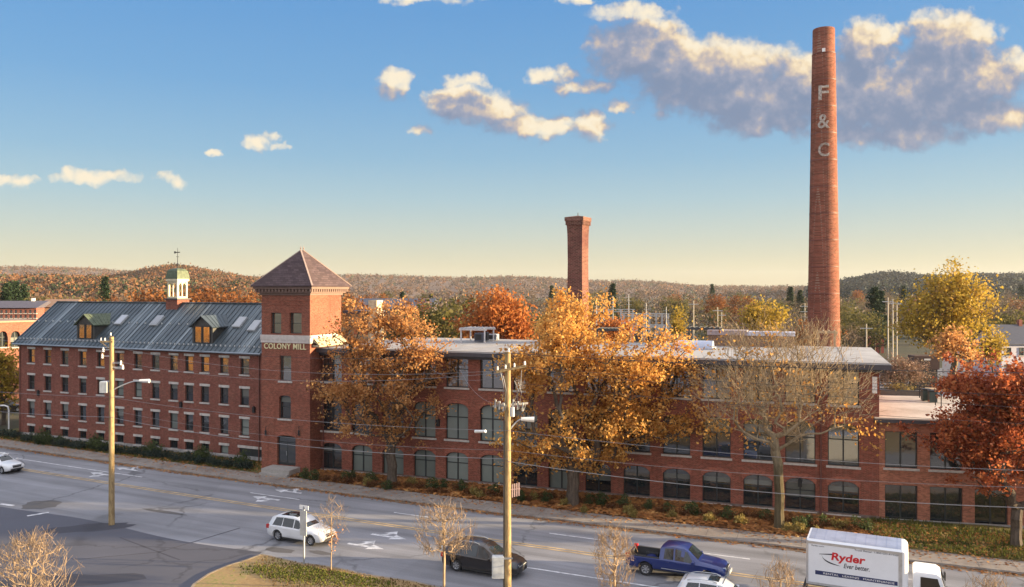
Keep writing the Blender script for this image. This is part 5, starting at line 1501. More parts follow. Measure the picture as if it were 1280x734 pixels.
T_RED = plain('lettering_red', (.52, .012, .02), .5, var=.03); T_BLK = plain('lettering_black', (.015, .017, .03), .5, var=.03); T_NAVY = plain('band_navy', (.02, .03, .10), .5, var=.05)
ys = -W2 - .006
def side(px, py): 
    o, r_ = Vector((0, 0, H)) - org, Vector(((px - CX) / FPX, 1, -(py - HY) / FPX))
    kk = (-W2 - o.dot(nn)) / r_.dot(nn); q = o + r_ * kk; return q.dot(dr), q.z
def label_on(body, x0, y0, x1, y1, m, hgt=None, **kw):
    (xa, za), (xb, zb) = side(x0, y1), side(x1, y0)
    me = text_mesh('lettering', body, 1, m, .006, fit=(xb - xa, hgt or max(.05, zb - za - (side(x1, y1)[1] - side(x0, y1)[1]))), **kw)
    return inst('lettering', me, box_, ((xa + xb) / 2, ys, (za + zb) / 2))
label_on('Ryder', 1039, 693, 1082, 706.0, T_RED, bold=.03, shear=.12)
label_on('Ever better.', 1054.5, 706.6, 1087, 712.5, T_BLK, bold=.012, shear=.25)
label_on('Ryder.com', 1014.5, 681.0, 1030, 684.2, T_BLK, hgt=.09)
label_on('Truck Rental  1-800-GO-RYDER', 1068, 687, 1124, 695, T_BLK, hgt=.085)
mb = MB(); n_ = 14; P_ = []
for i in range(n_ + 1):
    t = i / n_; px_, py_ = 1027 + 24 * t + -2 * math.sin(math.pi * t) * 1, 693.5 + 14.5 * t ** .55; w_ = 1.5 * math.sin(math.pi * (t * .9 + .08))
    P_.append((px_, py_, w_))
for (xa, ya, wa), (xb, yb, wb_) in zip(P_[:-1], P_[1:]):
    c = [side(xa, ya - wa * .6), side(xa, ya + wa * .6), side(xb, yb + wb_ * .6), side(xb, yb - wb_ * .6)]
    mb.poly(*[(q[0], ys, q[1]) for q in c])
c = [side(1024, 692.2), side(1024, 692.8), side(1041, 694.0), side(1041, 692.3)]; mb.poly(*[(q[0], ys, q[1]) for q in c])
mb.build('swoosh', T_BLK, box_)
(xa, za), (xb, zb) = side(1019, 727), side(1128, 742)
mb = MB(); mb.box(xa, LB - .5, ys, -W2, 1.50, 1.72); mb.build('side_band', T_NAVY, box_)
me = text_mesh('lettering', 'RENTAL   LEASING   MAINTENANCE', 1, WHITE_PAINT, .004, fit=(LB - 1.5, .10)); inst('lettering', me, box_, (LB / 2 + .1, ys - .006, 1.61))
# chassis and cab
mb = MB(); mb.box(-.1, LB + 1.6, -.42, .42, .62, .92); mb.box(.3, LB - .3, -1.05, 1.05, .86, .94); mb.cyl((LB - 1.2, -.95, .62), (LB - .3, -.95, .62), .24, n=12); mb.box(-.25, -.05, -1.0, 1.0, .45, .60); mb.build('chassis', BLACKPL, truck)
x0 = LB + .22
CAB = [(x0, -.02), (x0 + 1.50, -.02), (x0 + 1.62, .35), (x0 + 1.56, .62), (x0 + 1.30, 1.42), (x0 + 1.10, 1.55), (x0 + .12, 1.55), (x0, 1.45)]
mb = MB(); zc0 = .72
rows_ = []
for y_, f_ in ((-1.0, .0), (-.97, .05), (-.90, .10), (.90, .10), (.97, .05), (1.0, .0)):
    rows_.append([(x, y_ * (1 - .10 * max(0, z - .62)), zc0 + z) for x, z in CAB])
rows_[0] = [(q[0] + (-.05 if i in (1, 2, 3, 4) else .03 if i in (0, 7) else 0), q[1], q[2] - (.05 if i in (4, 5, 6, 7) else 0)) for i, q in enumerate(rows_[0])]
rows_[5] = [(q[0] + (-.05 if i in (1, 2, 3, 4) else .03 if i in (0, 7) else 0), q[1], q[2] - (.05 if i in (4, 5, 6, 7) else 0)) for i, q in enumerate(rows_[5])]
vs = [q for r_ in rows_ for q in r_]; k = 8; fs = [tuple(range(k)), tuple(range(6 * k - 1, 5 * k - 1, -1))]
for i in range(5):
    for j in range(k): fs.append((i*k+(j+1)%k, i*k+j, (i+1)*k+j, (i+1)*k+(j+1)%k))
mb.add(vs, fs); cab = mb.build('cab', TR_W, truck, smooth=True)
mb = MB(); glass_panel(mb, [(x0 + 1.55, -.86, zc0 + .66), (x0 + 1.55, .86, zc0 + .66), (x0 + 1.33, .80, zc0 + 1.38), (x0 + 1.33, -.80, zc0 + 1.38)], .03); mb.build('windscreen', CARGLASS, cab)
for s in (-1, 1):
    mb = MB(); q = [(x0 + .35, s * 1.0, zc0 + .64), (x0 + 1.36, s * 1.0, zc0 + .64), (x0 + 1.14, s * .93, zc0 + 1.34), (x0 + .35, s * .93, zc0 + 1.34)]
    glass_panel(mb, q if s < 0 else q[::-1], .02); mb.build('side_window', CARGLASS, cab)
    mb = MB(); mb.bevbox(x0 + 1.50, x0 + 1.60, s * 1.22 - .10, s * 1.22 + .10, zc0 + .65, zc0 + 1.10, .03); mb.obox((x0 + 1.5, s * .95, zc0 + .75), (x0 + 1.55, s * 1.2, zc0 + .8), .03, .03); mb.build('wing_mirror', BLACKPL, cab)
    mb = MB(); mb.box(x0 + 1.52, x0 + 1.60, min(s * .62, s * .90), max(s * .62, s * .90), zc0 + .08, zc0 + .28); mb.build('headlight', HEADL, cab)
    wheel(truck, x0 + .62, s * .90, .40, .24, s); wheel(truck, 1.25, s * .86, .40, .40, s)
mb = MB(); mb.box(x0 + 1.45, x0 + 1.66, -.98, .98, zc0 - .20, zc0 + .02); mb.build('bumper', plain('grey_bumper', (.3, .3, .31), .5), truck)

# ---------------------------------------------------------------- poles, wires, sign
def insulator(mb, p, h=.22, r=.07):
    mb.lathe([(r * .35, 0), (r, .02), (r * .5, h * .3), (r, h * .45), (r * .5, h * .7), (r * .8, h * .85), (.01, h)], 8, p)
def lamp_arm(root, p0, p1, m):
    p0, p1 = Vector(p0), Vector(p1); mb = MB()
    pts = []
    for i in range(9):
        t = i / 8; q = p0.lerp(p1, t); q.z = p0.z + (p1.z - p0.z) * math.sin(t * math.pi / 2); pts.append(q)
    mb.tube(pts, .045, 6); arm = mb.build('lamp_arm', m, root)
    d = (p1 - p0); d.z = 0; d.normalize(); mb = MB()
    mb.cyl(p1 - d * .1, p1 + d * .62 + Vector((0, 0, -.02)), .10, .15, 8); mb.build('lamp_head', WHITE_PAINT, arm)
def pole(name, label, base, h, r0=.21, r1=.15):
    root = empty(name, base, 0, label, 'utility pole')
    mb = MB(); mb.cyl((0, 0, -.2), (0, 0, h), r0, r1, 14); mb.build('shaft', POLEWOOD, root, smooth=True)
    return root
b1 = g(139.5, 656); H1 = H - (421 - HY) / FPX * b1.y
p1 = pole('utility_pole', 'wooden utility pole at the car park entrance with lamp arm and grey box', b1, H1)
def loc1(px, py): q = at(px, py, b1.y); return (q.x - b1.x, 0, q.z)
lamp_arm(p1, (.15, 0, loc1(143, 487)[2]), loc1(176, 476), STEEL)
q = loc1(132, 483); mb = MB(); mb.bevbox(q[0] - .32, q[0] + .2, -.25, .25, q[2] - .45, q[2] + .38, .06); mb.build('grey_box', plain('transformer_grey', (.42, .44, .46), .5), p1)
mb = MB(); z_ = H1 - .35
mb.obox((-.75, -.12, z_), (.15, -.12, z_), .09, .11); mb.obox((-.75, -.12, z_), (-.1, -.12, z_ - .5), .04, .04); mb.build('crossarm', POLEWOOD, p1)
for x, dz in ((-.70, .0), (-.42, .0), (.0, .38)):
    mb = MB(); insulator(mb, (x, -.12, z_ + .06 + dz)); mb.build('insulator', WHITE_PAINT, p1)
for x, zz in ((-.55, z_ - .75), (-.62, z_ - 1.2), (.72, z_ - 1.7), (.86, z_ - 2.0)):
    mb = MB(); insulator(mb, (x, -.1, zz), .34, .09); mb.obox((0, -.1, zz + .16), (x, -.1, zz + .16), .035, .035); mb.build('insulator', WHITE_PAINT, p1)
b2 = Vector(((634.6 - CX) / FPX * 43.6, 43.6, .1)); H2 = H - (440 - HY) / FPX * b2.y - .1
p2 = pole('utility_pole', 'tall wooden utility pole in the centre foreground with crossarm and meter box', b2, H2, .20, .155)
def loc2(px, py, y=0.0): q = at(px, py, b2.y + y); return (q.x - b2.x, y, q.z - b2.z)
mb = MB(); mb.obox(loc2(620, 465, -.2), loc2(658, 457.5, -.2), .10, .13); mb.build('crossarm', POLEWOOD, p2)
mb = MB(); mb.obox(loc2(616, 508, -.22), loc2(660, 504, .1), .08, .10); mb.build('crossarm', plain('old_arm', (.36, .33, .30), .8), p2)
for px, py in ((622, 463), (632, 461), (643, 459), (656, 456.5), (636, 440)):
    mb = MB(); q = loc2(px, py, -.2); insulator(mb, q, .22, .07); mb.build('insulator', WHITE_PAINT, p2)
for i, px in enumerate((619, 624, 629, 641, 647, 653)):
    mb = MB(); q = loc2(px, 510 + (i % 3) * 2, -.26); mb.cyl(q, (q[0] + .03, q[1] - .05, q[2] + .45), .055, .05, 8); mb.cyl((q[0] + .1, q[1], q[2] + .05), (q[0] + .16, q[1] - .1, q[2] + .36), .02, .02, 6); mb.build('fuse_cutout', STEEL, p2)
mb = MB(); q = loc2(638, 516, -.3); mb.cyl((q[0] + .1, q[1], q[2] - .2), (q[0] + .1, q[1], q[2] + .3), .13, n=10); mb.build('capacitor', plain('grey_can', (.45, .46, .47), .5), p2)
for (pa, pb) in (((628, 500), (626, 466)), ((644, 500), (652, 463)), ((650, 503), (648, 478)), ((647, 500), (643, 476)), ((631, 505), (629, 470))):
    mb = MB(); a_, b_ = Vector(loc2(*pa, -.25)), Vector(loc2(*pb, -.25)); m_ = (a_ + b_) / 2 + Vector((.12, -.1, 0)); mb.tube([a_, m_, b_], .018, 5); mb.build('drop_wire', WIREMAT, p2)
lamp_arm(p2, (.12, 0, loc2(640, 537)[2]), loc2(653.5, 524), STEEL)
mb = MB(); mb.tube([(-.21, -.08, 0), (-.20, -.08, 5), (-.185, -.08, 9.8)], .05, 6); mb.build('shade_tube', plain('shade_tube_dark', (.10, .085, .07), .7), p2)  # dark tube standing in for the shaded left side of the pole
q0, q1 = loc2(615, 722, -.1), loc2(630, 695, -.1)
mb = MB(); mb.bevbox(q0[0], q1[0], -.28, .12, q0[2], q1[2], .04); mb.box(q0[0] + .08, q1[0] - .08, -.295, -.28, q0[2] + .1, q1[2] - .12); mb.build('meter_box', plain('meter_box_grey', (.50, .52, .53), .45), p2)
mb = MB(); mb.box(-.2, .26, -.23, -.20, q1[2] - .15, q1[2] - .05); mb.build('strap', STEEL, p2)
for k in range(4):
    mb = MB(); x_ = .22 + k * .12; q = loc2(640, 612); mb.box(x_, x_ + .07, -.05, -.03, q[2] - .42 + k * .03, q[2] + .30 + k * .03)
    if k == 0:
        mb.obox((.1, -.03, q[2]), (.68, -.03, q[2] + .05), .03, .05)
    mb.build('marker_slat', plain('pale_slat', (.62, .42, .36), .7), p2)

def wire(label, a, b, sag, r=.022, m=WIREMAT, cat='cable', name='overhead_cable'):
    a, b = Vector(a), Vector(b); n = 24; mb = MB()
    mb.tube([a.lerp(b, i / n) + Vector((0, 0, -4 * sag * (i / n) * (1 - i / n))) for i in range(n + 1)], r * .56, 5)
    return tag(mb.build(name, m), label, cat)
Wl, Wr = Vector((-72, 80, 0)), Vector((33, 34.5, 0))
def z1(py): return H - (py - HY) / FPX * b1.y
def z2(py): return H - (py - HY) / FPX * b2.y
A1 = lambda py, dx=0: (b1.x + dx, b1.y - .2, z1(py)); A2 = lambda py, dx=0: (b2.x + dx, b2.y - .2, z2(py))
wire('thick pale telephone cable sagging low between the two wooden poles', A1(521), A2(573), .55, .030)
wire('pale telephone cable leaving the far wooden pole to the left', A1(521), (Wl.x, Wl.y, 7.9), .7, .028)
wire('pale telephone cable falling right from the near pole past the arched windows', A2(576), (Wr.x, Wr.y, 7.5), .75, .032)
wire('thin second cable just above the low telephone cable between the poles', A1(512), A2(562), .6, .014)
wire('thin second cable just above the low telephone cable right of the near pole', A2(562), (Wr.x, Wr.y, 8.4), .6, .016)
wire('middle cable between the poles carrying a white splice case', A1(496), A2(537.5), .45, .020)
mb = MB(); a_ = at(594, 539.5, 44.9); b_ = at(607, 539, 44.4); mb.cyl(a_, b_, .085, .085, 10); tag(mb.build('splice_case', WHITE_PAINT, smooth=True), 'white cylindrical splice case hanging on the middle cable left of near pole', 'splice case')
wire('middle cable running right from the near pole toward the annex', A2(537.5), (Wr.x, Wr.y, 9.0), .55, .020)
wire('middle cable leaving the far wooden pole to the left above the road', A1(496), (Wl.x, Wl.y, 9.5), .6, .018)
wire('dark top power line between the tops of the two wooden poles', A1(424), A2(441), .75, .020, WIREDARK)
wire('dark top power line running right from the near pole top', A2(441), (Wr.x, Wr.y, 13.4), .35, .028, WIREDARK)
wire('dark top power line leaving the far pole top to the left', A1(424), (Wl.x, Wl.y, 13.4), .6, .018, WIREMAT)
for k, (py, lab) in enumerate(((463, 'upper'), (466, 'lower'))):
    wire(f'{lab} of two pale wires running left from the crossarm of the near pole', A2(py, -.5), A1(432 + k * 18), .9, .016)
for k, (py, lab) in enumerate(((457, 'highest'), (460, 'middle'), (478, 'lowest'))):
    wire(f'{lab} of three dark wires running right before the bare tree', A2(py, .5), (Wr.x, Wr.y, 12.3 - k * .75), .4, .016, WIREDARK)
wire('pale service wire looping from the near pole to the mill eaves', A2(470, -.3), at(540, 462, 66), .5, .014)
wire('second pale service wire hanging below the first by the orange tree', A2(505, -.3), at(575, 462, 64), .7, .014)

sgn = g(380, 705, .1); sg = empty('street_sign', sgn, R(-28), 'pale street sign on a thin post at the tip of the grass island', 'sign')
mb = MB(); mb.box(-.04, .04, -.04, .04, -.1, 3.55); mb.build('post', STEEL, sg)
mb = MB(); mb.box(-.26, .26, -.075, -.045, 1.75, 3.30); mb.build('sign_panel', plain('sign_back', (.50, .50, .48), .5, metal=.2), sg)
mb = MB(); mb.box(-.36, .36, -.012, .012, 3.35, 3.60); mb.build('name_blade', WHITE_PAINT, sg)

HAZE = .00005
# ---------------------------------------------------------------- chimneys
c1 = Vector(((1029.6 - CX) / FPX * 95, 95, 0)); m1 = 95 / FPX
stack = empty('tall_chimney', c1, 0, 'very tall round brick chimney with white letters down its shaft', 'chimney')
ht = H - (37 - HY) * m1; rt, rb = 13.3 * m1, 19.4 * m1
zb_ = H - (430 - HY) * m1
def rad_at(z): return rb + (rt - rb) * (z - zb_) / (ht - zb_)
mb = MB()
prof = [(rad_at(0), -.5)] + [(rad_at(z), z) for z in np.linspace(0, ht - 3.2, 14)] + [(rt + .03, ht - 3.15), (rt + .05, ht - 3.0), (rt + .0, ht - 2.9), (rt - .02, ht - .1), (rt - .05, ht), (rt - .45, ht), (rt - .45, ht - 1.5)]
mb.lathe(prof, 40); mb.build('shaft', BR_STACK, stack, smooth=True)
mb = MB()
for z in list(np.linspace(ht - 3, 4, 14)):
    r_ = rad_at(min(z, ht - 3)) + .03
    mb.lathe([(r_ - .05, -.05), (r_, -.04), (r_, .04), (r_ - .05, .05)], 40, (0, 0, z))
mb.build('iron_bands', plain('band_rust', (.14, .045, .035), .6), stack)
va = math.atan2(-c1.y, -c1.x)
LETW = plain('letter_brick', (.40, .345, .30), .85, var=.4, scale=5)
for ch, y0, y1, w_ in (('F', 110, 128, 12), ('&', 146, 163, 14), ('C', 181, 198, 13)):
    z0_, z1_ = H - (y1 - HY) * m1, H - (y0 - HY) * m1
    me = text_mesh('letter', ch, 1, LETW, .10, .012, fit=(w_ * m1, z1_ - z0_))
    co = np.empty(len(me.vertices) * 3, dtype=np.float32); me.vertices.foreach_get('co', co); co = co.reshape(-1, 3)
    zc = (z0_ + z1_) / 2; rr_ = rad_at(zc) + .03
    an = va + co[:, 0] / rr_; R_ = rr_ - co[:, 1]
    co = np.stack([R_ * np.cos(an), R_ * np.sin(an), co[:, 2] + zc - (rad_at(zc) - rr_) * 0], 1).astype(np.float32)
    me.vertices.foreach_set('co', co.ravel()); me.update(); inst('letter', me, stack)
mb = MB(); z_ = H - (66.5 - HY) * m1; r_ = rt + .02
d_ = Vector((math.cos(va), math.sin(va), 0)); t_ = Vector((-d_.y, d_.x, 0))
mb.obox(d_ * (r_ + .0) - t_ * .18 + Vector((0, 0, z_)), d_ * r_ + t_ * .18 + Vector((0, 0, z_)), .25, .42); mb.build('name_plate', WHITE_PAINT, stack)
# the short square chimney with the waisted shaft
d2 = 92.0; m2 = d2 / FPX; c2 = Vector(((722.5 - CX) / FPX * d2, d2, 0)); rot2 = R(-28.5)
st2 = empty('square_chimney', c2, rot2, 'shorter square brick chimney with flaring top behind the golden tree', 'chimney')
hz = [(272, 15.1), (277, 14.9), (284, 13.6), (296, 12.9), (330, 12.5), (380, 13.3), (430, 14.5), (560, 16)]
k_ = m2 / (math.cos(rot2 + .08) + abs(math.sin(rot2 + .08))) 
vs = []; fs = []
for y_, hw in hz[::-1]:
    z_ = H - (y_ - HY) * m2; s_ = hw * k_ * 1.02
    vs += [(-s_, -s_, z_), (s_, -s_, z_), (s_, s_, z_), (-s_, s_, z_)]
n_ = len(hz)
for i in range(n_ - 1):
    for j in range(4): fs.append((i*4+j, i*4+(j+1)%4, (i+1)*4+(j+1)%4, (i+1)*4+j))
fs.append(tuple(range((n_ - 1) * 4, n_ * 4)))
mb = MB(); mb.add(vs, fs); mb.build('shaft', BR_STACK2, st2)
z_ = H - (277 - HY) * m2; s_ = 15.0 * k_ * 1.02
mb = MB()
n_ = 9
for i in range(n_):
    x_ = -s_ + (2 * s_ - .14) * i / (n_ - 1)
    mb.box(x_, x_ + .14, -s_ - .07, -s_ + .1, z_ - .45, z_ + .0); mb.box(s_ - .1, s_ + .07, x_, x_ + .14, z_ - .45, z_ + .0)
mb.box(-s_ - .1, s_ + .1, -s_ - .1, s_ + .1, z_ + .003, z_ + .45)
vs = [(-s_ - .1, -s_ - .1, z_ + .453), (s_ + .1, -s_ - .1, z_ + .453), (s_ + .1, s_ + .1, z_ + .453), (-s_ - .1, s_ + .1, z_ + .453), (0, 0, z_ + .68)]
mb.add(vs, [(0, 1, 4), (1, 2, 4), (2, 3, 4), (3, 0, 4)])
mb.build('corbelled_cap', brick('cap_brick', (.17, .075, .06), size=2), st2)
mb = MB(); mb.cyl((0, 0, z_ + .62), (0, 0, z_ + 1.0), .05, n=6); mb.build('rod', IRON, st2)

# ---------------------------------------------------------------- things on the flat roofs
def roof_pt(px, py, z=None): return g(px, py, zroof if z is None else z)
def roofthing(name, label, cat, p, rz=None): return empty(name, p, fm.ang if rz is None else rz, label, cat)
pg_m = plain('pergola_white', (.55, .53, .52), .6); pg_d = plain('pergola_dark', (.045, .045, .05), .6)
def pergola(label, px, py, w_, dp, h, m, slats=7):
    r_ = roofthing('pergola', label, 'pergola', roof_pt(px, py))
    for sx in (-1, 1):
        for y_ in (0, dp):
            mb = MB(); mb.box(sx * w_ / 2 - .06, sx * w_ / 2 + .06, y_ - .06, y_ + .06, 0, h); mb.build('post', m, r_)
    mb = MB(); mb.box(-w_ / 2 - .2, w_ / 2 + .2, -.10, .10, h, h + .16); mb.box(-w_ / 2 - .2, w_ / 2 + .2, dp - .10, dp + .10, h, h + .16)
    for i in range(slats):
        x_ = -w_ / 2 + w_ * i / (slats - 1); mb.box(x_ - .05, x_ + .05, -.3, dp + .3, h + .162, h + .26)
    mb.build('canopy', m, r_); return r_
pergola('white pergola on the mill roof left of the centre trees', 591, 428.5, 2.6, 2.5, 1.25, pg_m)
pergola('dark pergola on the mill roof left of the barrel skylight', 760, 430, 2.2, 2.2, 1.3, pg_d)
pergola('large dark pergola on the mill roof behind the barrel skylight', 880, 431, 2.9, 2.2, 1.45, pg_d)
pergola('small pale frame on the mill roof at the foot of the tall chimney', 1033, 434, 1.5, 1.5, 1.3, plain('frame_tan', (.42, .30, .18), .7), 4)
def cabinet(label, px, py, w_, dp, h, m, gr=None):
    r_ = roofthing('air_conditioner', label, 'air conditioner', roof_pt(px, py))
    mb = MB(); mb.bevbox(-w_ / 2, w_ / 2, 0, dp, .08, h, .04); mb.build('casing', m, r_)
    mb = MB(); mb.cyl((0, dp / 2, h), (0, dp / 2, h + .05), min(w_, dp) * .38, n=14); mb.build('fan_grille', BLACKPL, r_)
    mb = MB(); mb.box(-w_ * .38, w_ * .38, -.012, 0, h * .25, h * .85); mb.build('louvre', BLACKPL, r_)
cabinet('dark blue grey cabinet beside the white pergola on the roof', 598, 428, .9, .8, .95, plain('cab_dark', (.07, .08, .11), .5))
cabinet('narrow black cabinet right of the white pergola on the roof', 606, 427, .45, .6, .95, plain('cab_black', (.03, .03, .035), .5))
cabinet('grey rooftop unit behind the left orange tree', 615, 426, 1.0, .8, .7, plain('cab_grey', (.30, .31, .33), .5))
for i, (px, lab) in enumerate(((783, 'first'), (797, 'second'), (812, 'third'), (826, 'fourth'))):
    cabinet(f'black rooftop condenser, {lab} from the left in the row behind the golden tree', px, 428 + i * .6, .75, .7, .9, plain('cond_%d' % i, (.05, .05, .055), .5))
bs = roofthing('barrel_skylight', 'white barrel shaped skylight lying on the mill roof by the bare tree', 'skylight', roof_pt(866, 437))
mb = MB(); n_ = 10
pts = [(1.0 * math.cos(math.pi * i / n_), .62 * math.sin(math.pi * i / n_)) for i in range(n_ + 1)]
vs = [(x_, y_, z_ + .15) for y_ in (-.0, 1) for x_, z_ in []]
mb = MB()
for i in range(n_):
    (a_, za_), (b_, zb2) = pts[i], pts[i + 1]
    mb.poly((-1.7, .9 + a_, .16 + za_), (1.7, .9 + a_, .16 + za_), (1.7, .9 + b_, .16 + zb2), (-1.7, .9 + b_, .16 + zb2))
mb.poly(*[(-1.7, .9 + a_, .16 + z_) for a_, z_ in pts]); mb.poly(*[(1.7, .9 + a_, .16 + z_) for a_, z_ in pts[::-1]])
mb.build('dome', plain('dome_white', (.42, .45, .55), .25, var=.05), bs, smooth=True)
mb = MB(); mb.box(-1.85, 1.85, -.25, 2.05, 0, .17); mb.build('curb', plain('curb_grey', (.40, .41, .46), .5), bs)
sh = roofthing('roof_shed', 'long slatted brown roof shed with pale roofs behind the bare tree', 'shed', roof_pt(942, 433.5))
mb = MB(); mb.box(-4.2, 3.6, 0, 2.0, 0, 1.05); mb.build('wall', plain('slat_brown', (.22, .125, .075), .8, var=.5, scale=6), sh)
mb = MB(); mb.box(-4.3, -.6, -.15, 2.2, 1.053, 1.5); mb.build('mauve_roof', plain('mauve_felt', (.30, .23, .23), .8), sh)
mb = MB(); mb.box(-.55, 3.7, -.15, 2.2, 1.053, 1.40); mb.build('white_roof', plain('white_sheet', (.46, .46, .54), .6), sh)
ph = empty('roof_penthouse', fm.W(fm.S(434, 9.0), 9.0, zroof), fm.ang, 'pale clad rooftop penthouse with tall light stair core behind the tower', 'penthouse')
mb = MB(); mb.box(0, 2.7, 0, 3.0, 0, 2.9); mb.build('wall', plain('tan_cladding', (.34, .27, .17), .7, var=.3), ph)
mb = MB(); mb.box(2.703, 3.7, -.3, 1.0, 0, 4.3); mb.build('stair_core', plain('core_cream', (.56, .45, .29), .7, var=.2), ph)
mb = MB(); mb.box(-.3, 2.69, -.4, 3.3, 2.903, 3.2); mb.build('roof', DARKMETAL, ph)
for i in range(4):
    mb = MB(); mb.box(.2 + i * .62, .62 + i * .62, -.02, -.004, .7, 2.3); mb.build('window', GLASS_T, ph)
# terrace of the annex
def on_terr(px, py): return g(px, py, ZD)
for px, py, lab in ((1157, 501, 'left'), (1165.5, 503, 'right')):
    r_ = empty('waste_bin', on_terr(px, py), fa.ang, f'dark green wheeled bin on the annex terrace, the {lab} one', 'bin')
    mb = MB(); mb.bevbox(-.3, .3, -.3, .3, .05, .95, .05); mb.build('body', plain('bin_green_' + lab, (.03, .05, .045), .5), r_)
    mb = MB(); mb.box(-.33, .33, -.35, .33, .953, 1.02); mb.build('lid', BLACKPL, r_)
r_ = empty('picnic_table', on_terr(1176, 498), fa.ang, 'pale wooden table on the annex terrace lit by the low sun', 'table')
mb = MB(); mb.box(-1.2, 1.2, -.4, .4, .78, .85); mb.build('tabletop', plain('table_wood', (.48, .33, .18), .6), r_)
for sx in (-1, 1):
    mb = MB(); mb.obox((sx * .9, -.35, 0), (sx * .9, .35, .78), .07, .07); mb.obox((sx * .9, .35, 0), (sx * .9, -.35, .78), .07, .07); mb.build('leg', IRON, r_)
r_ = empty('planter', on_terr(1127, 494), fa.ang, 'long planter with pale grasses along the terrace railing', 'planter')
mb = MB(); mb.box(-1.8, 1.8, -.3, .3, 0, .45); mb.build('trough', plain('trough', (.10, .085, .07), .7), r_)
T = in_lobes([(0, 0, .7, 1.7, .25, .4)], 40, 3); inst('foliage', leaves('foliage', T, 12, .14, .12, L_BUSHY, 3), r_)

# ---------------------------------------------------------------- the plain and the hills behind
HILL_A = ground_mat('autumn_hillside', [(0, (.10, .055, .03)), (.4, (.20, .095, .042)), (.7, (.27, .14, .055)), (1, (.15, .12, .055))], .012, fine=.09, finew=.5, bump=1.0)
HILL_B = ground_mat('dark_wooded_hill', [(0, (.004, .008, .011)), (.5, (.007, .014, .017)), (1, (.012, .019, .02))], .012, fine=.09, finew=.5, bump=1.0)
HILL_C = ground_mat('far_wooded_ridge', [(0, (.10, .066, .05)), (.5, (.16, .10, .07)), (1, (.21, .13, .085))], .006, fine=.05, finew=.5)
def hill(name, D, prof, m, seed, k0=.42, rough=1.0):
    px = [p[0] for p in prof]; py = [p[1] for p in prof]; xs = np.arange(px[0], px[-1] + 1, 7.0)
    ks = np.concatenate([np.linspace(k0, 1, 22), np.linspace(1.05, 1.5, 6)]); r_ = np.random.RandomState(seed)
    yr = np.interp(xs, px, py); zr = np.maximum(H - (yr - HY) * D / FPX, 0)
    ph_ = r_.rand(6) * 6.28; V = []
    for x, z in zip(xs, zr):
        for k in ks:
            t = (k - k0) / (1 - k0) if k <= 1 else max(0, 1 - (k - 1) / .6)
            t = max(0, min(1, t)); sm = t * t * (3 - 2 * t); Y = D * k
            nz = sum(math.sin(x * f + ph_[q] + k * (9 + 4 * q)) for q, f in enumerate((.021, .034, .057))) / 3
            zz = (z * sm if k > 1 else min(z * (sm ** (1 + .35 * nz)), H + (z - H) * k * .999 if z > H else z)) + (nz * z * .05 * t * (1 - t) * 4)
            V.append(((x - CX) / FPX * Y, Y, max(-1, zz - .5)))
    n = len(ks); F = [(i*n+j, (i+1)*n+j, (i+1)*n+j+1, i*n+j+1) for i in range(len(xs) - 1) for j in range(n - 1)]
    mb = MB(); mb.add(V, F); o = mb.build(name, m, smooth=True); struct(o)
    return np.array(V).reshape(len(xs), n, 3)
GA = hill('autumn_hill', 1300, [(-300,366),(60,362),(110,354),(150,348),(180,341),(200,337),(217,335.2),(240,338),(270,343.5),(300,349.5),(330,353.5),(380,358),(440,364)], HILL_A, 1)
GC = hill('far_ridge', 3000, [(-500,345),(-200,340),(-80,337),(0,336.5),(60,337),(110,338.5),(170,343),(260,347),(320,349),(380,348),(430,346.5),(480,347.5),(540,349.5),(600,350),(640,348.8),(690,351),(740,354),(800,354.5),(830,356),(870,360.5),(930,361),(1000,361.3),(1060,358),(1200,355),(1500,352)], HILL_C, 2, k0=.5)
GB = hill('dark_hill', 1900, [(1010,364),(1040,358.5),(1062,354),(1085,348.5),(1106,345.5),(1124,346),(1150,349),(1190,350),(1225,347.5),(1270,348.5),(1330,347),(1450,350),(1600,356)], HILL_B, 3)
GD = hill('wooded_rise', 820, [(-400,358),(-100,352),(0,352),(60,352),(120,353),(180,356),(260,358),(340,361),(420,364)], HILL_A, 4, k0=.35)
def woods(name, G, n, size, mats, seed, kmax=22):
    r_ = np.random.RandomState(seed); a, b = G.shape[:2]
    i = r_.randint(0, a - 1, n); j = (kmax - 1) - (np.abs(r_.rand(n) ** 1.3) * (kmax - 1)).astype(int); f = r_.rand(n, 1); h_ = r_.rand(n, 1)
    P = G[i, j] * (1 - f) + G[i + 1, j] * f; P = P * (1 - h_) + (G[i, np.minimum(j + 1, kmax - 1)] * (1 - f) + G[i + 1, np.minimum(j + 1, kmax - 1)] * f) * h_
    P = P + np.array([0, 0, size * .55])
    sc_ = size * (.6 + .8 * r_.rand(n))
    per = 26; idx = np.repeat(np.arange(n), per); m = len(idx)
    c = P[idx] + r_.randn(m, 3) * (sc_[idx] * .30)[:, None] * np.array([1, 1, .9])
    u_ = r_.randn(m, 3); nrm = r_.randn(m, 3); nrm /= np.linalg.norm(nrm, axis=1, keepdims=True); A_ = np.cross(nrm, u_); A_ /= np.linalg.norm(A_, axis=1, keepdims=True); B_ = np.cross(nrm, A_)
    s = (sc_[idx] * .155 * (.6 + .8 * r_.rand(m)))[:, None]
    V = np.stack([c - A_ * s, c - B_ * s * .8, c + A_ * s, c + B_ * s * .8], 1).reshape(-1, 3)
    mi = np.searchsorted(np.cumsum([w_ for _, w_ in mats]), r_.rand(n))[idx]
    o = inst(name, quads_mesh(name, V, [mm for mm, _ in mats], np.clip(mi, 0, len(mats) - 1))); o['kind'] = 'stuff'
W_OR = leafmat('wood_orange', [(0, (.14, .064, .030)), (.5, (.19, .090, .040)), (1, (.235, .125, .058))], .15, .01)
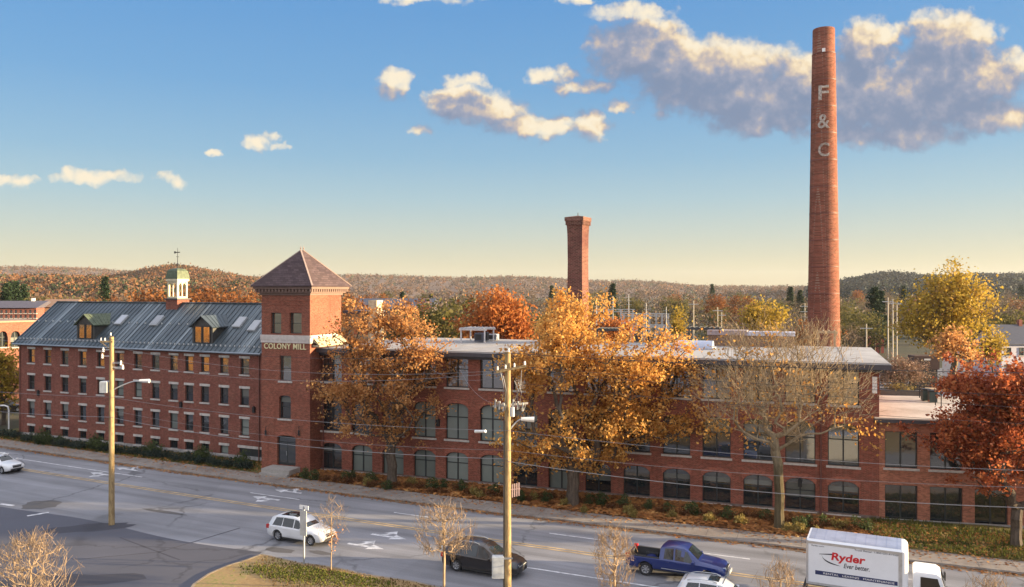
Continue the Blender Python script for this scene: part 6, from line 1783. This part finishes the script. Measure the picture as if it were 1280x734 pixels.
W_BR = leafmat('wood_brown', [(0, (.07, .046, .034)), (.5, (.12, .075, .05)), (1, (.17, .11, .07))], .2, .02)
W_GR = leafmat('wood_green', [(0, (.022, .034, .022)), (.5, (.045, .060, .032)), (1, (.085, .09, .04))], .2, .02)
woods('hillside_wood', GA, 8000, 6, [(W_OR, .55), (W_BR, .33), (W_GR, .12)], 1)
woods('far_ridge_wood', GC, 8000, 11, [(W_BR, .72), (W_OR, .2), (W_GR, .08)], 2)
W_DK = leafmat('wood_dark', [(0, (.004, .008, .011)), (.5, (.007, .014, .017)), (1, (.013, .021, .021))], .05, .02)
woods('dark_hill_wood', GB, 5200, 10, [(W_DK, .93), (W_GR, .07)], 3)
woods('near_rise_wood', GD, 6500, 6, [(W_OR, .40), (W_BR, .36), (W_GR, .24)], 4)

# the wooded plain itself, a mass of crowns between the streets and the hills
def plain_wood(n, seed):
    r_ = np.random.RandomState(seed); d = 245 + 560 * r_.rand(n * 2) ** 1.25; px = -120 + 1560 * r_.rand(n * 2)
    ok = ~((px > 728) & (px < 868) & (d < 285)) & ~((px < 460) & (d < 300)) & ~((px > 425) & (px < 545) & (d < 285)); d, px = d[ok][:n], px[ok][:n]; n = len(d)
    hgt = (6.5 + 5.5 * r_.rand(n)) * np.where(d > 420, 1.15, .9); x = (px - CX) / FPX * d; wd_ = hgt * (.32 + .12 * r_.rand(n))
    per = 64; idx = np.repeat(np.arange(n), per); m = len(idx)
    q = r_.randn(m, 3); q /= np.linalg.norm(q, axis=1, keepdims=True); q *= r_.rand(m, 1) ** .4
    lump = 1 + .35 * np.sin(q[:, 0:1] * 5 + idx[:, None]) * np.cos(q[:, 2:3] * 4 + idx[:, None] * 1.7)
    c = np.stack([x[idx], d[idx], hgt[idx] * .56], 1) + q * lump * np.stack([wd_[idx], wd_[idx], hgt[idx] * .46], 1)
    u_ = r_.randn(m, 3); nrm = r_.randn(m, 3); nrm /= np.linalg.norm(nrm, axis=1, keepdims=True); A_ = np.cross(nrm, u_); A_ /= np.linalg.norm(A_, axis=1, keepdims=True); B_ = np.cross(nrm, A_)
    s = (.50 * (.5 + .9 * r_.rand(m)) * (d[idx] / 380) ** .5)[:, None]
    V = np.stack([c - A_ * s, c - B_ * s * .8, c + A_ * s, c + B_ * s * .8], 1).reshape(-1, 3)
    mi = r_.choice(5, n, p=(.40, .24, .14, .14, .08))[idx]
    o = inst('plain_wood', quads_mesh('plain_wood', V, [L_TWIG, L_OLIVE, W_GR, W_BR, W_OR], mi)); o['kind'] = 'stuff'
plain_wood(1500, 5)

# trees of the plain: one of each kind, then copies
def bg_proto(name, label, lobes, n, per, sig, size, mat, bmat, seed, group, h, conifer=False):
    root = empty(name, (0, 0, 0), 0, label, 'tree', group); ALLOBJ.append(root)
    if conifer:
        r_ = np.random.RandomState(seed); t = r_.rand(n) ** .8; a = r_.rand(n) * 6.28; rr_ = (1 - t) * h * .20 * (.55 + .5 * r_.rand(n)) + .15
        T = np.stack([np.cos(a) * rr_, np.sin(a) * rr_, h * (.12 + .88 * t)], 1)
        mb = MB(); mb.cyl((0, 0, -.3), (0, 0, h * .95), h * .018, .03, 6); mb.build('trunk', bmat, root)
    else:
        T = in_lobes(lobes, n, seed, 3.0)
        sk = skeleton(T[: max(24, n // 3)], [(0, 0, -.3), (0, 0, h * .12), (0, 0, h * .26)], h * .022, .03, seed, pathw=.3, step=1.6)
        inst('trunk', limbs('trunk', sk, bmat, 4), root)
    inst('crown', leaves('crown', T, per, sig, size, mat, seed), root)
    return root
def lob(h, w_, seed, k=6):
    r_ = random.Random(seed)
    return [(0, 0, h * .62, w_ * .36, w_ * .36, h * .34)] + [(r_.uniform(-.3, .3) * w_, r_.uniform(-.3, .3) * w_, h * r_.uniform(.42, .78), w_ * .25, w_ * .25, h * .20) for _ in range(k)]
PB = {
 'bare': bg_proto('leafless_tree', 'grey brown leafless tree on the wooded plain beyond the mill', lob(14, 11, 1), 120, 16, .6, .34, L_TWIG, BARK_G, 51, 'leafless trees of the plain', 14),
 'olive': bg_proto('olive_tree', 'olive green broad tree on the wooded plain beyond the mill', lob(14, 11, 2), 110, 18, .7, .50, L_OLIVE, BARK_D, 52, 'olive trees of the plain', 14),
 'rust': bg_proto('rust_tree', 'rust coloured broad tree on the wooded plain beyond the mill', lob(12, 10, 3), 100, 18, .65, .48, L_RUST, BARK_D, 53, 'rusty trees of the plain', 12),
 'pine': bg_proto('conifer', 'dark evergreen conifer on the wooded plain beyond the mill', None, 170, 14, .42, .50, L_PINE, BARK_D, 54, 'conifers of the plain', 17, True),
}
used_ = set()
def bgtree(kind, px, d, ytop=None, s=None, hh={'bare': 14, 'olive': 14, 'rust': 12, 'pine': 17}):
    x_ = (px - CX) / FPX * d
    if s is None: s = max(.35, (H - (ytop - HY) * d / FPX) / hh[kind])
    if kind in used_: copy_tree(PB[kind], (x_, d, -.05), rnd.random() * 6.28, scale=(s * rnd.uniform(.9, 1.2), s * rnd.uniform(.9, 1.2), s))
    else:
        used_.add(kind); o = PB[kind]; o.location = (x_, d, -.05); o.rotation_euler = (0, 0, rnd.random() * 6.28); o.scale = (s, s, s)
r2 = random.Random(99)
for row, (d0, d1, n_, ya, yb) in enumerate(((520, 700, 46, 358, 366), (330, 480, 60, 362, 374), (230, 310, 46, 370, 386), (150, 200, 26, 390, 402))):
    for i in range(n_):
        px = -60 + 1420 * (i + r2.random()) / n_; d = r2.uniform(d0, d1)
        if 725 < px < 880 and d < 320: continue
        if px < 470 and d < 320: continue
        if 1130 < px < 1255 and d < 200: continue
        k = r2.choices(['bare', 'olive', 'rust', 'pine'], (.50, .27, .15, .08) if px > 430 else (.2, .35, .38, .07))[0]
        bgtree(k, px, d, r2.uniform(ya, yb) - (4 if k == 'pine' else 0))
for px, d, yt in ((8, 230, 356), (19, 235, 354), (30, 240, 357), (131, 260, 348), (766, 300, 356), (1093, 210, 361), (1100, 215, 366), (988, 330, 360), (1000, 340, 364), (690, 400, 358)): bgtree('pine', px, d, yt)
for px, d, yt in ((1066, 190, 379), (1050, 200, 383), (1080, 180, 384), (560, 122, 360), (548, 130, 368), (1255, 190, 385), (1270, 180, 380), (1248, 170, 395), (50, 220, 366), (70, 230, 365), (95, 220, 366), (655, 130, 372)): bgtree('olive', px, d, yt)
for px, d, yt in ((190, 190, 352), (207, 195, 356), (250, 200, 350), (275, 190, 352), (300, 200, 356), (430, 210, 360), (515, 230, 366)): bgtree('rust', px, d, yt)
for px, d, yt in ((575, 135, 352), (540, 140, 362), (590, 150, 356), (930, 220, 372), (1135, 105, 440), (1120, 108, 446), (1150, 112, 448), (990, 200, 385), (1010, 180, 388), (1250, 220, 365), (1265, 230, 368)): bgtree('bare', px, d, yt)

def own_tree(label, px, d, lobes_px, ntar, per, sig, size, mat, bmat, seed, rb=.3, ybase=None, th=3.0):
    yb_ = HY + H * FPX / d
    return big_tree('broad_tree', label, (Vector(((px - CX) / FPX * d, d, 0)), None, px, yb_), d / FPX, lobes_px, ntar, per, sig, size, mat, rb, bmat, seed, th, depth=.9, k=4)
own_tree('bright red orange tree rising behind the flat mill roof', 620, 106, [(622, 392, 36, 28), (600, 405, 26, 20), (648, 398, 24, 22), (625, 375, 24, 16), (590, 420, 20, 18), (655, 415, 20, 18), (620, 425, 40, 22)], 190, 40, .75, .42, L_SCARLET, BARK_D, 61)
own_tree('golden yellow tree top directly in front of the square chimney', 708, 82, [(708, 392, 22, 22), (700, 412, 28, 20), (726, 410, 24, 18), (705, 374, 12, 9), (712, 440, 34, 24)], 130, 42, .55, .34, L_GOLD, BARK_D, 62)
own_tree('low scarlet tree between the square chimney and the roof pergola', 765, 112, [(765, 407, 20, 11), (755, 414, 14, 10), (780, 415, 16, 10), (768, 428, 24, 16)], 70, 40, .6, .40, L_SCARLET, BARK_D, 63, .2)
own_tree('big yellow tree with spreading crown standing right of the tall chimney', 1192, 122, [(1190, 380, 42, 38), (1160, 395, 34, 32), (1218, 388, 30, 34), (1195, 345, 22, 18), (1150, 415, 26, 22), (1200, 420, 40, 24), (1225, 415, 20, 20), (1175, 360, 22, 16)], 300, 42, .85, .42, L_YEL, BARK_G, 64, .5, th=5)
own_tree('orange tree in front of the foot of the big yellow tree', 1196, 112, [(1196, 425, 22, 16), (1185, 435, 20, 14), (1208, 440, 18, 14)], 60, 40, .6, .38, L_ORANGE, BARK_D, 65, .2, th=2)
own_tree('yellow olive tree standing between the bare tree and the tall chimney', 955, 150, [(950, 395, 22, 17), (970, 398, 16, 14), (938, 402, 14, 12), (955, 412, 24, 12)], 90, 36, .7, .45, L_YEL, BARK_D, 66, .25)
own_tree('small yellow conical tree beyond the black rooftop condensers', 848, 185, [(848, 402, 8, 12), (848, 392, 5, 8), (848, 412, 10, 8)], 50, 30, .6, .42, L_YEL, BARK_D, 67, .2)
own_tree('yellow green tree at the left edge beside the end of the wing', 4, 101, [(2, 455, 20, 22), (-20, 470, 30, 30), (10, 475, 14, 20), (-5, 495, 26, 22)], 150, 34, .6, .36, L_YEL, BARK_D, 68, .3)
own_tree('yellow bush beside the pale house at the right', 1243, 124, [(1243, 432, 12, 14), (1236, 445, 14, 10), (1250, 446, 12, 10)], 50, 36, .6, .38, L_YEL, BARK_D, 69, .15, th=1.5)
own_tree('pinkish leafless thicket behind the annex terrace', 1128, 99, [(1125, 462, 22, 14), (1108, 470, 16, 12), (1142, 468, 18, 12)], 110, 30, .5, .22, leafmat('thicket', [(0, (.15, .085, .06)), (1, (.30, .19, .13))], .2), BARK_G, 70, .12, th=.8)

# far buildings
BG_BR = brick('brick_far', (.24, .075, .06)); BG_TAN = plain('tan_wall', (.27, .16, .095), .8)
bb = empty('brick_block', ((-4 - CX) / FPX * 152, 152, 0), R(6), 'distant two storey brick block with slate roof beyond the left end', 'building')
bw = 46 * .152; z0_ = H - (384.5 - HY) * .1513; 
mb = MB(); hl = []
zA_, zB_ = H - (401 - HY) * .1513, H - (385 - HY) * .1513
for r_i, (zl, zh) in enumerate(((zA_ + .5, zA_ + 1.05), (zB_ - 1.0, zB_ - .4))):
    for i in range(8): x_ = .6 + i * .86; hl.append((x_, x_ + .42, zl, zh))
facade(mb, -12, bw, 0, zB_, hl, rev=.1)
mb.poly((bw, 0, 0), (bw, 9, 0), (bw, 9, zB_), (bw, 0, zB_)); mb.poly((-12, 9, 0), (-12, 0, 0), (-12, 0, zB_), (-12, 9, zB_)); mb.poly((bw, 9, 0), (-12, 9, 0), (-12, 9, zB_), (bw, 9, zB_)); mb.build('wall', BG_BR, bb)
for h_ in hl: window(bb, (h_[0] + h_[1]) / 2, h_[2], h_[1] - h_[0], h_[3] - h_[2], 0, 'none', 2, False, True, rev=.1)
mb = MB(); zt_ = H - (376 - HY) * .157; mb.add([(-12.3, -.4, zB_), (bw + .3, -.4, zB_), (bw + .3, 9.4, zB_), (-12.3, 9.4, zB_), (-12.3, 4.5, zt_), (bw + .3, 4.5, zt_)], [(0, 1, 5, 4), (2, 3, 4, 5), (1, 2, 5), (3, 0, 4), (3, 2, 1, 0)])
rf_ = mb.build('roof', plain('slate_far', (.085, .075, .095), .7), bb)
mb = MB(); mb.box(4.2, 4.7, 4.2, 4.8, zt_ - .4, zt_ + .5); mb.build('vent', WHITE_PAINT, rf_)
b3 = empty('tan_block', ((48 - CX) / FPX * 156, 156, 0), R(8), 'distant tan walled block with brown roof just left of the wing ridge', 'building')
mb = MB(); mb.box(0, 6, 0, 8, 0, H - (384 - HY) * .155); mb.build('wall', BG_TAN, b3)
mb = MB(); zz = H - (384 - HY) * .155; mb.add([(-.2, -.4, zz + .003), (6.2, -.4, zz + .003), (6.2, 8.4, zz + .003), (-.2, 8.4, zz + .003), (-.2, 4, zz + 1.5), (6.2, 4, zz + 1.5)], [(0, 1, 5, 4), (2, 3, 4, 5), (1, 2, 5), (3, 0, 4), (3, 2, 1, 0)]); mb.build('roof', plain('brown_roof', (.22, .13, .085), .8), b3)
for i in range(3):
    mb = MB(); mb.box(.7 + i * 1.7, 1.4 + i * 1.7, -.03, -.003, zz - 2.2, zz - .9); mb.build('window', GLASS, b3)
ar = Fr(Vector((((-12) - CX) / FPX * 122, 122, 0)), Vector(((46 - CX) / FPX * 127, 127, 0)))
arc = empty('arcade_building', ar.O, ar.ang + R(0), 'sunlit orange brick building with round arches beyond the left end', 'building')
zt_ = H - (403 - HY) * .124; hl = []
for (xa, xb) in ((-2, 10), (13, 26), (29, 41)):
    a_, b_ = ar.S(xa), ar.S(xb); hl.append((a_, b_, ar.Z((xa + xb) / 2, 434), ar.Z((xa + xb) / 2, 414), 1.0))
mb = MB(); facade(mb, -3, ar.L, 0, zt_, hl, rev=.5)
mb.poly((ar.L, 0, 0), (ar.L, 8, 0), (ar.L, 8, zt_), (ar.L, 0, zt_)); mb.poly((-3, 8, 0), (-3, 0, 0), (-3, 0, zt_), (-3, 8, zt_)); mb.poly((ar.L, 8, 0), (-3, 8, 0), (-3, 8, zt_), (ar.L, 8, zt_)); mb.build('wall', brick('brick_sunlit', (.27, .095, .06)), arc)
for a_, b_, zb, zt, ri_ in hl: window(arc, (a_ + b_) / 2, zb, b_ - a_, zt - zb, 1.0, 'mill', 0, False, True, rev=.5)
mb = MB(); mb.box(-3.2, ar.L + .2, -.2, 8.2, zt_ + .003, zt_ + .25); mb.build('roof', plain('felt_roof', (.33, .22, .15), .8), arc)
wh = empty('warehouse', ((445 - CX) / FPX * 255, 255, 0), R(-4), 'long low warehouse with dark blue grey roof behind the orange tree', 'building')
mb = MB(); mb.box(0, 24, 0, 14, 0, H - (386 - HY) * .254); mb.build('wall', plain('wh_wall', (.14, .11, .10), .8), wh)
mb = MB(); zz = H - (386 - HY) * .254; mb.add([(-.4, -.5, zz + .003), (24.4, -.5, zz + .003), (24.4, 14.5, zz + .003), (-.4, 14.5, zz + .003), (-.4, 7, zz + 3.2), (24.4, 7, zz + 3.2)], [(0, 1, 5, 4), (2, 3, 4, 5), (1, 2, 5), (3, 0, 4), (3, 2, 1, 0)]); mb.build('roof', plain('wh_roof', (.055, .06, .085), .6), wh)
for i in range(5):
    mb = MB(); mb.box(2 + i * 4.4, 4.4 + i * 4.4, -.04, -.003, .2, 2.8); mb.build('dock_door', plain('dock_%d' % i, (.30, .30, .31), .6), wh)
def house(label, px, d, w_, dp, ye, yr, mw, mr, rz, cat='house', ywin=None):
    hs = empty('house', ((px - CX) / FPX * d, d, 0), rz, label, cat); ze = H - (ye - HY) * d / FPX; zr = H - (yr - HY) * d / FPX
    mb = MB(); mb.add([(0, 0, 0), (w_, 0, 0), (w_, dp, 0), (0, dp, 0), (0, 0, ze), (w_, 0, ze), (w_, dp, ze), (0, dp, ze), (0, dp / 2, zr - .1), (w_, dp / 2, zr - .1)], [(0, 1, 5, 4), (1, 2, 6, 9, 5), (2, 3, 7, 6), (3, 0, 4, 8, 7)]); mb.build('wall', mw, hs)
    mb = MB(); sl_ = (zr - ze) / (dp / 2); o_ = .35; e_ = ze - o_ * sl_
    mb.add([(-.3, -o_, e_), (w_ + .3, -o_, e_), (w_ + .3, dp / 2, zr), (-.3, dp / 2, zr), (w_ + .3, dp + o_, e_), (-.3, dp + o_, e_), (-.3, -o_, e_ - .12), (w_ + .3, -o_, e_ - .12), (w_ + .3, dp / 2, zr - .12), (-.3, dp / 2, zr - .12), (w_ + .3, dp + o_, e_ - .12), (-.3, dp + o_, e_ - .12)],
           [(0, 1, 2, 3), (3, 2, 4, 5), (6, 9, 8, 7), (9, 11, 10, 8), (0, 6, 7, 1), (5, 4, 10, 11), (0, 3, 9, 6), (3, 5, 11, 9), (1, 7, 8, 2), (2, 8, 10, 4)]); rf = mb.build('roof', mr, hs)
    mb = MB(); mb.box(w_ * .6, w_ * .6 + .6, dp * .45, dp * .45 + .6, zr - .5, zr + .8); mb.build('chimney', BG_BR, rf)
    for fl in range(max(1, int(ze // 2.7))):
        for i in range(max(2, int(w_ // 2.2))):
            x_ = .8 + i * 2.2
            if x_ + .9 < w_: window(hs, x_ + .4, .9 + fl * 2.7, .8, 1.3, 0, 'hung', 0, False, True, rev=-.02)
    return hs
house('pale lilac house with dark blue roof at the right edge', 1252, 130, 9, 7, 428, 407, plain('siding_lilac', (.48, .46, .52), .7, var=.05), plain('house_roof_blue', (.05, .055, .08), .7), R(5))
house('white gabled house partly hidden by the yellow tree', 1204, 140, 2.6, 3.2, 437, 424, plain('siding_white', (.62, .58, .56), .7, var=.05), plain('house_roof_grey', (.12, .11, .11), .7), R(62))
tr_ = empty('storage_trailer', ((1143 - CX) / FPX * 118, 118, 0), R(-3), 'dark brown storage trailer parked beyond the annex terrace', 'trailer')
mb = MB(); zA_ = H - (462 - HY) * .1174; mb.bevbox(0, 3.6, 0, 2.2, max(.5, zA_), zA_ + 2.0, .05); mb.build('body', plain('trailer_brown', (.075, .040, .035), .7), tr_)
mb = MB(); mb.box(1.4, 2.3, -.02, 0, zA_ + 1.35, zA_ + 1.6); mb.build('sign_plate', WHITE_PAINT, tr_)
mb = MB(); mb.box(.2, 3.4, .2, 2, .12, max(.5, zA_) - .003); mb.build('chassis', BLACKPL, tr_)
rs = empty('red_shed', ((1084 - CX) / FPX * 215, 215, 0), R(-2), 'long low red shed behind the right end of the mill', 'shed')
mb = MB(); mb.box(0, 4.4, 0, 4, 0, 4.0); mb.build('wall', plain('shed_red', (.26, .055, .045), .8), rs)
mb = MB(); zz = 4.0; mb.box(-.2, 4.6, -.3, 4.3, zz + .003, zz + .25); mb.build('roof', plain('shed_roof', (.30, .11, .09), .7), rs)
mb = MB(); mb.box(1, 1.9, -.03, -.003, .1, 2.1); mb.build('door', FRAME, rs)
mb = MB(); mb.poly((52, 112, -.03), (110, 118, -.03), (150, 190, -.03), (58, 165, -.03)); struct(mb.build('side_street', asphalt('side_asphalt', (.16, .155, .165), .2)))
# parked cars far off: copies of the cars on the road
def by_name(nm): return next(o for o in sc.objects if o.name == nm)
for src, px, d, rz, lab in (('suv', 1183, 122, 1.2, 'distant white car parked beyond the annex terrace'), ('crossover', 1191, 128, .9, 'distant dark car parked beyond the annex terrace'), ('crossover', 8, 112, .4, 'dark car parked under the tree at the far left edge'), ('crossover', 1106, 96, .5, 'dark car half hidden behind the annex terrace railing')):
    copy_tree(by_name(src), ((px - CX) / FPX * d, d, -.02), rz, lab)
lp = empty('lamp_post', ((9 - CX) / FPX * 98, 98, 0), 0, 'white lamp post with a curved arm at the left edge beside the wing', 'lamp post')
mb = MB(); zz = H - (507 - HY) * .0975; mb.tube([(0.2, 0, 0), (.2, 0, zz - .6), (.1, 0, zz - .15), (-.3, 0, zz), (-.8, 0, zz)], .09, 8); mb.build('post', WHITE_PAINT, lp)
mb = MB(); mb.cyl((-.7, 0, zz - .02), (-1.2, 0, zz - .06), .1, .16, 8); mb.build('lamp_head', STEEL, lp)

# electricity substation and poles on the plain
GALV = plain('weathered_steel', (.48, .46, .45), .6, metal=.2)
sb = empty('substation', ((795 - CX) / FPX * 225, 225, 0), R(-6), 'electricity substation of grey steel gantries behind the mill roof', 'substation')
for k, (x0, x1, y_, h_) in enumerate(((-12, -1, 0, 8.5), (-3, 8, 10, 10), (-11, 0, 18, 11), (0, 11, 24, 9.5), (4, 12, 4, 7))):
    mb = MB()
    n_ = 4
    for i in range(n_):
        x_ = x0 + (x1 - x0) * i / (n_ - 1)
        for dx_ in (-.3, .3): mb.obox((x_ + dx_, y_, 0), (x_ + dx_ * .4, y_, h_), .20, .20)
        for q in range(5): mb.obox((x_ - .28, y_, h_ * q / 5), (x_ + .28, y_, h_ * (q + 1) / 5), .06, .06)
    for zz in (h_, h_ - .7, h_ * .62): mb.obox((x0 - .6, y_, zz), (x1 + .6, y_, zz), .18, .18)
    n2 = int((x1 - x0) / .8)
    for i in range(n2): mb.obox((x0 + i * .8, y_, h_ - .7), (x0 + (i + 1) * .8, y_, h_), .05, .05)
    mb.build('gantry', GALV, sb)
for x_, y_ in ((-8, 6), (-3.5, 6), (2, 16), (7, 12)):
    mb = MB(); mb.bevbox(x_ - 1.3, x_ + 1.3, y_ - .9, y_ + .9, .2, 3.0, .1)
    for q in range(3): mb.cyl((x_ - .8 + q * .8, y_, 3.0), (x_ - .8 + q * .8, y_, 4.3), .12, .08, 6)
    for q in range(6): mb.box(x_ - 1.2 + q * .42, x_ - 1.0 + q * .42, y_ - 1.25, y_ - .901, .5, 2.6)
    mb.build('transformer', plain('transformer_%d_%d' % (x_ * 10, y_), (.30, .31, .34), .5), sb)
for x_, y_, h_ in ((-11, 12, 14), (-6, 20, 15), (-1, 26, 15.5), (4, 20, 13), (9, 8, 12), (-9, 3, 11)):
    mb = MB(); mb.cyl((x_, y_, 0), (x_, y_, h_), .18, .09, 6)
    for q in range(3): mb.obox((x_ - .9, y_, h_ - 1 - q * 1.1), (x_ + .9, y_, h_ - 1 - q * 1.1), .08, .08)
    mb.build('mast', GALV, sb)
dp = None
for px, d, yt, lab in ((867, 190, 376, 'tall thin pale pole behind the roof pergola right of the substation'), (897, 185, 384, 'second thin pole with short crossarm right of the substation'), (902, 200, 390, 'short thin pole just right of the second pole'), (1083, 150, 405, 'thin grey pole between tall chimney and the triple poles'),
                       (1110, 160, 372, 'leftmost of the three tall poles right of the chimney'), (1116, 163, 374, 'middle of the three tall poles right of the chimney'), (1121, 166, 375, 'rightmost of the three tall poles right of the chimney'), (1006, 210, 379, 'pole with several crossarms directly left of the tall chimney')):
    h_ = H - (yt - HY) * d / FPX; lo_ = ((px - CX) / FPX * d, d, 0)
    r_ = empty('distant_pole', lo_, R(-10), lab, 'utility pole')
    mb = MB(); mb.cyl((0, 0, -.2), (0, 0, h_), .17, .11, 8); mb.build('shaft', plain('pole_pale_%d' % px, (.42, .36, .28), .8), r_)
    mb = MB()
    for q in range(3 if px == 1006 else 1): mb.box(-1.1, 1.1, -.17, -.05, h_ - .9 - q * 1.4, h_ - .75 - q * 1.4)
    mb.build('crossarm', GALV, r_)

# unseen trees added across the street and west to colour the window reflections
for i, (x_, y_) in enumerate(((-100, 40), (-108, 52), (-116, 63), (-104, 72), (-125, 78), (-135, 55), (-118, 38), (-142, 72), (-95, 58), (-150, 45),
                              (-40, -16), (-31, -22), (-22, -14), (-12, -24), (-3, -18), (7, -26), (15, -17), (24, -24), (-50, -26))):
    if i in (0, 1, 3, 4, 6, 8):
        copy_tree(by_name('golden_maple'), (x_, y_, 0), r2.random() * 6, 'unseen golden tree added west of the mill for window reflections', 'unseen golden trees added west of the mill', scale=(.8, .8, .8)); continue
    k = ('olive', 'rust', 'rust')[i % 3]; s_ = .72 + .2 * r2.random()
    copy_tree(PB[k], (x_, y_, 0), r2.random() * 6, scale=(s_, s_, s_))

# the evening air over the valley
hm = bpy.data.materials.new('evening_haze'); hm.use_nodes = True
for nd in list(hm.node_tree.nodes): hm.node_tree.nodes.remove(nd)
ht_ = NT(hm.node_tree); pv = ht_.n('ShaderNodeVolumePrincipled'); ou = ht_.n('ShaderNodeOutputMaterial')
pv.inputs['Color'].default_value = (.80, .82, .88, 1); pv.inputs['Density'].default_value = HAZE; pv.inputs['Anisotropy'].default_value = .2
ht_.L.new(pv.outputs[0], ou.inputs['Volume'])
mb = MB(); mb.box(-3400, 3400, -400, 5000, -1.05, 128); hz_ = mb.build('haze', hm); hz_['kind'] = 'stuff'
